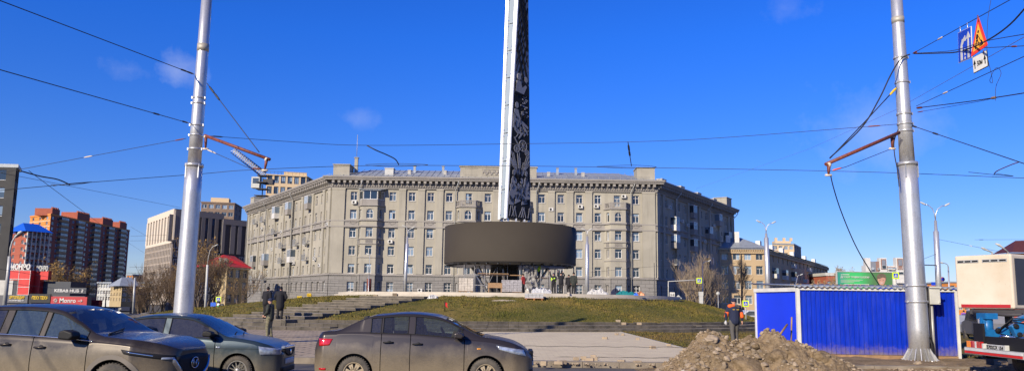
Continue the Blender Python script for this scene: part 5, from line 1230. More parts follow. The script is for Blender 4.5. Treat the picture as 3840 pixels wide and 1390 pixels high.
wire('topmost wire crossing the upper left sky to the left steel pole', [(-60,-20,18),(728,279,DL-.1)], .017, .05, ins=((.93,'wire'),(.97,'wire')))
wire('second wire in the left sky ending just above the bracket of the left pole', [(-60,245,17),(724,466,DL-.1)], .016, .05, ins=((.75,'wire'),(.94,'wire')))
wire('wire running from the left pole down to the left edge past the office roof', [(698,519,DL),(-60,660,30)], .012, .03, ins=((.46,'cream'),(.03,'rust')))
wire('long contact wire running low across the whole picture behind both poles', curve([(-60,719,26),(330,684,28),(760,651,31),(935,637,31),(1370,621,32),(1900,622,33),(2400,628,33),(3070,640,31),(3445,651,29),(3900,670,26)]), .014)
wire('upper span wire between the two bracket arms crossing the stele', curve([(775,509,DL),(1100,532,29),(1376,545,30),(1950,539,31),(2360,532,30),(2700,517,28),(3362,466,DR)]), .012, ins=((.03,'wire'),(.97,'rust')))
wire('doubled lower wire over the roof left of the stele', curve([(1370,617,31.5),(1490,613,31.5),(1605,618,31.5),(1480,624,31.5),(1375,620,31.5)]), .012)
wire('doubled lower wire over the roof right of the stele', curve([(2238,624,32.5),(2370,619,32.5),(2462,626,32.5),(2370,631,32.5),(2245,626,32.5)]), .012)
wire('thick black connector dropping from the span wire left of the stele', curve([(1376,545,30),(1410,563,30),(1450,580,30.5),(1482,597,31),(1495,617,31.5)]), .03, name='wire_connector')
wire('beaded connector hanging between two wires right of the stele', [(2355,532,30),(2360,570,30.5),(2368,622,31.5)], .022, ins=((.3,'wire'),(.55,'wire')), name='wire_connector')
wire('stay cable from the left pole down to the tip of its bracket arm', [(776,313,DL-.2),(972,571,DL-1.2)], .02, .04, ins=((.1,'wire'),(.2,'wire')), name='stay_cable')
wire('stay wire under the bracket arm of the left pole', [(775,560,DL-.4),(935,630,DL-.8),(1000,634,DL-1.2)], .013, ins=((.06,'cream'),(.7,'rust')), name='stay_cable')
wire('sagging black connector between two wires at the left edge by the office roof', curve([(76,640,26),(150,660,27),(215,672,27.5),(262,692,28)]), .03, name='wire_connector')
wire('thin wire from the office roof down to the left pole', [(0,648,34),(78,662,35),(677,778,60)], .012)
wire('thin diagonal wire falling across the sky above the brown tower', [(108,640,35),(390,850,90),(560,960,200)], .018)
wire('doubled wire ends near the left edge above the brown tower', curve([(200,697,28),(262,688,28),(345,682,29),(262,694,28),(190,692,28)]), .012)
# right side
wire('sloping wire at the upper right on which the road signs hang', [(3425,200,DR),(3860,-40,17)], .014, .03, ins=((.30,'cream'),(.02,'rust')))
wire('twin silver cable leaving the right pole behind the blue sign', curve([(3428,200,DR),(3510,196,22),(3590,187,20),(3700,154,18),(3860,126,15)]), .012, ins=((.03,'rust'),))
wire('thick black cable curving up behind the triangular sign to the right edge', curve([(3428,202,DR),(3520,200,22),(3600,193,20),(3700,153,18),(3790,90,16.5),(3870,0,15)]), .024)
wire('flat wire with a rust red insulator at the right edge beside the signs', [(3690,180,20),(3860,172,17)], .012, ins=((.7,'rust'),))
wire('rising wire from the middle of the right pole to the right edge below the signs', [(3436,398,DR),(3860,203,17)], .013, .03, ins=((.33,'cream'),))
wire('heavy doubled cable from the red clamps of the right pole', curve([(3440,405,DR),(3640,380,21),(3740,365,19),(3860,346,17)]), .018, ins=((.02,'rust'),(.62,'wood')))
wire('thin companion of the heavy doubled cable on the right pole', [(3440,421,DR),(3665,382,21),(3740,366,19)], .009, ins=((.03,'rust'),))
wire('falling wire from the right pole to the lower right edge', [(3422,472,DR),(3860,620,18)], .016, .03, ins=((.02,'wire'),(.25,'wire')))
wire('bent brown hook wire above the contact wire at the right edge', curve([(3728,653,27),(3740,640,26.5),(3790,618,25.5),(3822,607,25)]), .022, mat='rust', name='wire_connector')
wire('short doubled wire end at the lower right edge', curve([(3632,645,28),(3730,655,27),(3800,660,26),(3730,650,27)]), .014)
wire('thin wire across the sky from the grey block roof to the upper right', [(2610,708,130),(3040,556,80),(3363,410,50),(3860,128,22)], .014, mat='wire_grey')
wire('stay cable with an orange insulator on the right pole', [(3363,328,DR-.1),(3240,460,DR-.6),(3112,594,DR-1.5)], .022, .0, ins=((.06,'yellow'),), name='stay_cable')
wire('thick black service cable from the top of the right pole to its bracket tip', curve([(3412,204,DR-.3),(3378,222,DR-.3),(3340,282,DR-.5),(3295,375,DR-.7),(3230,480,DR-1),(3112,592,DR-1.5)]), .028, name='service_cable')
wire('stay wire under the bracket arm of the right pole', [(3130,636,DR-1.4),(3170,626,DR-1.2),(3344,557,DR-.4)], .013, ins=((.12,'orange'),), name='stay_cable')
wire('black cable hanging from the right bracket down to the roof of the blue hut', curve([(3114,652,DR-1.5),(3125,700,DR-1.2),(3150,780,DR-.4),(3190,880,DR+.5),(3230,960,DR+1),(3296,1066,DR+1.6)]), .022, name='service_cable')
wire('black cable running down beside the right pole from its bracket', curve([(3368,486,DR-.4),(3353,530,DR-.4),(3355,580,DR-.4),(3366,640,DR-.35),(3372,700,DR-.3)]), .022, name='service_cable')
wire('curly loose thin wire hanging behind the triangular sign', curve([(3718,-10,19),(3704,80,19),(3702,200,19),(3716,270,19),(3722,310,19),(3712,300,19),(3735,255,19),(3754,275,19),(3735,325,19),(3733,378,19)]), .008)
wire('faint low wire at the right edge between lamp posts', [(3522,897,62),(3860,965,50)], .014, ins=((.4,'cream'),))
wire('faint high level wire above the white truck body', [(3655,898,60),(3900,897,60)], .012, ins=((.1,'wire'),))
wire('short wire between the right pole and the far lamp post', [(3450,975,60),(3514,950,62)], .016)
wire('thick short cross arm cable behind the right steel pole', [(3455,992,58),(3515,994,62)], .05)
for i, (a, b, lab) in enumerate([((490,885,110),(625,880,110),'first thin wire between the brown tower and the cream hotel'),((488,902,110),(700,899,110),'third thin wire between the brown tower and the cream hotel'),((486,1000,100),(700,1005,100),'darker wire low between the tower and the hotel'),((300,1013,90),(640,1030,95),'wire over the shops to the cream hotel'),((40,985,70),(330,1003,90),'wire over the red portal'),((0,1008,60),(200,1040,80),'wire rising left of the red portal'),((30,1060,60),(420,1090,95),'wire crossing before the kebab board'),((320,1110,80),(640,1095,100),'wire right of the Monro board'),((560,890,110),(490,850,110),'short steep wire beside the tower top')]): wire(lab, [a, b], .018, .15)
for i in range(7): 
    y = 1052+i*9; wire(f'{["first","second","third","fourth","fifth","sixth","seventh"][i]} wire from the top crossing the stone base of the grey block', [(905,y-14+i*1,105),(1320,y+4,95),(1700,y-2,95)], .016, .12, grp='wires before the stone base')
wire('wire sagging from the silver lamp post to the right across the grey block', [(2215,1020,72),(2420,1000,80),(2760,985,100)], .014, .3)
wire('low wire crossing before the shaded wing', [(2430,1080,85),(2750,1098,95)], .016, .1)
wire('higher wire crossing before the shaded wing', [(2430,1095,85),(2880,1070,100)], .016, .1)

# ================================================================ HANGING ROAD SIGNS
def signframe(a, b, c):   # origin a (top-left), x towards b (top-right), z towards -down c (bottom-left)
    x = (b-a); z = (a-c); xl, zl = x.length, z.length; x = x/xl; z = z/zl; y = z.cross(x).normalized()
    M4 = Matrix(((x.x, y.x, z.x, c.x), (x.y, y.y, z.y, c.y), (x.z, y.z, z.z, c.z), (0,0,0,1))); return M4, xl, zl
# blue lane sign
a, b, c_ = P(3592,124,20.0), P(3641,99,19.3), P(3595,237,20.0)
T, w, h = signframe(a, b, c_); t = thing('lane_sign', 'blue lane merging sign with two white arrows hanging from the wire', 'road sign', tuple(c_))
m = MB(T); m.bb(0, w, 0, .02, 0, h); m.build('back_plate', X['white_paint'], t)
m = MB(T); m.bb(.025*w, .975*w, -.006, -.001, .015*h, .985*h); m.build('blue_face', X['blue_sign'], t)
m = MB(T); yv = -.012
def sp_(pts, y=-.012): m.add([(u*w, y, v*h) for u, v in pts]+[(u*w, -.0062, v*h) for u, v in pts], [tuple(range(len(pts)))]+[(i, i+len(pts), (i+1) % len(pts)+len(pts), (i+1) % len(pts)) for i in range(len(pts))])
sp_([(.20,.03),(.34,.03),(.34,.50),(.48,.62),(.62,.62),(.56,.80),(.30,.66),(.40,.63),(.20,.52)]); sp_([(.20+.0,.5),(.34,.5),(.46,.66),(.33,.72)], -.013)
sp_([(.72,.03),(.86,.03),(.83,.66),(.96,.66),(.80,.88),(.62,.66),(.74,.66)])
for v in (.03,.16,.29): sp_([(.48,v),(.56,v),(.56,v+.08),(.48,v+.08)])
m.build('white_arrows', X['white_paint'], t)
m = MB(); 
for f in (.2,.75): p = a+(b-a)*f; m.tube([p+Vector((0,0,.14)), p-Vector((0,0,.08))], .01, 5)
m.build('hook', X['steel'], t)
# triangle sign
X['sign_orange'] = M('sign_orange', (.85,.38,.04), .5, var=.05); X['sign_redborder'] = M('sign_red_border', (.7,.045,.02), .5)
bl_, br_, ap = P(3641,214,19.0), P(3702,170,18.5), P(3667,66,18.75)
mid = (bl_+br_)/2; T, w, h = signframe(bl_+(ap-mid), br_+(ap-mid), bl_); t = thing('roadworks_sign', 'orange triangular roadworks sign with a red border hanging from the wire', 'road sign', tuple(mid))
m = MB(T); m.prism([(0.03*w,0),(0,.03*h),(.47*w,.99*h),(.53*w,.99*h),(w,.03*h),(.97*w,0)], .02, .0); m.build('border', X['sign_redborder'], t)
m = MB(T); m.prism([(.15*w,.09*h),(.5*w,.82*h),(.85*w,.09*h)], -.006, -.001); m.build('orange_face', X['sign_orange'], t)
m = MB(T); W2 = w; 
def tp(pts, y=-.012): m.add([(u*w, y, v*h) for u, v in pts], [tuple(range(len(pts)))])
m.add([(w*(.51+.05*cos(i*pi/5)), -.012, h*(.57+.045*sin(i*pi/5))) for i in range(10)], [tuple(range(10))])
tp([(.36,.42),(.40,.53),(.50,.50),(.52,.44),(.46,.36),(.40,.38)]); tp([(.38,.40),(.46,.36),(.55,.22),(.58,.12),(.53,.12),(.50,.22)], -.013); tp([(.37,.38),(.43,.34),(.38,.22),(.32,.12),(.27,.12),(.33,.24)], -.0135); tp([(.47,.50),(.50,.47),(.64,.30),(.74,.20),(.72,.18),(.60,.29)], -.014); tp([(.60,.11),(.80,.11),(.72,.27),(.68,.26)], -.0145)
m.build('worker_symbol', X['black'], t)
m = MB(); m.tube([ap+Vector((0,0,.06)), ap-Vector((0,.02,.12))], .014, 5); m.build('hook', X['rust'], t)
# 50 m plate
a, b, c_ = P(3646,217,18.95), P(3700,188,18.5), P(3651,276,18.9); T, w, h = signframe(a, b, c_); t = thing('distance_plate', 'white plate reading 50 м between two arrows hung under the triangular sign', 'road sign', tuple(c_))
m = MB(T); m.bb(0, w, 0, .02, 0, h); m.build('back_plate', X['black'], t); m = MB(T); m.bb(.02*w, .98*w, -.005, -.001, .03*h, .97*h); m.build('white_face', X['white_paint'], t)
text('50м', h*.42, T @ Matrix.Translation((w*.32, -.012, h*.32)), X['black'], t, 'lettering', .004, .004, w*.36)
m = MB(T)
for u in (.15,.85): m.bb((u-.025)*w, (u+.025)*w, -.012, -.006, .22*h, .52*h); m.add([((u-.09)*w,-.012,.5*h),((u+.09)*w,-.012,.5*h),(u*w,-.012,.80*h)], [(0,1,2)])
m.build('arrows', X['black'], t)
m = MB(); 
for p, q in ((P(3651,214,18.95),P(3654,228,18.93)),(P(3688,190,18.6),P(3690,205,18.58))): m.tube([p,q], .014, 5)
m.build('hook', X['rust'], t)

# ================================================================ STREET LAMPS AND SMALL SIGNS
def lamp(label, d, base, top, r0, r1, heads=(), group=None, mat='steel', ynear=None, hr=.07, arms=.035, name='street_lamp', zbase=0., step=None, lampmat='pale_wall'):
    """base,top: pixels of the shaft; heads: list of (x,y) pixel tips joined by a curved arm"""
    a, b = P(*base, d), P(*top, d); a0 = a+(b-a)*((zbase-a.z)/(b.z-a.z)); t = thing(name, label, 'street lamp', tuple(a0), group); m = MB()
    if step: s = a0+(b-a0)*step; m.tube([a0, s, s+(b-a0)*.005, b], [r0, (r0+r1)/2*1.15, r1*1.0, r1*.8], 12)
    else: m.tube([a0, b], [r0, r1], 12)
    m.build('shaft', X[mat], t)
    for hx, hy in heads:
        h = P(hx, hy, d); v = h-b; arm = MB(); mid = b+Vector((v.x*.25, 0, v.z*.75)); arm.tube([b, b+Vector((v.x*.06,0,v.z*.4)), mid, b+Vector((v.x*.7,0,v.z*.97)), h-Vector((v.x*.02,0,0))], [arms*1.1, arms, arms, arms, arms], 6); ar = arm.build('arm', X[mat], t)
        s = 1 if v.x > 0 else -1; l = Vector((s*.40, 0, .20)) if v.z > .4 else Vector((s*.4,0,.1)); m = MB(); m.tube([h-l*.2, h+l*.1, h+l*.7, h+l], [hr*.5, hr*1.1, hr, hr*.4], 8); m.build('lamp_head', X[lampmat], ar)
    return t
a, b = P(22,1130,64), P(98,880,64)
t = thing('street_lamp', 'grey lamp post with one curved arm before the shops at the far left', 'street lamp', (P(14,1165,64).x, 64, 0))
m = MB(); m.tube([Vector((P(14,1168,64).x,64,0)), P(30,1030,64), P(36,960,64)], [.17,.15,.13], 10); m.build('shaft', X['drain'], t)
m = MB(); m.tube([P(36,960,64),P(39,930,64),P(46,905,64),P(58,886,64),P(70,875,64)], .06, 6); ar = m.build('arm', X['drain'], t)
m = MB(); m.tube([P(66,878,64),P(72,873,64),P(80,869,64),P(84,869,64)], [.07,.13,.12,.04], 8); m.build('lamp_head', X['pale_wall'], ar)
lamp('white concrete lamp post with one curved arm in front of the red roofed house', 98, (770,1160), (778,992), .17, .13, [(806,921)], mat='pale_wall')
lamp('slim silver lamp post with twin heads over the upper left of the stairs', 95, (1518,1092), (1528,885), .22, .13, [(1520,850),(1545,855)], step=.9)
lamp('silver lamp post with a pale tall shaft right of the drum', 90, (2201,1096), (2202,885), .24, .15, [(2193,862),(2210,862)], step=.9)
t = lamp('thin lamp post rising from a rust red drum left of the stairs head', 90, (1381,1096), (1384,1030), .07, .05, [(1386,955)])
m = MB(); g = P(1381,1096,90); m.lathe([(.0,.0),(.28,.0),(.28,1.55),(.24,1.62),(0,1.62)], 16, (g.x, 90.3, g.z)); o = m.build('red_drum', X['rust'], None, 'rust red cylindrical drum at the foot of the thin lamp post', 'drum')
m = MB(); g = P(1381,1096,90); m.lathe([(.3,-3.5),(.3,0),(0,0)], 10, (g.x, 90.3, g.z)); m.build('drum_base', X['kerb'], o)
lamp('double headed lamp post between the grey block and the blue hut', 78, (2880,1100), (2873,874), .26, .14, [(2850,832),(2896,836)], step=.95)
lamp('double headed lamp post right of the right steel pole', 62, (3521,1090), (3508,826), .24, .13, [(3469,766),(3545,770)], step=.9)
lamp('low curved lamp left of the two distant lamp arms above the truck body', 70, (3560,1100), (3556,1000), .09, .06, [(3535,985)])
a = P(3716,930,58); t = thing('street_lamp', 'lamp head on a slanting arm just above the left of the truck body', 'street lamp', (P(3735,1100,58).x, 58, 0)); m = MB(); m.tube([Vector((P(3735,1100,58).x,58,0)), P(3720,944,58)], .07, 6); s_ = m.build('shaft', X['drain'], t); m = MB(); m.tube([P(3680,928,58), P(3690,932,58), P(3700,937,58), P(3722,946,58)], [.05,.1,.06,.04], 6); m.build('lamp_head', X['pale_wall'], t)
t = thing('street_lamp', 'lamp head on a slanting arm above the right of the truck body', 'street lamp', (P(3790,1100,58).x, 58, 0)); m = MB(); m.tube([Vector((P(3790,1100,58).x,58,0)), P(3780,945,58)], .07, 6); m.build('shaft', X['drain'], t); m = MB(); m.tube([P(3733,912,58), P(3745,917,58), P(3757,925,58), P(3782,945,58)], [.05,.1,.06,.04], 6); m.build('lamp_head', X['pale_wall'], t)
lamp('slanting lamp arm in front of the wide bare tree', 110, (2636,1120), (2634,992), .06, .04, [(2656,979)])
lamp('small lamp arm before the long side of the tan block', 120, (2985,1060), (2990,1040), .07, .05, [(3002,1030)])
lamp('thin mast with a lattice of brackets before the right end of the grey block', 95, (2456,1100), (2453,985), .06, .04, [], mat='charcoal', name='contact_mast')
lamp('dark contact wire mast before the yellow houses', 90, (500,1160), (506,1040), .14, .1, [], mat='drain', name='contact_mast')
lamp('dark lamp post with a short arm between the white house and the yellow house', 120, (395,1150), (398,1100), .1, .07, [(388,1098)], mat='charcoal')
# crossing signs
def crossing(px, py, d, s, label, post=None, arm=None):
    c = P(px, py, d); t = thing('crossing_sign', label, 'road sign', tuple(c)); w = s
    m = MB(); m.bb(c.x-w/2, c.x+w/2, d, d+.04, c.z-w/2, c.z+w/2); m.build('border_plate', X['acid'], t)
    m = MB(); m.bb(c.x-w*.32, c.x+w*.32, d-.02, d-.002, c.z-w*.32, c.z+w*.32); m.build('blue_face', X['blue_sign'], t)
    m = MB(); m.add([(c.x-w*.27, d-.03, c.z-w*.24), (c.x+w*.27, d-.03, c.z-w*.24), (c.x, d-.03, c.z+w*.27)], [(0,1,2)]); m.build('white_triangle', X['white_paint'], t)
    m = MB(); m.tube([(c.x-w*.02,d-.04,c.z+w*.06),(c.x+w*.02,d-.04,c.z-w*.06),(c.x-w*.06,d-.04,c.z-w*.22)], w*.025, 4); m.tube([(c.x+w*.02,d-.04,c.z-w*.06),(c.x+w*.09,d-.04,c.z-w*.22)], w*.025, 4); m.ball((c.x, d-.04, c.z+w*.11), w*.035); m.build('walker', X['black'], t)
    return t
crossing(2622, 1051, 88, .62, 'yellow bordered crossing sign on the long horizontal arm before the bare tree')
m = MB(); a = P(2506,1125,88.2); b = P(2506,1054,88.2); c = P(2622,1048,88.2); m.tube([(a.x,a.y,0),(b.x,b.y,b.z),(c.x,c.y,c.z)], .06, 8); m.build('sign_gantry', X['pale_wall'], None, 'white pole with a long horizontal arm carrying a crossing sign', 'gantry')
crossing(2521, 1122, 80, .55, 'crossing sign half hidden by the mound under the white plate')
crossing(2796, 1137, 60, .48, 'crossing sign beside the head of the orange sleeved worker')
crossing(3359, 1032, 72, .62, 'crossing sign at the right end of the billboard')
crossing(819, 1121, 92, .62, 'crossing sign over the green traffic light')
for px, py, d in ((2796,1137,60),(3359,1032,72),(819,1121,92),(2521,1122,80)):
    a = P(px, py, d+.1); m = MB(); m.tube([(a.x,a.y,0),(a.x,a.y,a.z+.2)], .04, 6); m.build('sign_post', X['drain'], None, {2796:'thin post under the crossing sign beside the worker',3359:'thin post under the crossing sign by the billboard',819:'thin post behind the green traffic light',2521:'thin post behind the white plate and the half hidden crossing sign'}[px], 'post')
c = P(2521,1104,79.8); m = MB(); m.bb(c.x-.26, c.x+.26, 79.8, 79.84, c.z-.26, c.z+.26); o = m.build('white_plate', X['white_paint'], None, 'square white plate above the half hidden crossing sign', 'road sign'); m = MB(); m.bb(c.x-.15, c.x+.15, 79.78, 79.79, c.z-.02, c.z+.02); m.bb(c.x-.16, c.x-.12, 79.77, 79.79, c.z-.12, c.z+.12); m.bb(c.x+.12, c.x+.16, 79.77, 79.79, c.z-.12, c.z+.12); m.build('symbol', X['black'], o)
c = P(2544,1117,81); m = MB(); m.add([(c.x-.36,81,c.z),(c.x,81,c.z-.36),(c.x+.36,81,c.z),(c.x,81,c.z+.36),(c.x-.36,81.04,c.z),(c.x,81.04,c.z-.36),(c.x+.36,81.04,c.z),(c.x,81.04,c.z+.36)], [(0,1,2,3),(7,6,5,4),(0,4,5,1),(1,5,6,2),(2,6,7,3),(3,7,4,0)]); m.build('diamond_sign', X['pale_wall'], None, 'grey back of a diamond sign on the edge of the mound', 'road sign')
c = P(2693,1099,100); m = MB(); m.lathe([(0,0),(.24,0),(.24,.04),(0,.04)], 20, c, 'Y'); o = m.build('round_sign', X['pale_wall'], None, 'round grey backed sign before the shaded wing', 'road sign'); m = MB(); m.tube([(c.x,100.06,0),(c.x,100.06,c.z)], .04, 6); m.build('post', X['drain'], o)
c = P(2630,1123,95); m = MB(); m.bb(c.x-.22, c.x+.22, 95, 95.3, 0, c.z+.5); m.bb(c.x-.26,c.x+.26,94.97,95.33,c.z+.5,c.z+1.0); m.build('electric_cabinet', X['pale_wall'], None, 'narrow white cabinet between the stems of the wide bare tree', 'cabinet')
# traffic light
c = P(818,1148,91); t = thing('traffic_light', 'pedestrian traffic light showing green with a white number 29', 'traffic light', (c.x, 91, c.z-.5))
m = MB(); m.bb(c.x-.17, c.x+.17, 91, 91.2, c.z-.25, c.z+.62); m.build('housing', X['black'], t)
m = MB(); m.lathe([(0,0),(.14,0)], 16, (c.x, 90.98, c.z-.08), 'Y'); m.build('green_lens', M('green_light', (.0,.6,.2), .4, emit=(.02,1,.35), est=2.0), t)
text('29', .28, TR(c.x-.13, 90.97, c.z+.16), M('white_digits', (.8,.8,.8), .4, emit=(1,1,1), est=.8), t, 'countdown', .01, .01, .26)
m = MB(); m.lathe([(0,0),(.26,0),(.26,.03),(0,.03)], 16, (P(833,1142,92.3).x, 92.3, c.z+.1), 'Y'); m.build('round_sign', X['slate'], None, 'dark round sign right of the green traffic light', 'road sign')
m = MB(); q = P(800,1142,92.3); m.bb(q.x-.34, q.x+.3, 92.3, 92.35, q.z-.22, q.z+.3); m.build('back_plate', X['blue_roof'], None, 'blue plate left of the green traffic light', 'road sign')
c = P(3535,1046,66); m = MB(); m.lathe([(0,0),(.19,0),(.19,.03),(0,.03)], 20, c, 'Y'); o = m.build('no_parking_sign', X['red'], None, 'round red rimmed sign beside the far lamp post at the right', 'road sign'); m = MB(); m.lathe([(0,0),(.13,0)], 16, (c.x,65.98,c.z), 'Y'); m.build('blue_face', X['blue_sign'], o)
m = MB(); c = P(3505,1062,63); m.bb(c.x-.25, c.x+.25, 63, 63.05, c.z-.15, c.z+.12); m.build('blue_plate', X['blue_sign'], None, 'small blue plate just above the roof of the blue hut', 'road sign')
m = MB(); c = P(3581,1110,150); m.bb(c.x-.5, c.x+.5, 150, 150.1, c.z-2.2, c.z+1.6); m.build('direction_board', X['blue_sign'], None, 'blue and white board seen between the blue hut and the truck body', 'road sign')
# ================================================================ CARS
def ip(tab, x):
    if x <= tab[0][0]: return tab[0][1]
    for (a, p), (b, q) in zip(tab, tab[1:]):
        if x <= b: return p+(q-p)*(x-a)/(b-a)
    return tab[-1][1]
def ips(tab, x, s=.05): return (ip(tab, x-s)+2*ip(tab, x)+ip(tab, x+s))/4
def ips2(tab, x, s=.05): return (ips(tab, x-s, s)+ips(tab, x, s)+ips(tab, x+s, s))/3
BODYY = [(.15,.90),(.3,.965),(.45,.99),(.62,1.0),(.78,.985),(.9,.955),(1.0,.93),(1.2,.90)]
def make_car(p):
    """x forward from the rear wheel centre, near side is -y"""
    T = p['T']; root = thing(p['name'], p['label'], 'car', tuple(T.translation)); hw = p['W']/2; x0, x1 = p['x0'], p['x1']; wb = p['wb']; wr = p['wr']
    top, belt, low = p['top'], p['belt'], p['low']; sh = p.get('zs', 1.0)
    ne, nr = p.get('nose', (.38,.38)), p.get('tail', (.22,.33))
    def wmax(x):
        f = 1.0
        if x > x1-ne[0]: f = min(f, max(0, (x1-x)/ne[0])**ne[1])
        if x < x0+nr[0]: f = min(f, max(0, (x-x0)/nr[0])**nr[1])
        f = .42+.58*f
        return hw*f*(1-.035*max(0,(x-wb*.5)/(x1-wb*.5))**2-.035*max(0,(wb*.5-x)/(wb*.5-x0))**2)
    def arch(x):
        z = 0
        for c in (0, wb):
            if abs(x-c) < p['ar']: z = max(z, wr+sqrt(p['ar']**2-(x-c)**2)*1.0)
        return z
    def zlow(x): return max(ip(low, x), arch(x))
    def ztop(x): return ips2(top, x)
    def zbelt(x): return min(ips2(belt, x), ztop(x)-.012)
    def side(x, z): return wmax(x)*ip(BODYY, z/sh)
    def arb(x):      # arch bulge
        return 0
    xs = set(); x = x0
    while x < x1: xs.add(round(x, 3)); x += .06
    for c in (0, wb):
        for k in range(-9, 10): xs.add(round(c+p['ar']*sin(k*pi/18), 3))
        xs.add(round(c-p['ar']-.004, 3)); xs.add(round(c+p['ar']+.004, 3))
    for d in (0,.006,.02,.045,.08,.12,.18,.25,.32): xs.add(round(x1-d, 3)); xs.add(round(x0+d*.8, 3))
    g = .007
    for d in p['doors']: xs |= {round(d-g, 3), round(d+g, 3)}
    for a, b in p['wins']: xs |= {round(a, 3), round(b, 3)}
    if p.get('tri'): a, b = p['wins'][0]; xs |= {round(a+(b-a)*i/8, 3) for i in range(9)}
    ws, rg = p['ws'], p['rg']; xs |= {ws[0], ws[1], rg[0], rg[1]}
    xs = sorted(v for v in xs if x0 <= v <= x1); xs = [v for i, v in enumerate(xs) if i == 0 or v-xs[i-1] > .0035]
    FB = [0,.06,.2,.36,.52,.68,.82,.93,1]; FG = [.06,.14,.4,.7,.9,1.0]; FR_ = [.93,.7,.4,0]
    def section(x):
        zl, zb_, zt = zlow(x), zbelt(x), ztop(x); pts = []
        for f in FB: z = zl+(zb_-zl)*f; pts.append((side(x, z), z))
        yb = pts[-1][0]; zr = zb_+(zt-zb_)*.90; 
        tum = .42
        for f in FG: z = zb_+(zr-zb_)*f; pts.append((yb-tum*(z-zb_)-.012-(.03*f*f if zt-zb_ < .3 else .0), z))
        yr = pts[-1][0]
        for f in FR_: pts.append((yr*f, zr+(zt-zr)*(1-f**2.4)))
        return pts
    secs = [section(x) for x in xs]; nb, ngl = len(FB), len(FG); n = len(secs[0])
    def inr(xm, r): return r[0] < xm < r[1]
    body = MB(T); doors = {}; wins = {}; wsh = MB(T); rgl = MB(T); hood = MB(T)
    dz = p['doors']; dsill = p['sill']
    def V(i, j, s, off=0):
        y, z = secs[i][j]; return (xs[i], s*(y+off), z)
    for i in range(len(xs)-1):
        xm = (xs[i]+xs[i+1])/2
        for j in range(n-1):
            for s in (-1, 1):
                q = [V(i,j,s), V(i+1,j,s), V(i+1,j+1,s), V(i,j+1,s)]
                if s == 1: q = q[::-1]
                zc = (secs[i][j][1]+secs[i][j+1][1])/2; zc2 = secs[i][j][1]
                tgt = body
                if j < nb+ngl-1 and any(abs(xm-d) < g for d in dz) and zc > dsill and j < nb: continue
                if j < nb:
                    for k, (a, b) in enumerate(zip(dz, dz[1:])):
                        if a < xm < b and zc > dsill+.0 : tgt = doors.setdefault((k, s), MB(T))
                if nb <= j < nb+ngl-2:
                    hgt = (secs[i][nb+ngl-1][1]-secs[i][nb-1][1]); w_ = None
                    for k, r in enumerate(p['wins']):
                        if inr(xm, r) and hgt > .07 and not (p.get('tri') and k == 0 and (xm-r[0])/(r[1]-r[0]) < (j-nb+.3)/(ngl-1)): w_ = k
                    if w_ is not None: wins.setdefault((w_, s), MB(T)).add([V(i,j,s,-.006), V(i+1,j,s,-.006), V(i+1,j+1,s,-.006), V(i,j+1,s,-.006)], [(0,1,2,3)], 0, True); continue
                if j >= nb+ngl:
                    if inr(xm, ws): wsh.add(q, [(0,1,2,3)], 0, True); continue
                    if inr(xm, rg): rgl.add(q, [(0,1,2,3)], 0, True); continue
                tgt.add(q, [(0,1,2,3)], 0, True)
    # nose and tail caps
    for i in (0, len(xs)-1):
        for j in range(n-1):
            q = [V(i,j,-1), V(i,j+1,-1), V(i,j+1,1), V(i,j,1)]; body.add(q if i else q[::-1], [(0,1,2,3)], 0, True)
    bo = body.build('body', p['paint'], root, fixn=True)
    for s, nm in ((-1,''),(1,'')):
        for k in range(len(dz)-1):
            if (k, s) not in doors: continue
            do = doors[(k, s)].build('door', p['paint'], root, fixn=True)
            hx, hz = p['handles'][k]; y = side(hx, hz)
            m = MB(T); m.tube([(hx-.10, s*(y+.005), hz), (hx-.08, s*(y+.038), hz+.003), (hx+.07, s*(y+.038), hz+.006), (hx+.09, s*(y+.006), hz+.004)], .014, 8); m.build('handle', p.get('handlemat', p['paint']), do)
            m = MB(T); m.ball((hx+.01, s*(y-.012), hz), .05, 0, 10, 6, (1.1,.35,.8)); m.build('handle_recess', X['black'], do)
    for (k, s), mb in wins.items(): mb.build('side_window', p['glass'] if not (k in p.get('darkwins', ())) else X['carglass_dark'], root)
    wsh.build('windshield', p['wsglass'], root); rgl.build('rear_window', X['carglass_dark'], root)
    # rubber / chrome trim along the belt and round the glass
    tm = MB(T)
    def strip(j, r, off, rad, mb):
        for s in (-1, 1):
            pts = [V(i, j, s, off) for i in range(len(xs)) if r[0] <= xs[i] <= r[1] and secs[i][nb+ngl-1][1]-secs[i][nb-1][1] > .06]
            if len(pts) > 1: mb.tube(pts, rad, 5)
    strip(nb, (p['wins'][0][0]-.02, p['wins'][-1][1]+.12), .004, .010, tm); tm.build('window_trim', X['chrome'] if p.get('chrome') else X['black'], root)
    tm = MB(T); strip(nb+ngl-2, (p['wins'][0][0]-.02, p['wins'][-1][1]+.02), .004, .010, tm)
    for r in p['wins']:
        for xe in r:
            i = min(range(len(xs)), key=lambda k: abs(xs[k]-xe))
            if secs[i][nb+ngl-1][1]-secs[i][nb-1][1] > .12:
                for s in (-1, 1): tm.tube([V(i,j,s,.0) for j in range(nb, nb+ngl-1)], .011, 5)
    tm.build('window_seal', X['black'], root)
    # underbody, wells, cabin
    m = MB(T); m.bb(x0+.25, x1-.3, -hw*.86, hw*.86, .2, .26)
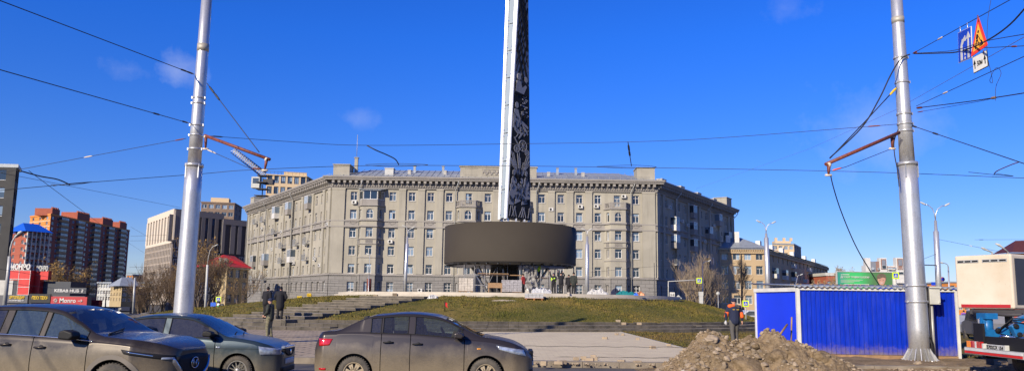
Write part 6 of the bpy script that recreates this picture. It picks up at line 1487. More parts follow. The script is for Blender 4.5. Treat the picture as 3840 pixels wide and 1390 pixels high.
    for c in (0, wb):
        for s in (-1, 1):
            vs = []; N_ = 14
            for k in range(N_+1):
                a = pi*k/N_-.0; vs += [(c+p['ar']*1.0*cos(a), s*(side(c, .6)-.015), wr+p['ar']*1.0*sin(a)), (c+p['ar']*cos(a), s*(hw-.34), wr+p['ar']*sin(a))]
            m.add(vs, [(2*k, 2*k+1, 2*k+3, 2*k+2) for k in range(N_)]); m.add([(c+p['ar']*cos(pi*k/N_), s*(hw-.34), wr+p['ar']*sin(pi*k/N_)) for k in range(N_+1)], [tuple(range(N_+1))])
            m.bb(c-p['ar'], c+p['ar'], s*(hw-.36), s*(hw-.30), .16, wr+.1)
    m.build('underbody', X['black'], root)
    m = MB(T); zb_ = zbelt(wb*.5)
    m.bb(ws[1]-.75, ws[1]-.42, -hw*.78, hw*.78, zb_-.35, zb_-.03); m.bb(x0+.5, rg[1]-.1, -hw*.8, hw*.8, zb_-.45, zb_-.06); m.bb(rg[1]-.1, ws[1]-.8, -hw*.8, hw*.8, .32, .36)
    m.build('cabin', X['interior'], root)
    for (sx, s) in ((p['seats'][0], -.37), (p['seats'][0], .37), (p['seats'][1], -.37), (p['seats'][1], .37)):
        m = MB(T); r_ = Matrix.Rotation(R(-14), 3, 'Y'); m.box((sx, s, zb_-.12), (.14,.48,.62), 0, r_); m.box((sx+.28, s, zb_-.42), (.5,.48,.14)); m.box((sx-.09, s, zb_+.28), (.10,.26,.18), 0, r_); bevel(m.build('seat', X['interior'], root), .03, 2)
    m = MB(T @ Matrix.Translation((ws[1]-.85, .37, zb_-.02)) @ Matrix.Rotation(R(65), 4, 'Y')); nn = 18; m.tube([(.18*cos(2*pi*k/nn), .18*sin(2*pi*k/nn), 0) for k in range(nn+1)], .015, 5); m.tube([(-.17,0,0),(.17,0,0)], .02, 5); m.tube([(0,0,0),(0,-.17,0)], .02, 5); m.build('steering_wheel', X['black'], root)
    # wheels
    for c in (0, wb):
        for s in (-1, 1):
            wc = Vector((c, s*(hw-.125), wr)); TW = T @ Matrix.Translation(wc); rr = p['rim']; w2 = .1
            m = MB(TW); m.lathe([(.06,s*.06),(.05,s*.085),(.0,s*.088)], 14, (0,0,0), 'Y'); m.lathe([(.14,s*-.02),(.0,s*-.02)], 14, (0,0,0), 'Y', 1); wo = m.build('wheel', [p['rimmat'], X['black']], root)
            m = MB(TW); m.lathe([(rr,-w2),(rr+.02,-w2-.008),(wr-.03,-w2),(wr-.006,-w2+.02),(wr,-w2+.045),(wr,w2-.045),(wr-.006,w2-.02),(wr-.03,w2),(rr+.02,w2+.008),(rr,w2)], 40, (0,0,0), 'Y')
            for k in range(40):
                a = 2*pi*k/40; m.box(((wr)*cos(a), s*.05, (wr)*sin(a)), (.014,.07,.02), 0, Matrix.Rotation(-a, 3, 'Y'))
            m.build('tyre', X['rubber'], wo)
            m = MB(TW); m.lathe([(rr,s*.10),(rr-.015,s*.102),(rr-.03,s*.07),(rr-.035,-s*.06)], 36, (0,0,0), 'Y')
            for k in range(p['spokes']):
                a = 2*pi*k/p['spokes']+.2; ca, sa_ = cos(a), sin(a); wd = p['spw']
                for dd in ((-.5,.5) if p.get('twin') else (0,)):
                    aa = a+dd*.30; o1 = (cos(aa), sin(aa))
                    m.add([(x*1.0, y, z) for x, y, z in [( .05*ca+wd*.8*sa_, s*.085, .05*sa_-wd*.8*ca), (.05*ca-wd*.8*sa_, s*.085, .05*sa_+wd*.8*ca), (o1[0]*(rr-.02)-wd*o1[1]*.7, s*.075, o1[1]*(rr-.02)+wd*o1[0]*.7), (o1[0]*(rr-.02)+wd*o1[1]*.7, s*.075, o1[1]*(rr-.02)-wd*o1[0]*.7)]], [(0,1,2,3),(3,2,1,0)])
            m.build('rim', p['rimmat'], wo)
            m = MB(TW); m.lathe([(rr-.04,s*.0),(0,s*.001)], 24, (0,0,0), 'Y'); m.build('brake_disc', X['brake'], wo)
    # lamp and trim patches on the sides (following the body) and on the nose
    def spatch(name, quad_, mat, off=.012, s=-1, par=None, nx=10, nz=5, thick=True):
        (ax, az), (bx_, bz), (cx, cz), (dx, dz_) = quad_; m = MB(T); vs = []
        for o in (off, -.03):
            for i in range(nx+1):
                for j in range(nz+1):
                    u, v = i/nx, j/nz; x = (1-v)*((1-u)*ax+u*bx_)+v*((1-u)*dx+u*cx); z = (1-v)*((1-u)*az+u*bz)+v*((1-u)*dz_+u*cz); bl = min(1, 4*min(u, 1-u)+.35)*min(1, 3*min(v, 1-v)+.45)
                    vs.append((x, s*(side(min(max(x, x0+.004), x1-.004), z)+(o*bl if o > 0 else o)), z))
        k = (nx+1)*(nz+1); G_ = lambda i, j, b: b*k+i*(nz+1)+j; fs = [(G_(i,j,0),G_(i+1,j,0),G_(i+1,j+1,0),G_(i,j+1,0)) for i in range(nx) for j in range(nz)]
        for i in range(nx): fs += [(G_(i,0,0),G_(i,0,1),G_(i+1,0,1),G_(i+1,0,0)), (G_(i,nz,0),G_(i+1,nz,0),G_(i+1,nz,1),G_(i,nz,1))]
        for j in range(nz): fs += [(G_(0,j,0),G_(0,j+1,0),G_(0,j+1,1),G_(0,j,1)), (G_(nx,j,0),G_(nx,j,1),G_(nx,j+1,1),G_(nx,j+1,0))]
        m.add(vs, fs, 0, True); return m.build(name, mat, par or root)
    def xfront(y, z):   # nose surface x for a given lateral y
        lo, hi = x1-ne[0], x1
        if abs(y) < side(x1-.001, z): return x1
        for _ in range(30):
            mid = (lo+hi)/2
            if side(mid, z) > abs(y): lo = mid
            else: hi = mid
        return lo
    def fpatch(name, ya, yb_, zf0, zf1, mat, off=.02, par=None, ny=16, nz=4, lean=0):
        m = MB(T); vs = []
        for o in (off, -.06):
            for i in range(ny+1):
                for j in range(nz+1):
                    y = ya+(yb_-ya)*i/ny; z0_, z1_ = zf0(y), zf1(y); z = z0_+(z1_-z0_)*j/nz; vs.append((xfront(y, min(z, ztop(x1-.03)-.02))+o, y, z))
        k = (ny+1)*(nz+1); G_ = lambda i, j, b: b*k+i*(nz+1)+j; fs = [(G_(i,j,0),G_(i+1,j,0),G_(i+1,j+1,0),G_(i,j+1,0)) for i in range(ny) for j in range(nz)]
        for i in range(ny): fs += [(G_(i,0,0),G_(i,0,1),G_(i+1,0,1),G_(i+1,0,0)), (G_(i,nz,0),G_(i+1,nz,0),G_(i+1,nz,1),G_(i,nz,1))]
        for j in range(nz): fs += [(G_(0,j,0),G_(0,j+1,0),G_(0,j+1,1),G_(0,j,1)), (G_(ny,j,0),G_(ny,j,1),G_(ny,j+1,1),G_(ny,j+1,0))]
        m.add(vs, fs, 0, True); return m.build(name, mat, par or root)
    def mirror(mx, mz, s, mat, sz=(.10,.12,.085)):
        y = side(mx, zbelt(mx)); m = MB(T); m.prism([(mx-sz[0], mz-sz[2]*.8), (mx-sz[0]*.9, mz+sz[2]*.7), (mx-sz[0]*.2, mz+sz[2]), (mx+sz[0]*.8, mz+sz[2]*.55), (mx+sz[0], mz-sz[2]*.3), (mx+sz[0]*.5, mz-sz[2])], s*(y+.05), s*(y+.05+sz[1]*1.6)); o = m.build('mirror', mat, root, fixn=True); bevel(o, .028, 3)
        m = MB(T); m.box((mx+.02, s*(y+.02), mz-.06), (.07,.10,.03)); m.build('mirror_stalk', X['black'], o)
    p['extra'](root, T, spatch, fpatch, mirror, side, zbelt, ztop, xfront)
    return root
X['interior'] = M('car_interior', (.022,.022,.024), .85); X['brake'] = M('brake_disc', (.12,.11,.10), .6, .5)
X['carglass'] = carglass('car_glass', (.50,.60,.56), .03, .08); X['carglass_dark'] = carglass('tinted_car_glass', (.10,.11,.12), .06, .14)
X['carglass_teal_sheen'] = carglass('teal_sheen_car_glass', (.35,.42,.42), .10, .30, (.16,.21,.21)); X['ws_blue'] = carglass('windshield_glass', (.30,.36,.38), .06, .05)  # crossover side glass: pale teal reflection painted into the diffuse dust veil
X['lens'] = M('headlamp_lens', (.45,.5,.58), .12, .35, var=.3, scale=14, coat=.8); X['tail_lens'] = M('tail_lens', (.55,.015,.015), .15, var=.25, scale=12, coat=.8)
X['rim_dusty'] = M('dusty_rim', (.36,.29,.19), .55, .2); X['rim_dark'] = M('dark_rim', (.30,.29,.27), .45, .5)
X['plate'] = M('plate_white', (.62,.62,.6), .5)
# grey brown sedan
pc = paint('grey_brown_paint', (.030,.025,.026), (.25,.195,.115), .22, .90, .85, .45, .3)
def ex_cor(root, T, sp, fp, mir, side, zb, zt, xf):
    for s in (-1, 1):
        o = sp('headlight', [(2.86,.80),(3.40,.66),(3.34,.80),(2.80,.88)], X['lens'], .014, s); sp('tail_light', [(-.72,.82),(-.50,.84),(-.44,.965),(-.74,.97)], X['tail_lens'], .014, s)
        mir(2.07, 1.07, s, pc, (.10,.12,.065))
        m = MB(T); m.add([(1.90,s*(side(1.95,1.02)-.02),1.04),(2.22,s*(side(2.2,1.0)-.02),.99),(2.12,s*(side(2.1,1.)-.04),1.12),(1.95,s*(side(2.0,1.)-.05),1.16)], [(0,1,2,3),(3,2,1,0)]); m.build('mirror_base', X['black'], root)
    for z in (.60,.66,.72): fp('grille_bar', -.42, .42, lambda y, z=z: z, lambda y, z=z: z+.022, X['chrome'], .02, lean=.25)
    fp('grille', -.45, .45, lambda y: .57, lambda y: .76, X['black'], .012, lean=.25); fp('lower_grille', -.6, .6, lambda y: .28, lambda y: .42, X['black'], .012)
    fp('licence_plate', -.26, .26, lambda y: .46, lambda y: .57, X['plate'], .025)
    m = MB(T); m.tube([(2.5,-.5,1.10),(2.35,0,1.11)], .012, 4); m.tube([(2.5,.1,1.12),(2.35,.5,1.09)], .012, 4); m.build('wiper', X['black'], root)
    m = MB(T); m.tube([(-.25+.0,-.0,1.48),(-.3,0,1.62)], .006, 4)
    sp('rear_bumper_reflector', [(-.70,.36),(-.55,.36),(-.55,.40),(-.70,.40)], X['tail_lens'], .01, -1)
    for s in (-1,1): sp('side_marker', [(2.42,.80),(2.50,.80),(2.50,.825),(2.42,.825)], M('amber_lens', (.6,.25,.03), .2), .01, s)
k = 15.4
Tc = Matrix.Translation((P(1330,1389,k).x-.03, k+.86, 0))
make_car(dict(T=Tc, name='parked_car', label='dusty grey brown sedan with a red tail light, nearest the photo centre', W=1.72, x0=-.86, x1=3.53, wb=2.6, wr=.315, ar=.375, paint=pc, rim=.205, rimmat=X['rim_dusty'], spokes=7, spw=.03, twin=True,
  top=[(-.86,.60),(-.83,.80),(-.79,1.02),(-.71,1.10),(-.6,1.115),(-.36,1.125),(-.30,1.15),(-.10,1.27),(.10,1.375),(.31,1.455),(.55,1.475),(.8,1.505),(1.05,1.515),(1.3,1.505),(1.6,1.47),(1.85,1.38),(2.2,1.185),(2.48,1.055),(2.75,1.02),(3.07,.955),(3.25,.89),(3.4,.80),(3.5,.70),(3.53,.62)],
  belt=[(-.86,.58),(-.80,.93),(-.70,1.06),(-.3,1.08),(.3,1.07),(1.2,1.05),(2.2,.985),(2.6,.955),(3.0,.90),(3.3,.79),(3.5,.62)],
  low=[(-.86,.42),(-.8,.30),(-.5,.22),(3.2,.20),(3.45,.22),(3.53,.35)], doors=[.52,1.10,2.17], sill=.31, wins=[(.30,.50),(.54,1.04),(1.18,2.12)], darkwins=(0,), ws=(1.78,2.52), rg=(-.33,.34), handles=[(.45+.22,.91),(1.25,.885)], handlemat=X['black'], seats=(.25,1.25), glass=X['carglass'], wsglass=X['ws_blue'], extra=ex_cor))
# teal sedan
pt_ = paint('teal_grey_paint', (.026,.046,.060), (.22,.175,.105), .18, .72, .8, .45, .28)
def ex_lad(root, T, sp, fp, mir, side, zb, zt, xf):
    for s in (-1, 1):
        sp('headlight', [(2.94,.60),(3.27,.60),(3.27,.72),(2.90,.78)], X['lens'], .02, s, nx=24); mir(1.93, 1.02, s, X['black'], (.105,.12,.065)); sp('side_marker', [(2.04,.73),(2.13,.73),(2.13,.765),(2.04,.765)], X['lens'], .012, s)
        m = MB(T); m.add([(1.85,s*(side(1.9,.98)-.02),.97),(2.1,s*(side(2.1,.96)-.02),.94),(2.0,s*(side(2.0,.95)-.04),1.07),(1.85,s*(side(1.9,1.)-.05),1.15)], [(0,1,2,3),(3,2,1,0)]); m.build('mirror_base', X['black'], root)
        sp('side_seam', [(-.5,.72),(2.9,.72),(2.9,.727),(-.5,.727)], X['black'], .004, s, nx=40, nz=1)
    fp('grille', -.34, .34, lambda y: .55+.1*(y/.34)**2, lambda y: .71, X['black'], .02, lean=.15); fp('grille_trim', -.37, .37, lambda y: .715, lambda y: .76, X['lens'], .028, lean=.15)
    m = MB(T); m.lathe([(.055,0),(.04,.01),(.0,.01)], 16, (xf(0,.63)+.03, 0, .635), 'X'); m.build('emblem', X['chrome'], root)
    fp('licence_plate', -.26, .26, lambda y: .40, lambda y: .51, X['plate'], .03); fp('lower_grille', -.5, .5, lambda y: .24, lambda y: .34, X['black'], .015)
    m = MB(T); m.tube([(2.3,-.5,1.0),(2.15,.05,1.03)], .012, 4); m.tube([(2.3,.05,1.02),(2.15,.5,1.0)], .012, 4); m.build('wiper', X['black'], root)
    m = MB(T @ Matrix.Translation((0,0,0))); 
k = 15.75
Tl = Matrix.Translation((P(886,1382,k).x-2.49, k+.84, 0))
make_car(dict(T=Tl, name='parked_car', label='teal four door sedan with alloy wheels parked between two brown cars', W=1.68, x0=-.98, x1=3.30, wb=2.49, wr=.292, ar=.35, paint=pt_, rim=.20, rimmat=X['rim_dark'], spokes=12, spw=.012,
  top=[(-.98,.60),(-.95,.85),(-.9,.98),(-.7,1.0),(-.42,1.02),(0,1.22),(.3,1.35),(.55,1.39),(.9,1.41),(1.3,1.395),(1.5,1.36),(1.7,1.26),(2.0,1.075),(2.2,.965),(2.5,.93),(2.8,.885),(3.0,.83),(3.15,.77),(3.26,.68),(3.3,.60)],
  belt=[(-.98,.58),(-.9,.88),(-.5,.95),(.2,.95),(1.2,.935),(2.0,.905),(2.4,.885),(2.8,.83),(3.1,.74),(3.28,.6)],
  low=[(-.98,.36),(-.9,.26),(-.5,.21),(3.0,.19),(3.25,.21),(3.3,.33)], doors=[.02,.98,2.02], sill=.29, wins=[(-.35,-.04),(.08,.92),(1.05,1.98)], darkwins=(0,1), ws=(1.52,2.22), rg=(-.42,.25), handles=[(.18,.84),(1.15,.82)], handlemat=X['black'], seats=(.25,1.15), glass=X['carglass_dark'], wsglass=X['ws_blue'], extra=ex_lad))
# brown crossover
pm2 = paint('dark_brown_paint', (.034,.027,.020), (.25,.195,.115), .30, 1.0, .85, .45, .25)
X['clad'] = M('grey_wheel_cladding', (.16,.14,.115), .8)
def ex_maz(root, T, sp, fp, mir, side, zb, zt, xf):
    for s in (-1, 1):
        sp('headlight', [(2.88,.85),(3.50,.74),(3.50,.82),(2.82,.92)], X['black'], .016, s, nx=30); sp('daytime_strip', [(2.93,.875),(3.30,.80),(3.30,.825),(2.89,.90)], X['chrome'], .024, s, nx=16); sp('projector_lens', [(3.36,.76),(3.49,.75),(3.49,.79),(3.36,.80)], X['lens'], .026, s)
        mir(2.04, 1.13, s, X['black'], (.13,.13,.08))
        for c in (0, 2.7):                     # wheel arch cladding
            m = MB(T)
            vs = []
            for r_, o in ((.405,.012),(.475,.014)):
                for kx in range(21): a = -.25+(pi+.5)*kx/20; x = c+r_*cos(a); z = .36+r_*sin(a); vs.append((x, s*(side(x, max(z, .25))+o), z))
            m.add(vs, [(i, i+1, 22+i, 21+i) for i in range(20)], 0, True)
            m.add([(v[0], v[1]-s*(.03 if i < 21 else .02), v[2]) for i, v in enumerate(vs)], [(i, 21+i, 22+i, i+1) for i in range(20)], 0, True)
            m.build('arch_cladding', X['clad'], root)
    fp('grille', -.46, .46, lambda y: .48+.16*(abs(y)/.46)**3, lambda y: .83-.04*(y/.46)**2, X['black'], .02, lean=.12)
    fp('grille_trim', -.52, .52, lambda y: .42+.28*(abs(y)/.52)**3, lambda y: .465+.31*(abs(y)/.52)**3, X['chrome'], .045, ny=30, lean=.12)
    m = MB(T); cx = xf(0,.68)+.035; cy, cz = -.0, .68; nn = 24
    m.tube([(cx, cy+.105*cos(2*pi*i/nn), cz+.085*sin(2*pi*i/nn)) for i in range(nn+1)], .009, 6); m.tube([(cx,cy-.095,cz+.03),(cx,cy-.04,cz+.045),(cx,cy,cz-.02),(cx,cy+.04,cz+.045),(cx,cy+.095,cz+.03)], .009, 6); m.tube([(cx,cy-.05,cz+.04),(cx,cy-.035,cz-.06)], .008, 5); m.tube([(cx,cy+.05,cz+.04),(cx,cy+.035,cz-.06)], .008, 5); m.build('emblem', X['chrome'], root)
    m = MB(T); m.tube([(2.4,-.6,1.13),(2.25,.0,1.2)], .013, 4); m.build('wiper', X['black'], root)
k = 12.05
Tm = Matrix.Translation((P(414,1382,k).x, k, 0)) @ Matrix.Rotation(R(-8), 4, 'Z') @ Matrix.Translation((-2.7, .92, 0))
make_car(dict(T=Tm, name='parked_car', label='large dusty brown crossover with a black grille, cut by the left edge', W=1.84, x0=-.95, x1=3.52, wb=2.7, wr=.355, ar=.41, paint=pm2, rim=.235, rimmat=X['rim_dusty'], spokes=5, spw=.04, twin=True, chrome=True, zs=1.12, nose=(.55,.50),
  top=[(-.95,.70),(-.9,1.1),(-.75,1.32),(-.5,1.47),(-.1,1.54),(.5,1.585),(1.0,1.595),(1.4,1.575),(1.66,1.52),(1.95,1.36),(2.28,1.155),(2.45,1.11),(3.0,1.07),(3.3,1.01),(3.48,.94),(3.58,.86),(3.62,.78)],
  belt=[(-.95,.68),(-.9,.98),(-.6,1.10),(0,1.10),(1.0,1.075),(2.0,1.04),(2.45,1.015),(3.0,.97),(3.35,.88),(3.55,.80),(3.62,.72)],
  low=[(-.95,.45),(-.85,.32),(-.5,.26),(3.3,.24),(3.55,.26),(3.62,.38)], doors=[.62,1.31,2.26], sill=.34, wins=[(-.35,.66),(.80,1.37),(1.47,2.2)], darkwins=(0,), ws=(1.66,2.28), rg=(-.72,-.40), handles=[(.85,.95),(1.46,.92)], handlemat=pm2, seats=(.45,1.35), glass=X['carglass_teal_sheen'], wsglass=X['ws_blue'], extra=ex_maz))
# distant cars: compact version with fewer parts
def small_car(label, px, py, d, L_, H_, col, rz=0, suv=False, z0=0):
    g = P(px, py, d); z0 = GZ(g.x, d); T = TR(g.x, d, z0, rz); t = thing('distant_car', label, 'car', (g.x, d, z0)); w = 1.75; mt = M('car_paint', col, .35, .2, coat=.5, scale=4)
    prof = [(-.5,.25),(-.5,.62),(-.46,.66),(-.30,.68),(-.16,1.0),(.10,1.0),(.26,.70),(.44,.62),(.5,.5),(.5,.25)] if not suv else [(-.5,.22),(-.5,.6),(-.46,.95),(-.38,1.0),(.12,.99),(.26,.68),(.46,.6),(.5,.5),(.5,.22)]
    pr = [(x*L_, z*H_) for x, z in prof]; m = MB(T); m.prism(pr, -w/2, w/2); bevel(m.build('body', mt, t), .06, 2)
    m = MB(T); gl = [(-.27,.69),(-.145,.94),(.09,.94),(.22,.71)] if not suv else [(-.42,.64),(-.42,.92),(.10,.92),(.22,.68)]
    m.prism([(x*L_, z*H_) for x, z in gl], -w/2-.015, w/2+.015); m.build('window', X['pane_dark'], t)
    m = MB(T); q = [(.255*L_,-w*.42,.71*H_),(.255*L_,w*.42,.71*H_),(.115*L_,w*.38,.965*H_),(.115*L_,-w*.38,.965*H_)]; m.add([(a+.03, b, c+.02) for a, b, c in q], [(0,1,2,3)]); m.build('windshield', X['pane_dark'], t)
    for x in (-.3, .31):
        for s in (-1, 1): m = MB(T @ Matrix.Translation((x*L_, s*(w/2-.08), .32))); m.lathe([(0,-.11),(.2,-.11),(.32,-.10),(.32,.10),(.2,.11),(0,.11)], 16, (0,0,0), 'Y'); m.build('wheel', X['rubber'], t)
    m = MB(T); 
    for s in (-1,1): m.box((.495*L_, s*w*.36, .55*H_), (.06,.3,.12))
    m.build('headlight', X['lens'], t); return t
small_car('dark crossover parked behind the teal sedan and the brown crossover', 508, 1150, 90, 4.6, 1.62, (.02,.02,.024), R(12), True)
small_car('silver car between the blue hut and the truck', 3610, 1230, 52, 4.3, 1.45, (.35,.36,.38), R(80))
small_car('dark blue grey car right of the silver one under the truck body', 3668, 1225, 56, 4.4, 1.5, (.06,.07,.09), R(75))
small_car('grey van cut by the truck chassis behind the black mudguard', 3700, 1220, 44, 4.6, 1.8, (.16,.16,.17), R(70), True)
small_car('white car behind the crossing sign left of the blue hut', 2820, 1165, 70, 4.4, 1.5, (.6,.6,.6), R(5))
small_car('small red and white car by the street left of the two dark coated men', 974, 1160, 118, 4.3, 1.9, (.5,.03,.02), R(0), True)
# ================================================================ DIRT PILE, HUT, TRUCK
cx0 = P(2480,1378,20.4).x; 
def pileh(x, y):     # ridge of spoil with two peaks
    X0, X1 = 3.6, 8.95
    if not (X0 < x < X1): return 0
    a = (x-X0)/(X1-X0); prof = [(0,0),(.10,.30),(.22,.62),(.28,.98),(.34,.90),(.40,.66),(.50,.78),(.545,.85),(.56,.70),(.62,.98),(.66,1.05),(.70,.86),(.76,.62),(.86,.40),(.93,.22),(1,0)]
    prof = [(0,0),(.06,.22),(.14,.5),(.2,.8),(.265,1.0),(.31,.95),(.36,.80),(.42,.82),(.46,.9),(.50,.86),(.55,1.0),(.58,1.06),(.63,.90),(.7,.74),(.77,.60),(.85,.46),(.93,.22),(1,0)]
    h = ip(prof, a); yc = 19.7+.25*sin(x*1.4); w = 1.75; t = abs(y-yc)/w
    return h*max(0, 1-t**1.25)*1.08 if t < 1 else 0
rn = random.Random(77); m = MB(); nx, ny = 320, 170; vs = []
def rough(x, y): 
    from mathutils import noise as mn
    v = Vector((x, y, 0)); return .14*mn.noise(v*2.2)+.10*mn.noise(v*5.5+Vector((3,1,2)))+.05*mn.noise(v*13)+.03*mn.noise(v*29)
for i in range(nx+1):
    for j in range(ny+1):
        x = 3.7+7.0*i/nx; y = 17.6+4.3*j/ny; h = pileh(x, y); vs.append((x, y, -.04+h+rough(x, y)*min(1, h*5)+(0 if h > 0 else -.03)))
m.add(vs, [(i*(ny+1)+j, (i+1)*(ny+1)+j, (i+1)*(ny+1)+j+1, i*(ny+1)+j+1) for i in range(nx) for j in range(ny)], 0, True)
m.build('dirt_pile', X['dirt'], None, 'long heap of brown earth and rubble in the right foreground', 'dirt pile')
def rockmesh(mb, c, r, rnd, sc=(1,1,.75), mi=0, flat=True):
    base = [Vector(v) for v in ((1,0,0),(-1,0,0),(0,1,0),(0,-1,0),(0,0,1),(0,0,-1))]; vs = []; 
    dirs = [(0,0,1)]+[(cos(a)*.85, sin(a)*.85, .5) for a in [i*2*pi/5+.3 for i in range(5)]]+[(cos(a), sin(a), -.15) for a in [i*2*pi/6 for i in range(6)]]+[(cos(a)*.6, sin(a)*.6, -.8) for a in [i*2*pi/4 for i in range(4)]]
    bm = bmesh.new()
    rot = Matrix.Rotation(rnd.uniform(0, 6.28), 3, 'Z') @ Matrix.Rotation(rnd.uniform(-.6, .6), 3, 'X')
    for d in dirs: v = Vector(d).normalized()*r*rnd.uniform(.7, 1.2); v = Vector((v.x*sc[0], v.y*sc[1], v.z*sc[2])); bm.verts.new(rot @ v)
    bmesh.ops.convex_hull(bm, input=bm.verts); bm.verts.index_update(); vl = [v.co+Vector(c) for v in bm.verts]; bm.verts.ensure_lookup_table()
    mb.add(vl, [tuple(v.index for v in f.verts) for f in bm.faces], mi); bm.free()
m = MB(); m2 = MB()
for k in range(1100):
    x = rn.uniform(3.6, 9.3); y = rn.uniform(17.8, 20.4); h = pileh(x, y)
    if h <= 0.02: continue
    r = rn.choice([.02,.025,.03,.035,.05,.07]) * (1.25 if x < 6.2 else 1); rockmesh(m, (x, y, -.04+h+rough(x, y)*min(1, h*5)+r*.2), r, rn, (1,1,.7), 0 if rn.random() < .6 else 1)
m.build('rubble', [X['rock'], X['rock_pale']], None, 'small stones strewn over the brown heap', 'rubble', None, 'stuff')
labs = [((5.75,18.75),.40,'rock','tall pale brown slab of earth in the middle of the heap, nearest the camera'),((5.05,19.6),.20,'rock_pale','pale pointed boulder at the left peak of the heap'),((6.5,18.9),.24,'rock','dark boulder right of the tall slab'),((7.0,18.8),.28,'rock','broad flat boulder in the lower middle right of the heap'),((7.6,19.0),.30,'rock','big tilted slab right of the right peak of the heap'),((6.1,19.5),.15,'rock','rounded boulder between the two peaks of the heap'),((8.5,19.0),.2,'rock_pale','pale boulder towards the right foot of the heap'),((4.35,18.9),.13,'rock_pale','white broken stone at the left foot of the heap'),((4.1,18.6),.17,'white_stone','whitest stone lying on the kerb at the left end of the heap'),((7.3,19.5),.13,'rock','small boulder on the right slope just below the peak'),((4.75,18.85),.14,'rock','ochre stone on the left slope of the heap'),((8.0,19.4),.15,'rock','flat stone near the corner post of the blue hut')]
from mathutils import noise as mno
def bigrock(c, r, rnd, sc):
    bm = bmesh.new(); bmesh.ops.create_icosphere(bm, subdivisions=4, radius=1); pl = [(Vector((rnd.uniform(-1,1), rnd.uniform(-1,1), rnd.uniform(-.6,1))).normalized(), rnd.uniform(.62,.9)) for _ in range(11)]; o = Vector((rnd.uniform(0,50),)*3)
    rot = Matrix.Rotation(rnd.uniform(0, 6.28), 3, 'Z') @ Matrix.Rotation(rnd.uniform(-.5, .5), 3, 'Y')
    for v in bm.verts:
        p = v.co.copy()
        for n_, d_ in pl:
            e = p.dot(n_)-d_
            if e > 0: p -= n_*e
        p *= 1+.16*mno.noise(p*2.3+o)+.09*mno.noise(p*6+o)+.05*mno.noise(p*14+o)
        v.co = rot @ Vector((p.x*sc[0], p.y*sc[1], p.z*sc[2]))*r+Vector(c)
    m = MB(); bm.verts.index_update(); m.add([v.co.copy() for v in bm.verts], [tuple(v.index for v in f.verts) for f in bm.faces], 0, True); bm.free(); return m
for (x, y), r, mt, lab in labs:
    bigrock((x, y, pileh(x, y)-.08), r*.92, rn, (.75,.9,1.2) if r > .4 else (1.2,1,.75)).build('boulder', X['dirt'] if mt == 'rock' else X[mt], None, lab, 'boulder', 'boulders on the dirt heap')
# second small dirt hill at right foreground
m = MB(); vs = []
for i in range(61):
    for j in range(31):
        x = 12.0+3.2*i/60; y = 20.0+1.8*j/30; u = (x-13.7)/1.5; v = (y-20.9)/.8; h = .30*max(0, 1-u*u-v*v*.9); vs.append((x, y, -.05+h+rough(x, y)*.9*min(1, h*9)))
m.add(vs, [(i*31+j, (i+1)*31+j, (i+1)*31+j+1, i*31+j+1) for i in range(60) for j in range(30)], 0, True); m.build('dirt_pile', X['dirt'], None, 'small low mound of earth at the bottom right corner', 'dirt pile')
m = MB()
for k in range(500):
    x = rn.uniform(10.2, 15); y = rn.uniform(20.6, 24.2); r = rn.choice([.015,.02,.03,.04]); rockmesh(m, (x, y, .1), r, rn)
for k in range(260): x = rn.uniform(-1.2, 4.2); y = rn.uniform(21.3, 22.0); r = rn.choice([.015,.02,.03,.045]); rockmesh(m, (x, y, .1+r*.2), r, rn)
m.build('rubble', X['rock_pale'], None, 'gravel crumbs scattered along the kerb and the bare verge', 'rubble', None, 'stuff')
rockm = MB(); rockmesh(rockm, (P(3440,1378,22.4).x, 22.4, .17), .13, rn); rockm.build('boulder', X['rock_pale'], None, 'lone pale stone on the kerb below the flange of the right pole', 'boulder')
# shovel handles
for (a, b, lab) in ((P(2918,1262,20.0), P(2952,1215,20.3), 'short thick wooden handle leaning out of the top of the heap'), (P(2967,1276,20.6), P(2969,1187,20.6), 'upright grey wooden handle stuck behind the heap')):
    t = thing('shovel', lab, 'shovel', tuple(a)); m = MB(); m.tube([a-(b-a)*.3, b], .028 if 'short' in lab else .022, 8); m.build('handle', X['wood'], t); m = MB(); c = a-(b-a)*.35; m.box(c, (.2,.03,.25)); m.build('blade', X['rust'], t)
# blue hut
hb = thing('site_hut', 'bright blue corrugated metal site hut with white corner posts and a low roof', 'hut', tuple(P(3290,1340,25.4).xy)+(.1,))
FLc, FRc = P(2998,1340,25.4), P(3597,1344,25.2); BLc = P(2838,1300,28.0); zt = 2.35; zL = .14
A_ = Vector((FLc.x, FLc.y, 0)); B_ = Vector((FRc.x, FRc.y, 0)); D_ = Vector((BLc.x, BLc.y, 0)); C_ = B_+(D_-A_)
X['blue_metal'] = M('blue_corrugated_metal', (.003,.030,.44), .3, .0, var=.08, scale=1.2, col2=(.003,.022,.34))
def muddy(mt):
    nt = mt.node_tree; b = nt.nodes['Principled BSDF']; src = b.inputs['Base Color'].links[0].from_socket; p = pos(nt); sx = nt.nodes.new('ShaderNodeSeparateXYZ'); lk(nt, p, sx.inputs[0])
    ad = nt.nodes.new('ShaderNodeMath'); ad.operation = 'MULTIPLY_ADD'; lk(nt, noise(nt, p, 5, 6, .75), ad.inputs[0]); ad.inputs[1].default_value = -.9; lk(nt, sx.outputs[2], ad.inputs[2])
    c = mixc(nt, ramp(nt, ad.outputs[0], -.30, .10, .8, 0), src, (.22,.17,.11)); c = mixc(nt, ramp(nt, noise(nt, scaled(nt, p, (1.5, 1.5, .2)), 3, 6, .75), .5, .8, 0, .30), c, (.10,.13,.42)); lk(nt, c, b.inputs['Base Color']); return mt
X['blue_metal'] = muddy(X['blue_metal'])
X['blue_panel_sunlit'] = M('blue_flat_panel_sunlit', (.003,.035,.66), .5, var=.06, scale=1)  # end facing the sun: its brightness is put into this lighter blue
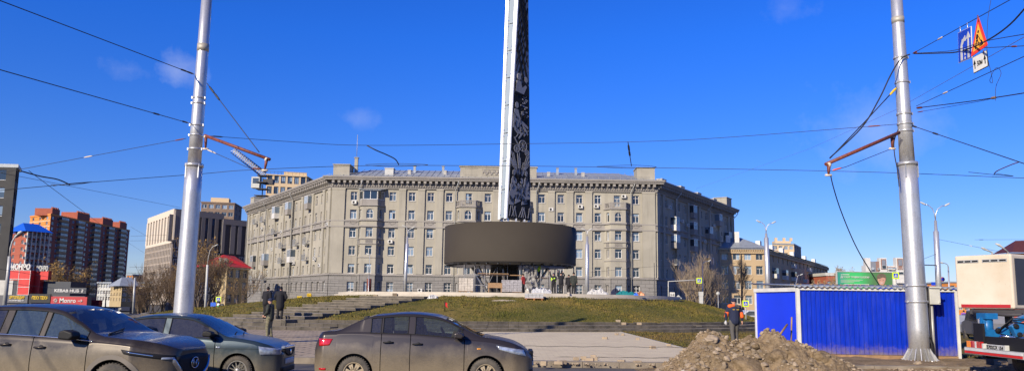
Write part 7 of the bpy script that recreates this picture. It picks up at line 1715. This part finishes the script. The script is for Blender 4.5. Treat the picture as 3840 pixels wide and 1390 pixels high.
def corr(mb, p, q, z0, z1, pitch=.15, dp=.045):
    d = (q-p); ln = d.length; d.normalize(); nrm = Vector((d.y, -d.x, 0)); x = 0; pts = []
    while x < ln:
        for f, o in ((0,0),(.5,0),(.64,dp),(.78,dp),(.95,0)): 
            if x+f*pitch <= ln: pts.append(p+d*(x+f*pitch)+nrm*o)
        x += pitch
    vs = [(v.x, v.y, z) for v in pts for z in (z0, z1)]; mb.add(vs, [(2*i, 2*i+2, 2*i+3, 2*i+1) for i in range(len(pts)-1)])
m = MB(); corr(m, A_, B_, zL+.1, zt-.02); m.build('front_wall', X['blue_metal'], hb)
m = MB(); corr(m, B_, C_, zL+.1, zt-.02); corr(m, C_, D_, zL+.1, zt-.02); m.build('rear_wall', X['blue_metal'], hb)
m = MB(); m.quad((D_.x,D_.y,zL+.1),(A_.x,A_.y,zL+.1),(A_.x,A_.y,zt-.02),(D_.x,D_.y,zt-.02)); 
dd = (A_-D_).normalized(); nn_ = Vector((dd.y,-dd.x,0)); 
m.build('end_panel', X['blue_panel_sunlit'], hb)
m = MB()
for c, s in ((A_, .055), (B_, .045), (D_, .04)): o = (A_-D_).normalized()*.02; m.bb(c.x-s, c.x+s, c.y-s-.03, c.y+s-.03, zL, zt)
m.build('corner_post', X['white_paint'], hb)
m = MB(); e = .06
def rail(mb, p, q, z0, z1, o): d = (q-p).normalized(); n_ = Vector((d.y,-d.x,0)); mb.add([tuple(v)+() for v in [Vector((*(p-d*.02).xy,z0))+n_*o, Vector((*(q+d*.02).xy,z0))+n_*o, Vector((*(q+d*.02).xy,z1))+n_*o, Vector((*(p-d*.02).xy,z1))+n_*o, Vector((*p.xy,z0))-n_*.02, Vector((*q.xy,z0))-n_*.02, Vector((*q.xy,z1))-n_*.02, Vector((*p.xy,z1))-n_*.02]], [(0,1,2,3),(0,4,5,1),(3,2,6,7),(0,3,7,4),(1,5,6,2)])
rail(m, D_, A_, zt-.11, zt+.02, .06); rail(m, A_, B_, zt-.06, zt+.02, .07); rail(m, B_, C_, zt-.08, zt+.02, .05); m.build('fascia', X['white_paint'], hb)
m = MB(); rail(m, A_, B_, .06, zL+.09, .05); rail(m, D_, A_, .06, zL+.09, .05); m.build('timber_sill', X['wood'], hb)
m = MB(); d = (B_-A_); ln = d.length; d.normalize(); n_ = Vector((d.y,-d.x,0)); nn2 = 120; vs = []     # wavy roof sheet
for i in range(nn2+1):
    x = -.12+(ln+.24)*i/nn2; z = .025*sin(i*1.55); 
    for w_, zz in ((.16, zt+.05), (-.0, zt+.08), (-2.9, zt+.20)): v = A_+d*x+n_*w_+(D_-A_)*(0 if w_ > -1 else 0); v = v+(((D_-A_)*1.05) if w_ < -1 else Vector((0,0,0)))-(n_*w_ if w_ < -1 else Vector((0,0,0))); vs.append((v.x, v.y, zz+z))
m.add(vs, [(i*3+j, i*3+3+j, i*3+4+j, i*3+1+j) for i in range(nn2) for j in range(2)], 0, True); o = m.build('roof_sheet', X['zinc'], hb); s_ = o.modifiers.new('thick', 'SOLIDIFY'); s_.thickness = .012
m = MB(); 
for k in range(60): f = rn.uniform(.0, .75); v = A_+(B_-A_)*f+(D_-A_)*rn.uniform(.05,.3); rockmesh(m, (v.x, v.y, zt+.13), rn.uniform(.02,.045), rn)
m.build('debris', X['rock'], None, 'clods and rubble lying on the roof of the blue hut', 'debris', None, 'stuff')
# electric box with conduit on the pole
eb = P(3495,1130,24.9); t = thing('electric_box', 'light grey electric box on a conduit just right of the right steel pole', 'electric box', (eb.x, 24.75, .1))
a, b = P(3480,1140,24.7), P(3515,1076,24.7); m = MB(); m.bb(a.x, b.x, 24.55, 24.8, a.z, b.z); bevel(m.build('box', X['pale_wall'], t), .015); m = MB(); m.bb(a.x-.02, b.x+.02, 24.5, 24.54, b.z-.03, b.z+.02); m.box((b.x-.05, 24.53, a.z+.08), (.03,.04,.06)); m.build('lid', X['pale_wall'], t)
m = MB(); c = P(3495,1200,24.7); m.tube([(c.x,24.7,.1),(c.x,24.7,a.z)], .055, 10); m.build('conduit', X['drain'], t); m = MB(); m.bb(a.x-.12, a.x+.02, 24.6, 24.9, .1, b.z); m.build('back_post', X['charcoal'], t)
m = MB(); c = P(3484,1310,24.5); m.tube([(c.x+.12*sin(i*.6)*(1-i/40), 24.45+.05*sin(i), .12+.75*abs(cos(i*.31))) for i in range(26)], .03, 6); m.build('cable_coil', X['black'], None, 'black cable coiled at the foot of the conduit beside the right pole', 'cable')

# ---------------- crane truck and box body
d = 21.0
tk = thing('crane_truck', 'crane truck rear with a blue folded crane and red striped bumper bar', 'truck', (P(3760,1390,20).x, 20, 0))
p1, p2 = P(3617,1306,20.5), P(3880,1357,17.6)
ax_ = (p2-p1); ax_.z = 0; ax_.normalize(); nb_ = Vector((-ax_.y, ax_.x, 0)); TT = Matrix(((ax_.x, nb_.x, 0, p1.x), (ax_.y, nb_.y, 0, p1.y), (0,0,1,0), (0,0,0,1)))   # x along the rear, y away from camera
zb2 = P(3617,1322,20.5).z; zt2 = P(3617,1298,20.5).z; hB = zt2-zb2; Lb = (p2-p1).length
m = MB(TT); m.bb(0, 2.5, 0, .08, zb2+hB*.0, zb2+hB*1.0); m.build('bumper_bar', X['drain'], tk)
m = MB(TT); m.bb(.02, 2.48, -.012, -.002, zb2+hB*.1, zb2+hB*.45); m.build('red_stripe', X['red'], tk)
m = MB(TT); m.bb(.02, 2.48, -.012, -.002, zb2+hB*.5, zb2+hB*.9); m.build('white_stripe', X['plate'], tk)
m = MB(TT); m.bb(.25, 2.5, .25, 4.6, .78, 1.0); m.bb(.45, .6, .2, 4, .5, .78); m.bb(1.9, 2.05, .2, 4, .5, .78); m.bb(.3, .72, .1, .16, .70, 1.38); m.build('chassis', X['black'], tk)
m = MB(TT); m.bb(.62, 2.5, .14, .24, .66, 1.06); m.build('light_bar', X['black'], tk)
ta, tb = P(3630,1284,20.2), P(3694,1263,20.2)
for i, (u0, u1, mt) in enumerate(((.08,.26,M('amber_lamp',(.9,.28,.03),.3)),(.27,.45,X['tail_lens']),(.46,.53,X['plate']),(.54,.72,X['tail_lens']))):
    m = MB(TT); m.bb(u0, u1, .02, .14, .74, .92); m.build('tail_light', mt, tk)
m = MB(TT); m.bb(.84, 1.36+.26, .10, .13, .74, .87); pl_ = m.build('licence_plate', X['plate'], tk)
text('В702ОХ 154', .12, TT @ Matrix.Translation((.87, .09, .765)), X['black'], pl_, 'plate_text', .004, .003, .7)
m = MB(TT); m.bb(.745, .80, .04, .14, .76, .88); m.bb(1.66, 1.74, .04, .14, .76, .88); m.build('plate_lamp', X['pale_wall'], tk)
X['crane_arm'] = M('blue_crane_paint', (.01,.14,.36), .4, var=.2, scale=5)
q1, q2 = P(3713,1245,20.9), P(3743,1190,20.9)
m = MB(); m.tube([(q1.x+.1,21.2,1.0),(q1.x+.1,21.2,q2.z)], .16, 14); m.bb(q1.x-.02, q1.x+.34, 21.02, 21.4, 1.0, 1.2); m.bb(q1.x-.04, q1.x+.3, 21.0, 21.4, q2.z-.04, q2.z+.12); m.tube([(q1.x-.02,21.1,1.1),(q1.x-.02,21.1,q2.z-.1)], .045, 8); m.build('crane_column', X['crane_arm'], tk)
def pprism(pts, d, th, name):
    ps = [P(x, y, d) for x, y in pts]; m = MB(); m.prism([(p.x, p.z) for p in ps], d-th/2, d+th/2); return bevel(m.build(name, X['crane_arm'], tk), .02, 2)
pprism([(3735,1236),(3752,1224),(3800,1240),(3826,1252),(3822,1266),(3745,1250)], 20.5, .22, 'crane_arm')
pprism([(3786,1222),(3800,1212),(3830,1208),(3880,1216),(3880,1240),(3838,1236),(3822,1262),(3806,1262)], 20.25, .18, 'crane_arm')
pprism([(3800,1196),(3840,1180),(3900,1166),(3900,1186),(3850,1196),(3812,1210)], 20.4, .2, 'crane_arm')
m = MB()
for x, y, d_ in ((3746,1238,20.38),(3797,1244,20.38),(3812,1222,20.14),(3826,1254,20.14)): c = P(x, y, d_); m.lathe([(0,-.03),(.05,-.03),(.07,0),(.07,.05),(0,.05)], 14, c, 'Y', 0, False)
m.build('pivot_pin', X['black'], tk)
m = MB(); m.tube([P(3790,1252,20.4), P(3812,1206,20.3)], .04, 8); m.tube([P(3752,1258,20.3), P(3850,1268,20.2)], .035, 8); m.build('hydraulic_ram', X['chrome'], tk)
m = MB(); a = P(3760,1215,20.2)
for dz in (0,.06,.1): m.tube([P(3745,1243,20.3)+Vector((0,-dz,dz)), P(3790,1205,20.2)+Vector((0,-dz,dz)), P(3860,1213,20.1)+Vector((0,-dz,dz))], .016, 5)
m.build('hose', X['black'], tk)
m = MB(TT); m.lathe([(0,-.14),(.3,-.14),(.48,-.12),(.48,.12),(.3,.14),(0,.14)], 24, (.75,1.3,.48), 'X'); m.build('wheel', X['rubber'], tk); m = MB(TT); m.lathe([(0,-.14),(.3,-.14),(.48,-.12),(.48,.12),(.3,.14),(0,.14)], 24, (2.1,1.3,.48), 'X'); m.build('wheel', X['rubber'], tk)
# white insulated body sitting high behind
bx_ = thing('truck_body', 'scratched white insulated box body with a red lower edge above the crane truck', 'truck body', (P(3690,1150,22).x, 22, 1.5))
a, b = P(3590,1146,23.0), P(3806,1166,21.6); a1, b1 = P(3588,950,23.0), P(3806,960,21.6); zlo, zhi = (a.z+b.z)/2, (a1.z+b1.z)/2
av, bv = Vector((a.x, a.y, 0)), Vector((b.x, b.y, 0)); dx_ = (bv-av); ln = dx_.length; dx_.normalize(); nv = Vector((-dx_.y, dx_.x, 0)); TB = Matrix(((dx_.x, nv.x, 0, av.x), (dx_.y, nv.y, 0, av.y), (0,0,1,0), (0,0,0,1)))
def boxmat():
    m, nt, bs = nodes('scuffed_white_box'); p = pos(nt); f = ramp(nt, noise(nt, scaled(nt, p, (3, 3, 1.2)), 4.5, 9, .8), .60, .66); c = mixc(nt, ramp(nt, noise(nt, p, .9, 5), .35, .7), (.60,.53,.42), (.50,.42,.30)); lk(nt, mixc(nt, f, c, (.33,.27,.2)), bs.inputs['Base Color']); bs.inputs['Roughness'].default_value = .5; return m
X['boxm'] = boxmat()
m = MB(TB); m.bb(0, ln, 0, 3.4, zlo, zhi); o = bevel(m.build('box', X['boxm'], bx_), .05, 3)
m = MB(TB); m.bb(.12, ln-.1, -.006, -.001, zlo+.03, zlo+.12); m.build('red_edge', X['sign_red'], bx_)
for f0, f1 in ((.05,.44),(.50,.93)):
    m = MB(TB); m.bb(ln*f0, ln*f1, -.014, -.002, zhi-.22, zhi-.13); 
    v_ = m.build('vent_strip', X['drain'], bx_); m = MB(TB)
    for k in range(3): w_ = ln*(f1-f0); m.bb(ln*f0+w_*(k+.12)/3, ln*f0+w_*(k+.9)/3, -.02, -.0145, zhi-.20, zhi-.155)
    m.build('slot', X['black'], v_)
m = MB(TB); m.bb(ln+.001, ln+.012, .15, 3.2, zlo+.12, zhi-.12); m.build('dark_side_sheet', X['slate'], bx_)  # thin dark sheet covering the right side of the white box
m = MB(TB); m.bb(.3, ln+.3, .1, .25, zlo-.16, zlo-.01); m.bb(.8, ln-.2, .4, 3., zlo-.12, zlo-.02); m.tube([(ln*.3,-.05,zlo-.1),(ln*.9,-.1,zlo-.17),(ln*1.15,-.1,zlo-.15)], .05, 6); m.build('support_beam', X['charcoal'], bx_)
for x_, y_ in ((.5,.6),(ln-.5,.6),(.5,2.9),(ln-.5,2.9)): m = MB(TB); m.bb(x_-.07, x_+.07, y_-.07, y_+.07, 0, zlo-.01); m.build('support_leg', X['charcoal'], bx_)
# timber boards lying by the pole and blocks under the hut
for k, (px, py, lab) in enumerate(((3540,1346,'timber offcut under the right end of the blue hut'),(3580,1346,'stone block under the far right corner of the blue hut'))): g = P(px, py, 24.9); m = MB(); m.box((g.x, g.y, .12), (.18,.15,.08)); m.build('block', X['wood'] if k == 0 else X['rock_pale'], None, lab, 'block')

# ================================================================ PEOPLE
def capsule(bm, p, q, r0, r1, n=10):
    p, q = Vector(p), Vector(q); d = (q-p); l = d.length
    if l < 1e-5: d = Vector((0,0,1)); l = 1e-5
    d.normalize(); u = d.orthogonal().normalized(); w = d.cross(u); rings = []
    prof = [(-r0*.9, r0*.4), (-r0*.5, r0*.86), (0, r0), (l, r1), (l+r1*.5, r1*.86), (l+r1*.9, r1*.4)]
    for h, r in prof: rings.append([bm.verts.new(p+d*h+(u*cos(2*pi*k/n)+w*sin(2*pi*k/n))*r) for k in range(n)])
    for a, b in zip(rings, rings[1:]):
        for k in range(n): bm.faces.new((a[k], a[(k+1) % n], b[(k+1) % n], b[k]))
    bm.faces.new(rings[0][::-1]); bm.faces.new(rings[-1])
def ellipsoid(bm, c, s, n=12):
    r = bmesh.ops.create_uvsphere(bm, u_segments=n, v_segments=n-2, radius=1)
    for v in r['verts']: v.co = Vector((v.co.x*s[0]+c[0], v.co.y*s[1]+c[1], v.co.z*s[2]+c[2]))
def fuse(name, bm, mat, parent, T, voxel=.02, smooth=3):
    me = bpy.data.meshes.new('t'); bm.to_mesh(me); bm.free(); o = bpy.data.objects.new('t', me); C.objects.link(o)
    md = o.modifiers.new('r', 'REMESH'); md.mode = 'VOXEL'; md.voxel_size = voxel; md.use_smooth_shade = True
    s = o.modifiers.new('s', 'SMOOTH'); s.iterations = smooth; s.factor = .5
    bpy.context.view_layer.update(); me2 = bpy.data.meshes.new_from_object(o.evaluated_get(bpy.context.evaluated_depsgraph_get())); bpy.data.objects.remove(o)
    off = absloc(parent)
    for v in me2.vertices: v.co = (T @ v.co)-off
    me2.materials.clear(); me2.materials.append(mat); me2.name = name; r = bpy.data.objects.new(name, me2); C.objects.link(r); r.parent = parent; return r
def person(label, px, py, d, H, face, jacket, trousers, hat=None, armL=None, armR=None, stance=.10, step=0, coat=0, vox=.022, hair='black', bend=0, vest=None, z=None, hood=False, extra=None, bulk=1.0, group=None):
    """face: yaw the person looks towards (0 = away from the camera, +y). arms: (elbow, hand) in person space, x right, y forward, heights in metres for a 1.75 m body"""
    g = P(px, py, d) if z is None else Vector((P(px, py, d).x, d, z)); t = thing('person', label, 'person', tuple(g), group); k = H/1.75
    T = Matrix.Translation(g) @ Matrix.Rotation(face, 4, 'Z') @ Matrix.Scale(k, 4)
    B = lambda y, zz: (0, y+bend*max(0, zz-.95)*.6, zz)
    hip, ch, nk, hd = Vector(B(0,.95)), Vector(B(0,1.32)), Vector(B(0,1.48)), Vector(B(.03,1.63))
    sh = lambda s: Vector((s*.18*bulk, ch.y, 1.42)); 
    aL = armL or ((-.27,-.02,1.15), (-.27,.07,.90)); aR = armR or ((.27,-.02,1.15), (.27,.07,.90))
    feet = [Vector((-stance, step, .05)), Vector((stance, -step, .05))]; knees = [Vector((-stance, step*.6+.03, .50)), Vector((stance, -step*.6+.03, .50))]
    bm = bmesh.new(); ellipsoid(bm, hd, (.078,.098,.118)); ellipsoid(bm, hd+Vector((0,.096,-.02)), (.014,.02,.02), 6); capsule(bm, hd-Vector((0,-.01,.07)), hd-Vector((0,-.02,.09)), .05, .04); 
    for s in (-1,1): ellipsoid(bm, hd+Vector((s*.08,0,-.01)), (.012,.02,.03), 6)
    capsule(bm, nk-Vector((0,0,.05)), hd-Vector((0,.02,.06)), .06, .055); capsule(bm, hip, ch, .12, .14); capsule(bm, sh(-1), sh(1), .07, .07)
    for s, f, kn in ((-1, feet[0], knees[0]), (1, feet[1], knees[1])): h_ = hip+Vector((s*.09,0,-.03)); capsule(bm, h_, kn, .085, .058); capsule(bm, kn, f+Vector((0,-.02,.03)), .055, .04)
    for s, (e, hnd) in ((-1, aL), (1, aR)):
        e, hnd = Vector(e), Vector(hnd); capsule(bm, sh(s), e, .052, .043); capsule(bm, e, hnd, .042, .03); dn = (hnd-e).normalized(); sd = dn.cross(Vector((0,1,0))) if abs(dn.y) < .9 else Vector((1,0,0)); sd.normalize(); fw = sd.cross(dn)
        capsule(bm, hnd, hnd+dn*.07, .034, .036, 8)
        for q, (o, l) in enumerate(((-.033,.062),(-.011,.078),(.011,.082),(.033,.070))): b0 = hnd+dn*.08+fw*o; b1 = b0+dn*l*.6; capsule(bm, b0, b1, .011, .010, 6); capsule(bm, b1, b1+(dn*.7-sd*s*.5)*l*.5, .010, .008, 6)
        capsule(bm, hnd+dn*.02+fw*.04, hnd+dn*.07+fw*.075, .013, .010, 6)
    body = fuse('body', bm, X['skin'], t, T, min(vox, .014) if d < 45 else vox, 1)
    bm = bmesh.new(); capsule(bm, hip-Vector((0,0,.05)), hip+Vector((0,0,.06)), .155*bulk, .15*bulk)
    for s, f, kn in ((-1, feet[0], knees[0]), (1, feet[1], knees[1])): h_ = hip+Vector((s*.09,0,-.05)); capsule(bm, h_, kn, .112*bulk, .082); capsule(bm, kn, f+Vector((0,-.02,.05)), .08, .068)
    fuse('trousers', bm, trousers, body, T, vox)
    bm = bmesh.new(); capsule(bm, hip+Vector((0,0,-.02-coat)), ch, .175*bulk+coat*.05, .175*bulk); ellipsoid(bm, ch+Vector((0,0,.02)), (.225*bulk,.15*bulk,.17)); capsule(bm, sh(-1)*1, sh(1)*1, .09, .09); capsule(bm, nk-Vector((0,0,.06)), nk+Vector((0,0,.01)), .09, .075)
    for s, (e, hnd) in ((-1, aL), (1, aR)): e, hnd = Vector(e), Vector(hnd); capsule(bm, sh(s), e, .082, .07); capsule(bm, e, e+(hnd-e)*.9, .068, .052)
    if hood: ellipsoid(bm, nk+Vector((0,-.1,.0)), (.13,.09,.09))
    jk = fuse('jacket', bm, jacket, body, T, vox)
    bm = bmesh.new()
    for f in feet: capsule(bm, f+Vector((0,-.06,0)), f+Vector((0,.14,-.01)), .05, .042)
    fuse('shoe', bm, X['black'], body, T, vox, 1)
    bm = bmesh.new()
    if hat: ellipsoid(bm, hd+Vector((0,-.01,.05)), (.098,.115,.095)); capsule(bm, hd+Vector((-.03,.07,.03)), hd+Vector((.03,.07,.03)), .03, .03); fuse('hat', bm, hat, body, T, .016, 1)
    else: ellipsoid(bm, hd+Vector((0,-.022,.03)), (.088,.10,.105)); fuse('hair', bm, X[hair], body, T, .016, 1)
    if vest:
        bm = bmesh.new(); ellipsoid(bm, ch+Vector((0,0,-.08)), (.235*bulk,.175*bulk,.27)); fuse('vest', bm, vest, body, T, vox)
    if extra: extra(body, T, hd, ch, hip)
    for s in (-1,1): pass
    return t
ZP = lambda px, py, z: None
X['camo_jacket'] = M('dark_olive_cloth', (.035,.04,.033), .9, var=.3, scale=9, bmp=.3); X['camo_tr'] = M('camouflage_cloth', (.23,.20,.13), .9, scale=14, col2=(.06,.065,.035)); X['hivis'] = M('hi_vis_yellow', (.45,.75,.03), .7); X['jeans'] = M('dark_trousers', (.015,.014,.016), .9)
person('man in a dark puffy jacket and camouflage trousers standing on the paving', 1008, 1262, 33.4, 1.68, R(80), X['camo_jacket'], X['camo_tr'], X['navy'], ((-.24,.02,1.15),(-.14,.2,1.0)), ((.24,.02,1.15),(.14,.2,1.0)), .07, .06, .05, z=.1, bulk=1.05)
person('stooping man in black, left of the two dark coated men on the stairs', 994, 1190, 45.0, 1.84, R(-15), X['blackcloth'], X['jeans'], None, ((-.25,.05,1.15),(-.2,.22,1.05)), ((.25,.05,1.15),(.15,.25,1.1)), .09, .05, .08, bend=.35, z=.645, bulk=1.05)
person('man in a long black coat, right of the two men on the stairs', 1048, 1193, 44.9, 1.86, R(-5), X['blackcloth'], X['jeans'], None, ((-.31,-.02,1.18),(-.24,.12,.98)), ((.33,-.02,1.18),(.22,.14,1.0)), .11, .0, .28, z=.645, bulk=1.2)
def orange_parts(body, T, hd, ch, hip):
    bm = bmesh.new()
    for s, sy in ((-1,.07),(1,-.02)): capsule(bm, (s*.268,sy*.3,1.22), (s*.29,sy*.9,1.08), .086, .080)
    fuse('orange_sleeve', bm, X['orange'], body, T, .018, 1)
    bm = bmesh.new(); capsule(bm, (-.19,-.035,1.455), (.05,-.035,1.47), .082, .082); fuse('orange_yoke', bm, X['orange'], body, T, .018, 1)
    bm = bmesh.new(); capsule(bm, (.03,-.13,1.50), (.14,-.12,1.42), .06, .05); fuse('grey_hood', bm, X['greycloth'], body, T, .018, 1)
    text('СТРОЙ', .075, T @ Matrix.Translation((-.12,-.20,1.31)), X['yellow'], body, 'back_lettering', .006, .002, .26) if False else None
    m = MB(T); m.bb(-.12,.12,-.185,-.175,1.325,1.345); m.build('yellow_lettering', X['yellow'], body)
    m = MB(T); m.tube([(-.31,.05,.92),(-.33,.03,.82),(-.29,.05,.72)], [.03,.06,.02], 6); m.build('gloves', X['film'], body)
person('worker in a navy jacket with orange sleeves walking away behind the heap', 2756, 1287, 31.0, 1.84, R(4), X['navy'], X['greycloth'], X['navy'], ((-.30,.02,1.16),(-.30,.06,.92)), ((.30,-.02,1.16),(.31,.02,.92)), .10, -.10, .02, z=.2, bulk=1.15, extra=orange_parts)
m = MB(); vs = []
for i in range(31):
    for j in range(21): x = 7.6+3*i/30; y = 29.6+3*j/20; u = (x-9.1)/1.5; v = (y-31)/1.4; h = .24*max(0, 1-u*u-v*v); vs.append((x, y, .0+h+rough(x, y)*.5*min(1, h*9)))
m.add(vs, [(i*21+j, (i+1)*21+j, (i+1)*21+j+1, i*21+j+1) for i in range(30) for j in range(20)], 0, True); m.build('dirt_pile', X['dirt'], None, 'low patch of bare earth under the feet of the orange sleeved worker', 'dirt pile')
# workers on the plaza
person('worker in a hi vis vest raising one arm to the drum, left of the pair', 2076, 1105, 62.5, 1.72, R(150), X['blackcloth'], X['jeans'], X['navy'], ((-.25,.1,1.2),(-.1,.25,1.2)), ((.30,.02,1.62),(.33,.05,1.88)), .12, 0, .02, vox=.03, z=2.5, vest=X['hivis'], bulk=1.1)
person('worker in a dark jacket reaching up with both hands beside the hi vis one', 2104, 1105, 62.5, 1.76, R(175), X['blackcloth'], X['jeans'], X['black'], ((-.26,.08,1.55),(-.14,.15,1.75)), ((.28,.05,1.52),(.25,.1,1.78)), .10, .03, .02, vox=.03, z=2.5, bulk=1.1)
person('shorter dark figure, left of the pair at the right edge of the drum', 2133, 1105, 62.8, 1.62, R(20), X['blackcloth'], X['jeans'], X['black'], stance=.1, coat=.04, vox=.03, z=2.5, bulk=1.25)
person('taller hooded dark figure, right of the pair at the drum edge', 2151, 1105, 62.4, 1.78, R(-30), X['camo_jacket'], X['jeans'], X['black'], stance=.1, coat=.1, vox=.03, z=2.5, bulk=1.2)
person('worker in a red jacket half hidden behind the wrapped block stack', 1962, 1090, 66, 1.75, R(60), M('dull_red_cloth', (.3,.02,.02), .9), X['jeans'], X['black'], vox=.03, z=2.5, bulk=1.05)
person('worker in a hi vis jacket up on the scaffold deck right under the drum', 2021, 1020, 68.1, 1.55, R(-60), X['hivis'], X['jeans'], X['black'], ((-.2,.15,1.3),(-.1,.3,1.3)), ((.24,.1,1.3),(.15,.3,1.3)), bend=.5, vox=.03, z=4.05-.0, bulk=1.0) if False else None
person('crouching worker in a hi vis jacket on the low deck under the drum', 2021, 1020, 68.1, 1.15, R(-60), X['hivis'], X['jeans'], X['black'], vox=.03, z=4.02, bend=.4, bulk=1.3)
person('dark worker standing on the left part of the scaffold deck', 1880, 1010, 68.1, 1.05, R(30), X['camo_jacket'], X['jeans'], X['black'], vox=.03, z=4.22, bend=.4, bulk=1.3)
# passers-by behind the hut on the right
for i, (px, col, lab) in enumerate(((3592,'orange','distant passer by in an orange coat seen past the blue hut'),(3616,'violet','distant passer by in a violet coat between the cars'),(3634,'tan','distant passer by in a tan coat near the silver car'),(3646,'white','distant passer by in a white coat near the silver car'),(3663,'darkred','distant passer by in a dark red coat behind the cars'))):
    cl = {'orange':(.7,.25,.03),'violet':(.25,.08,.4),'tan':(.4,.3,.2),'white':(.6,.6,.6),'darkred':(.15,.03,.03)}[col]
    person(lab, px, 1200, 78+i, 1.7, R(-60+40*i), M('coat_'+col, cl, .9), X['jeans'], X['black'], vox=.035, z=0, coat=.15)
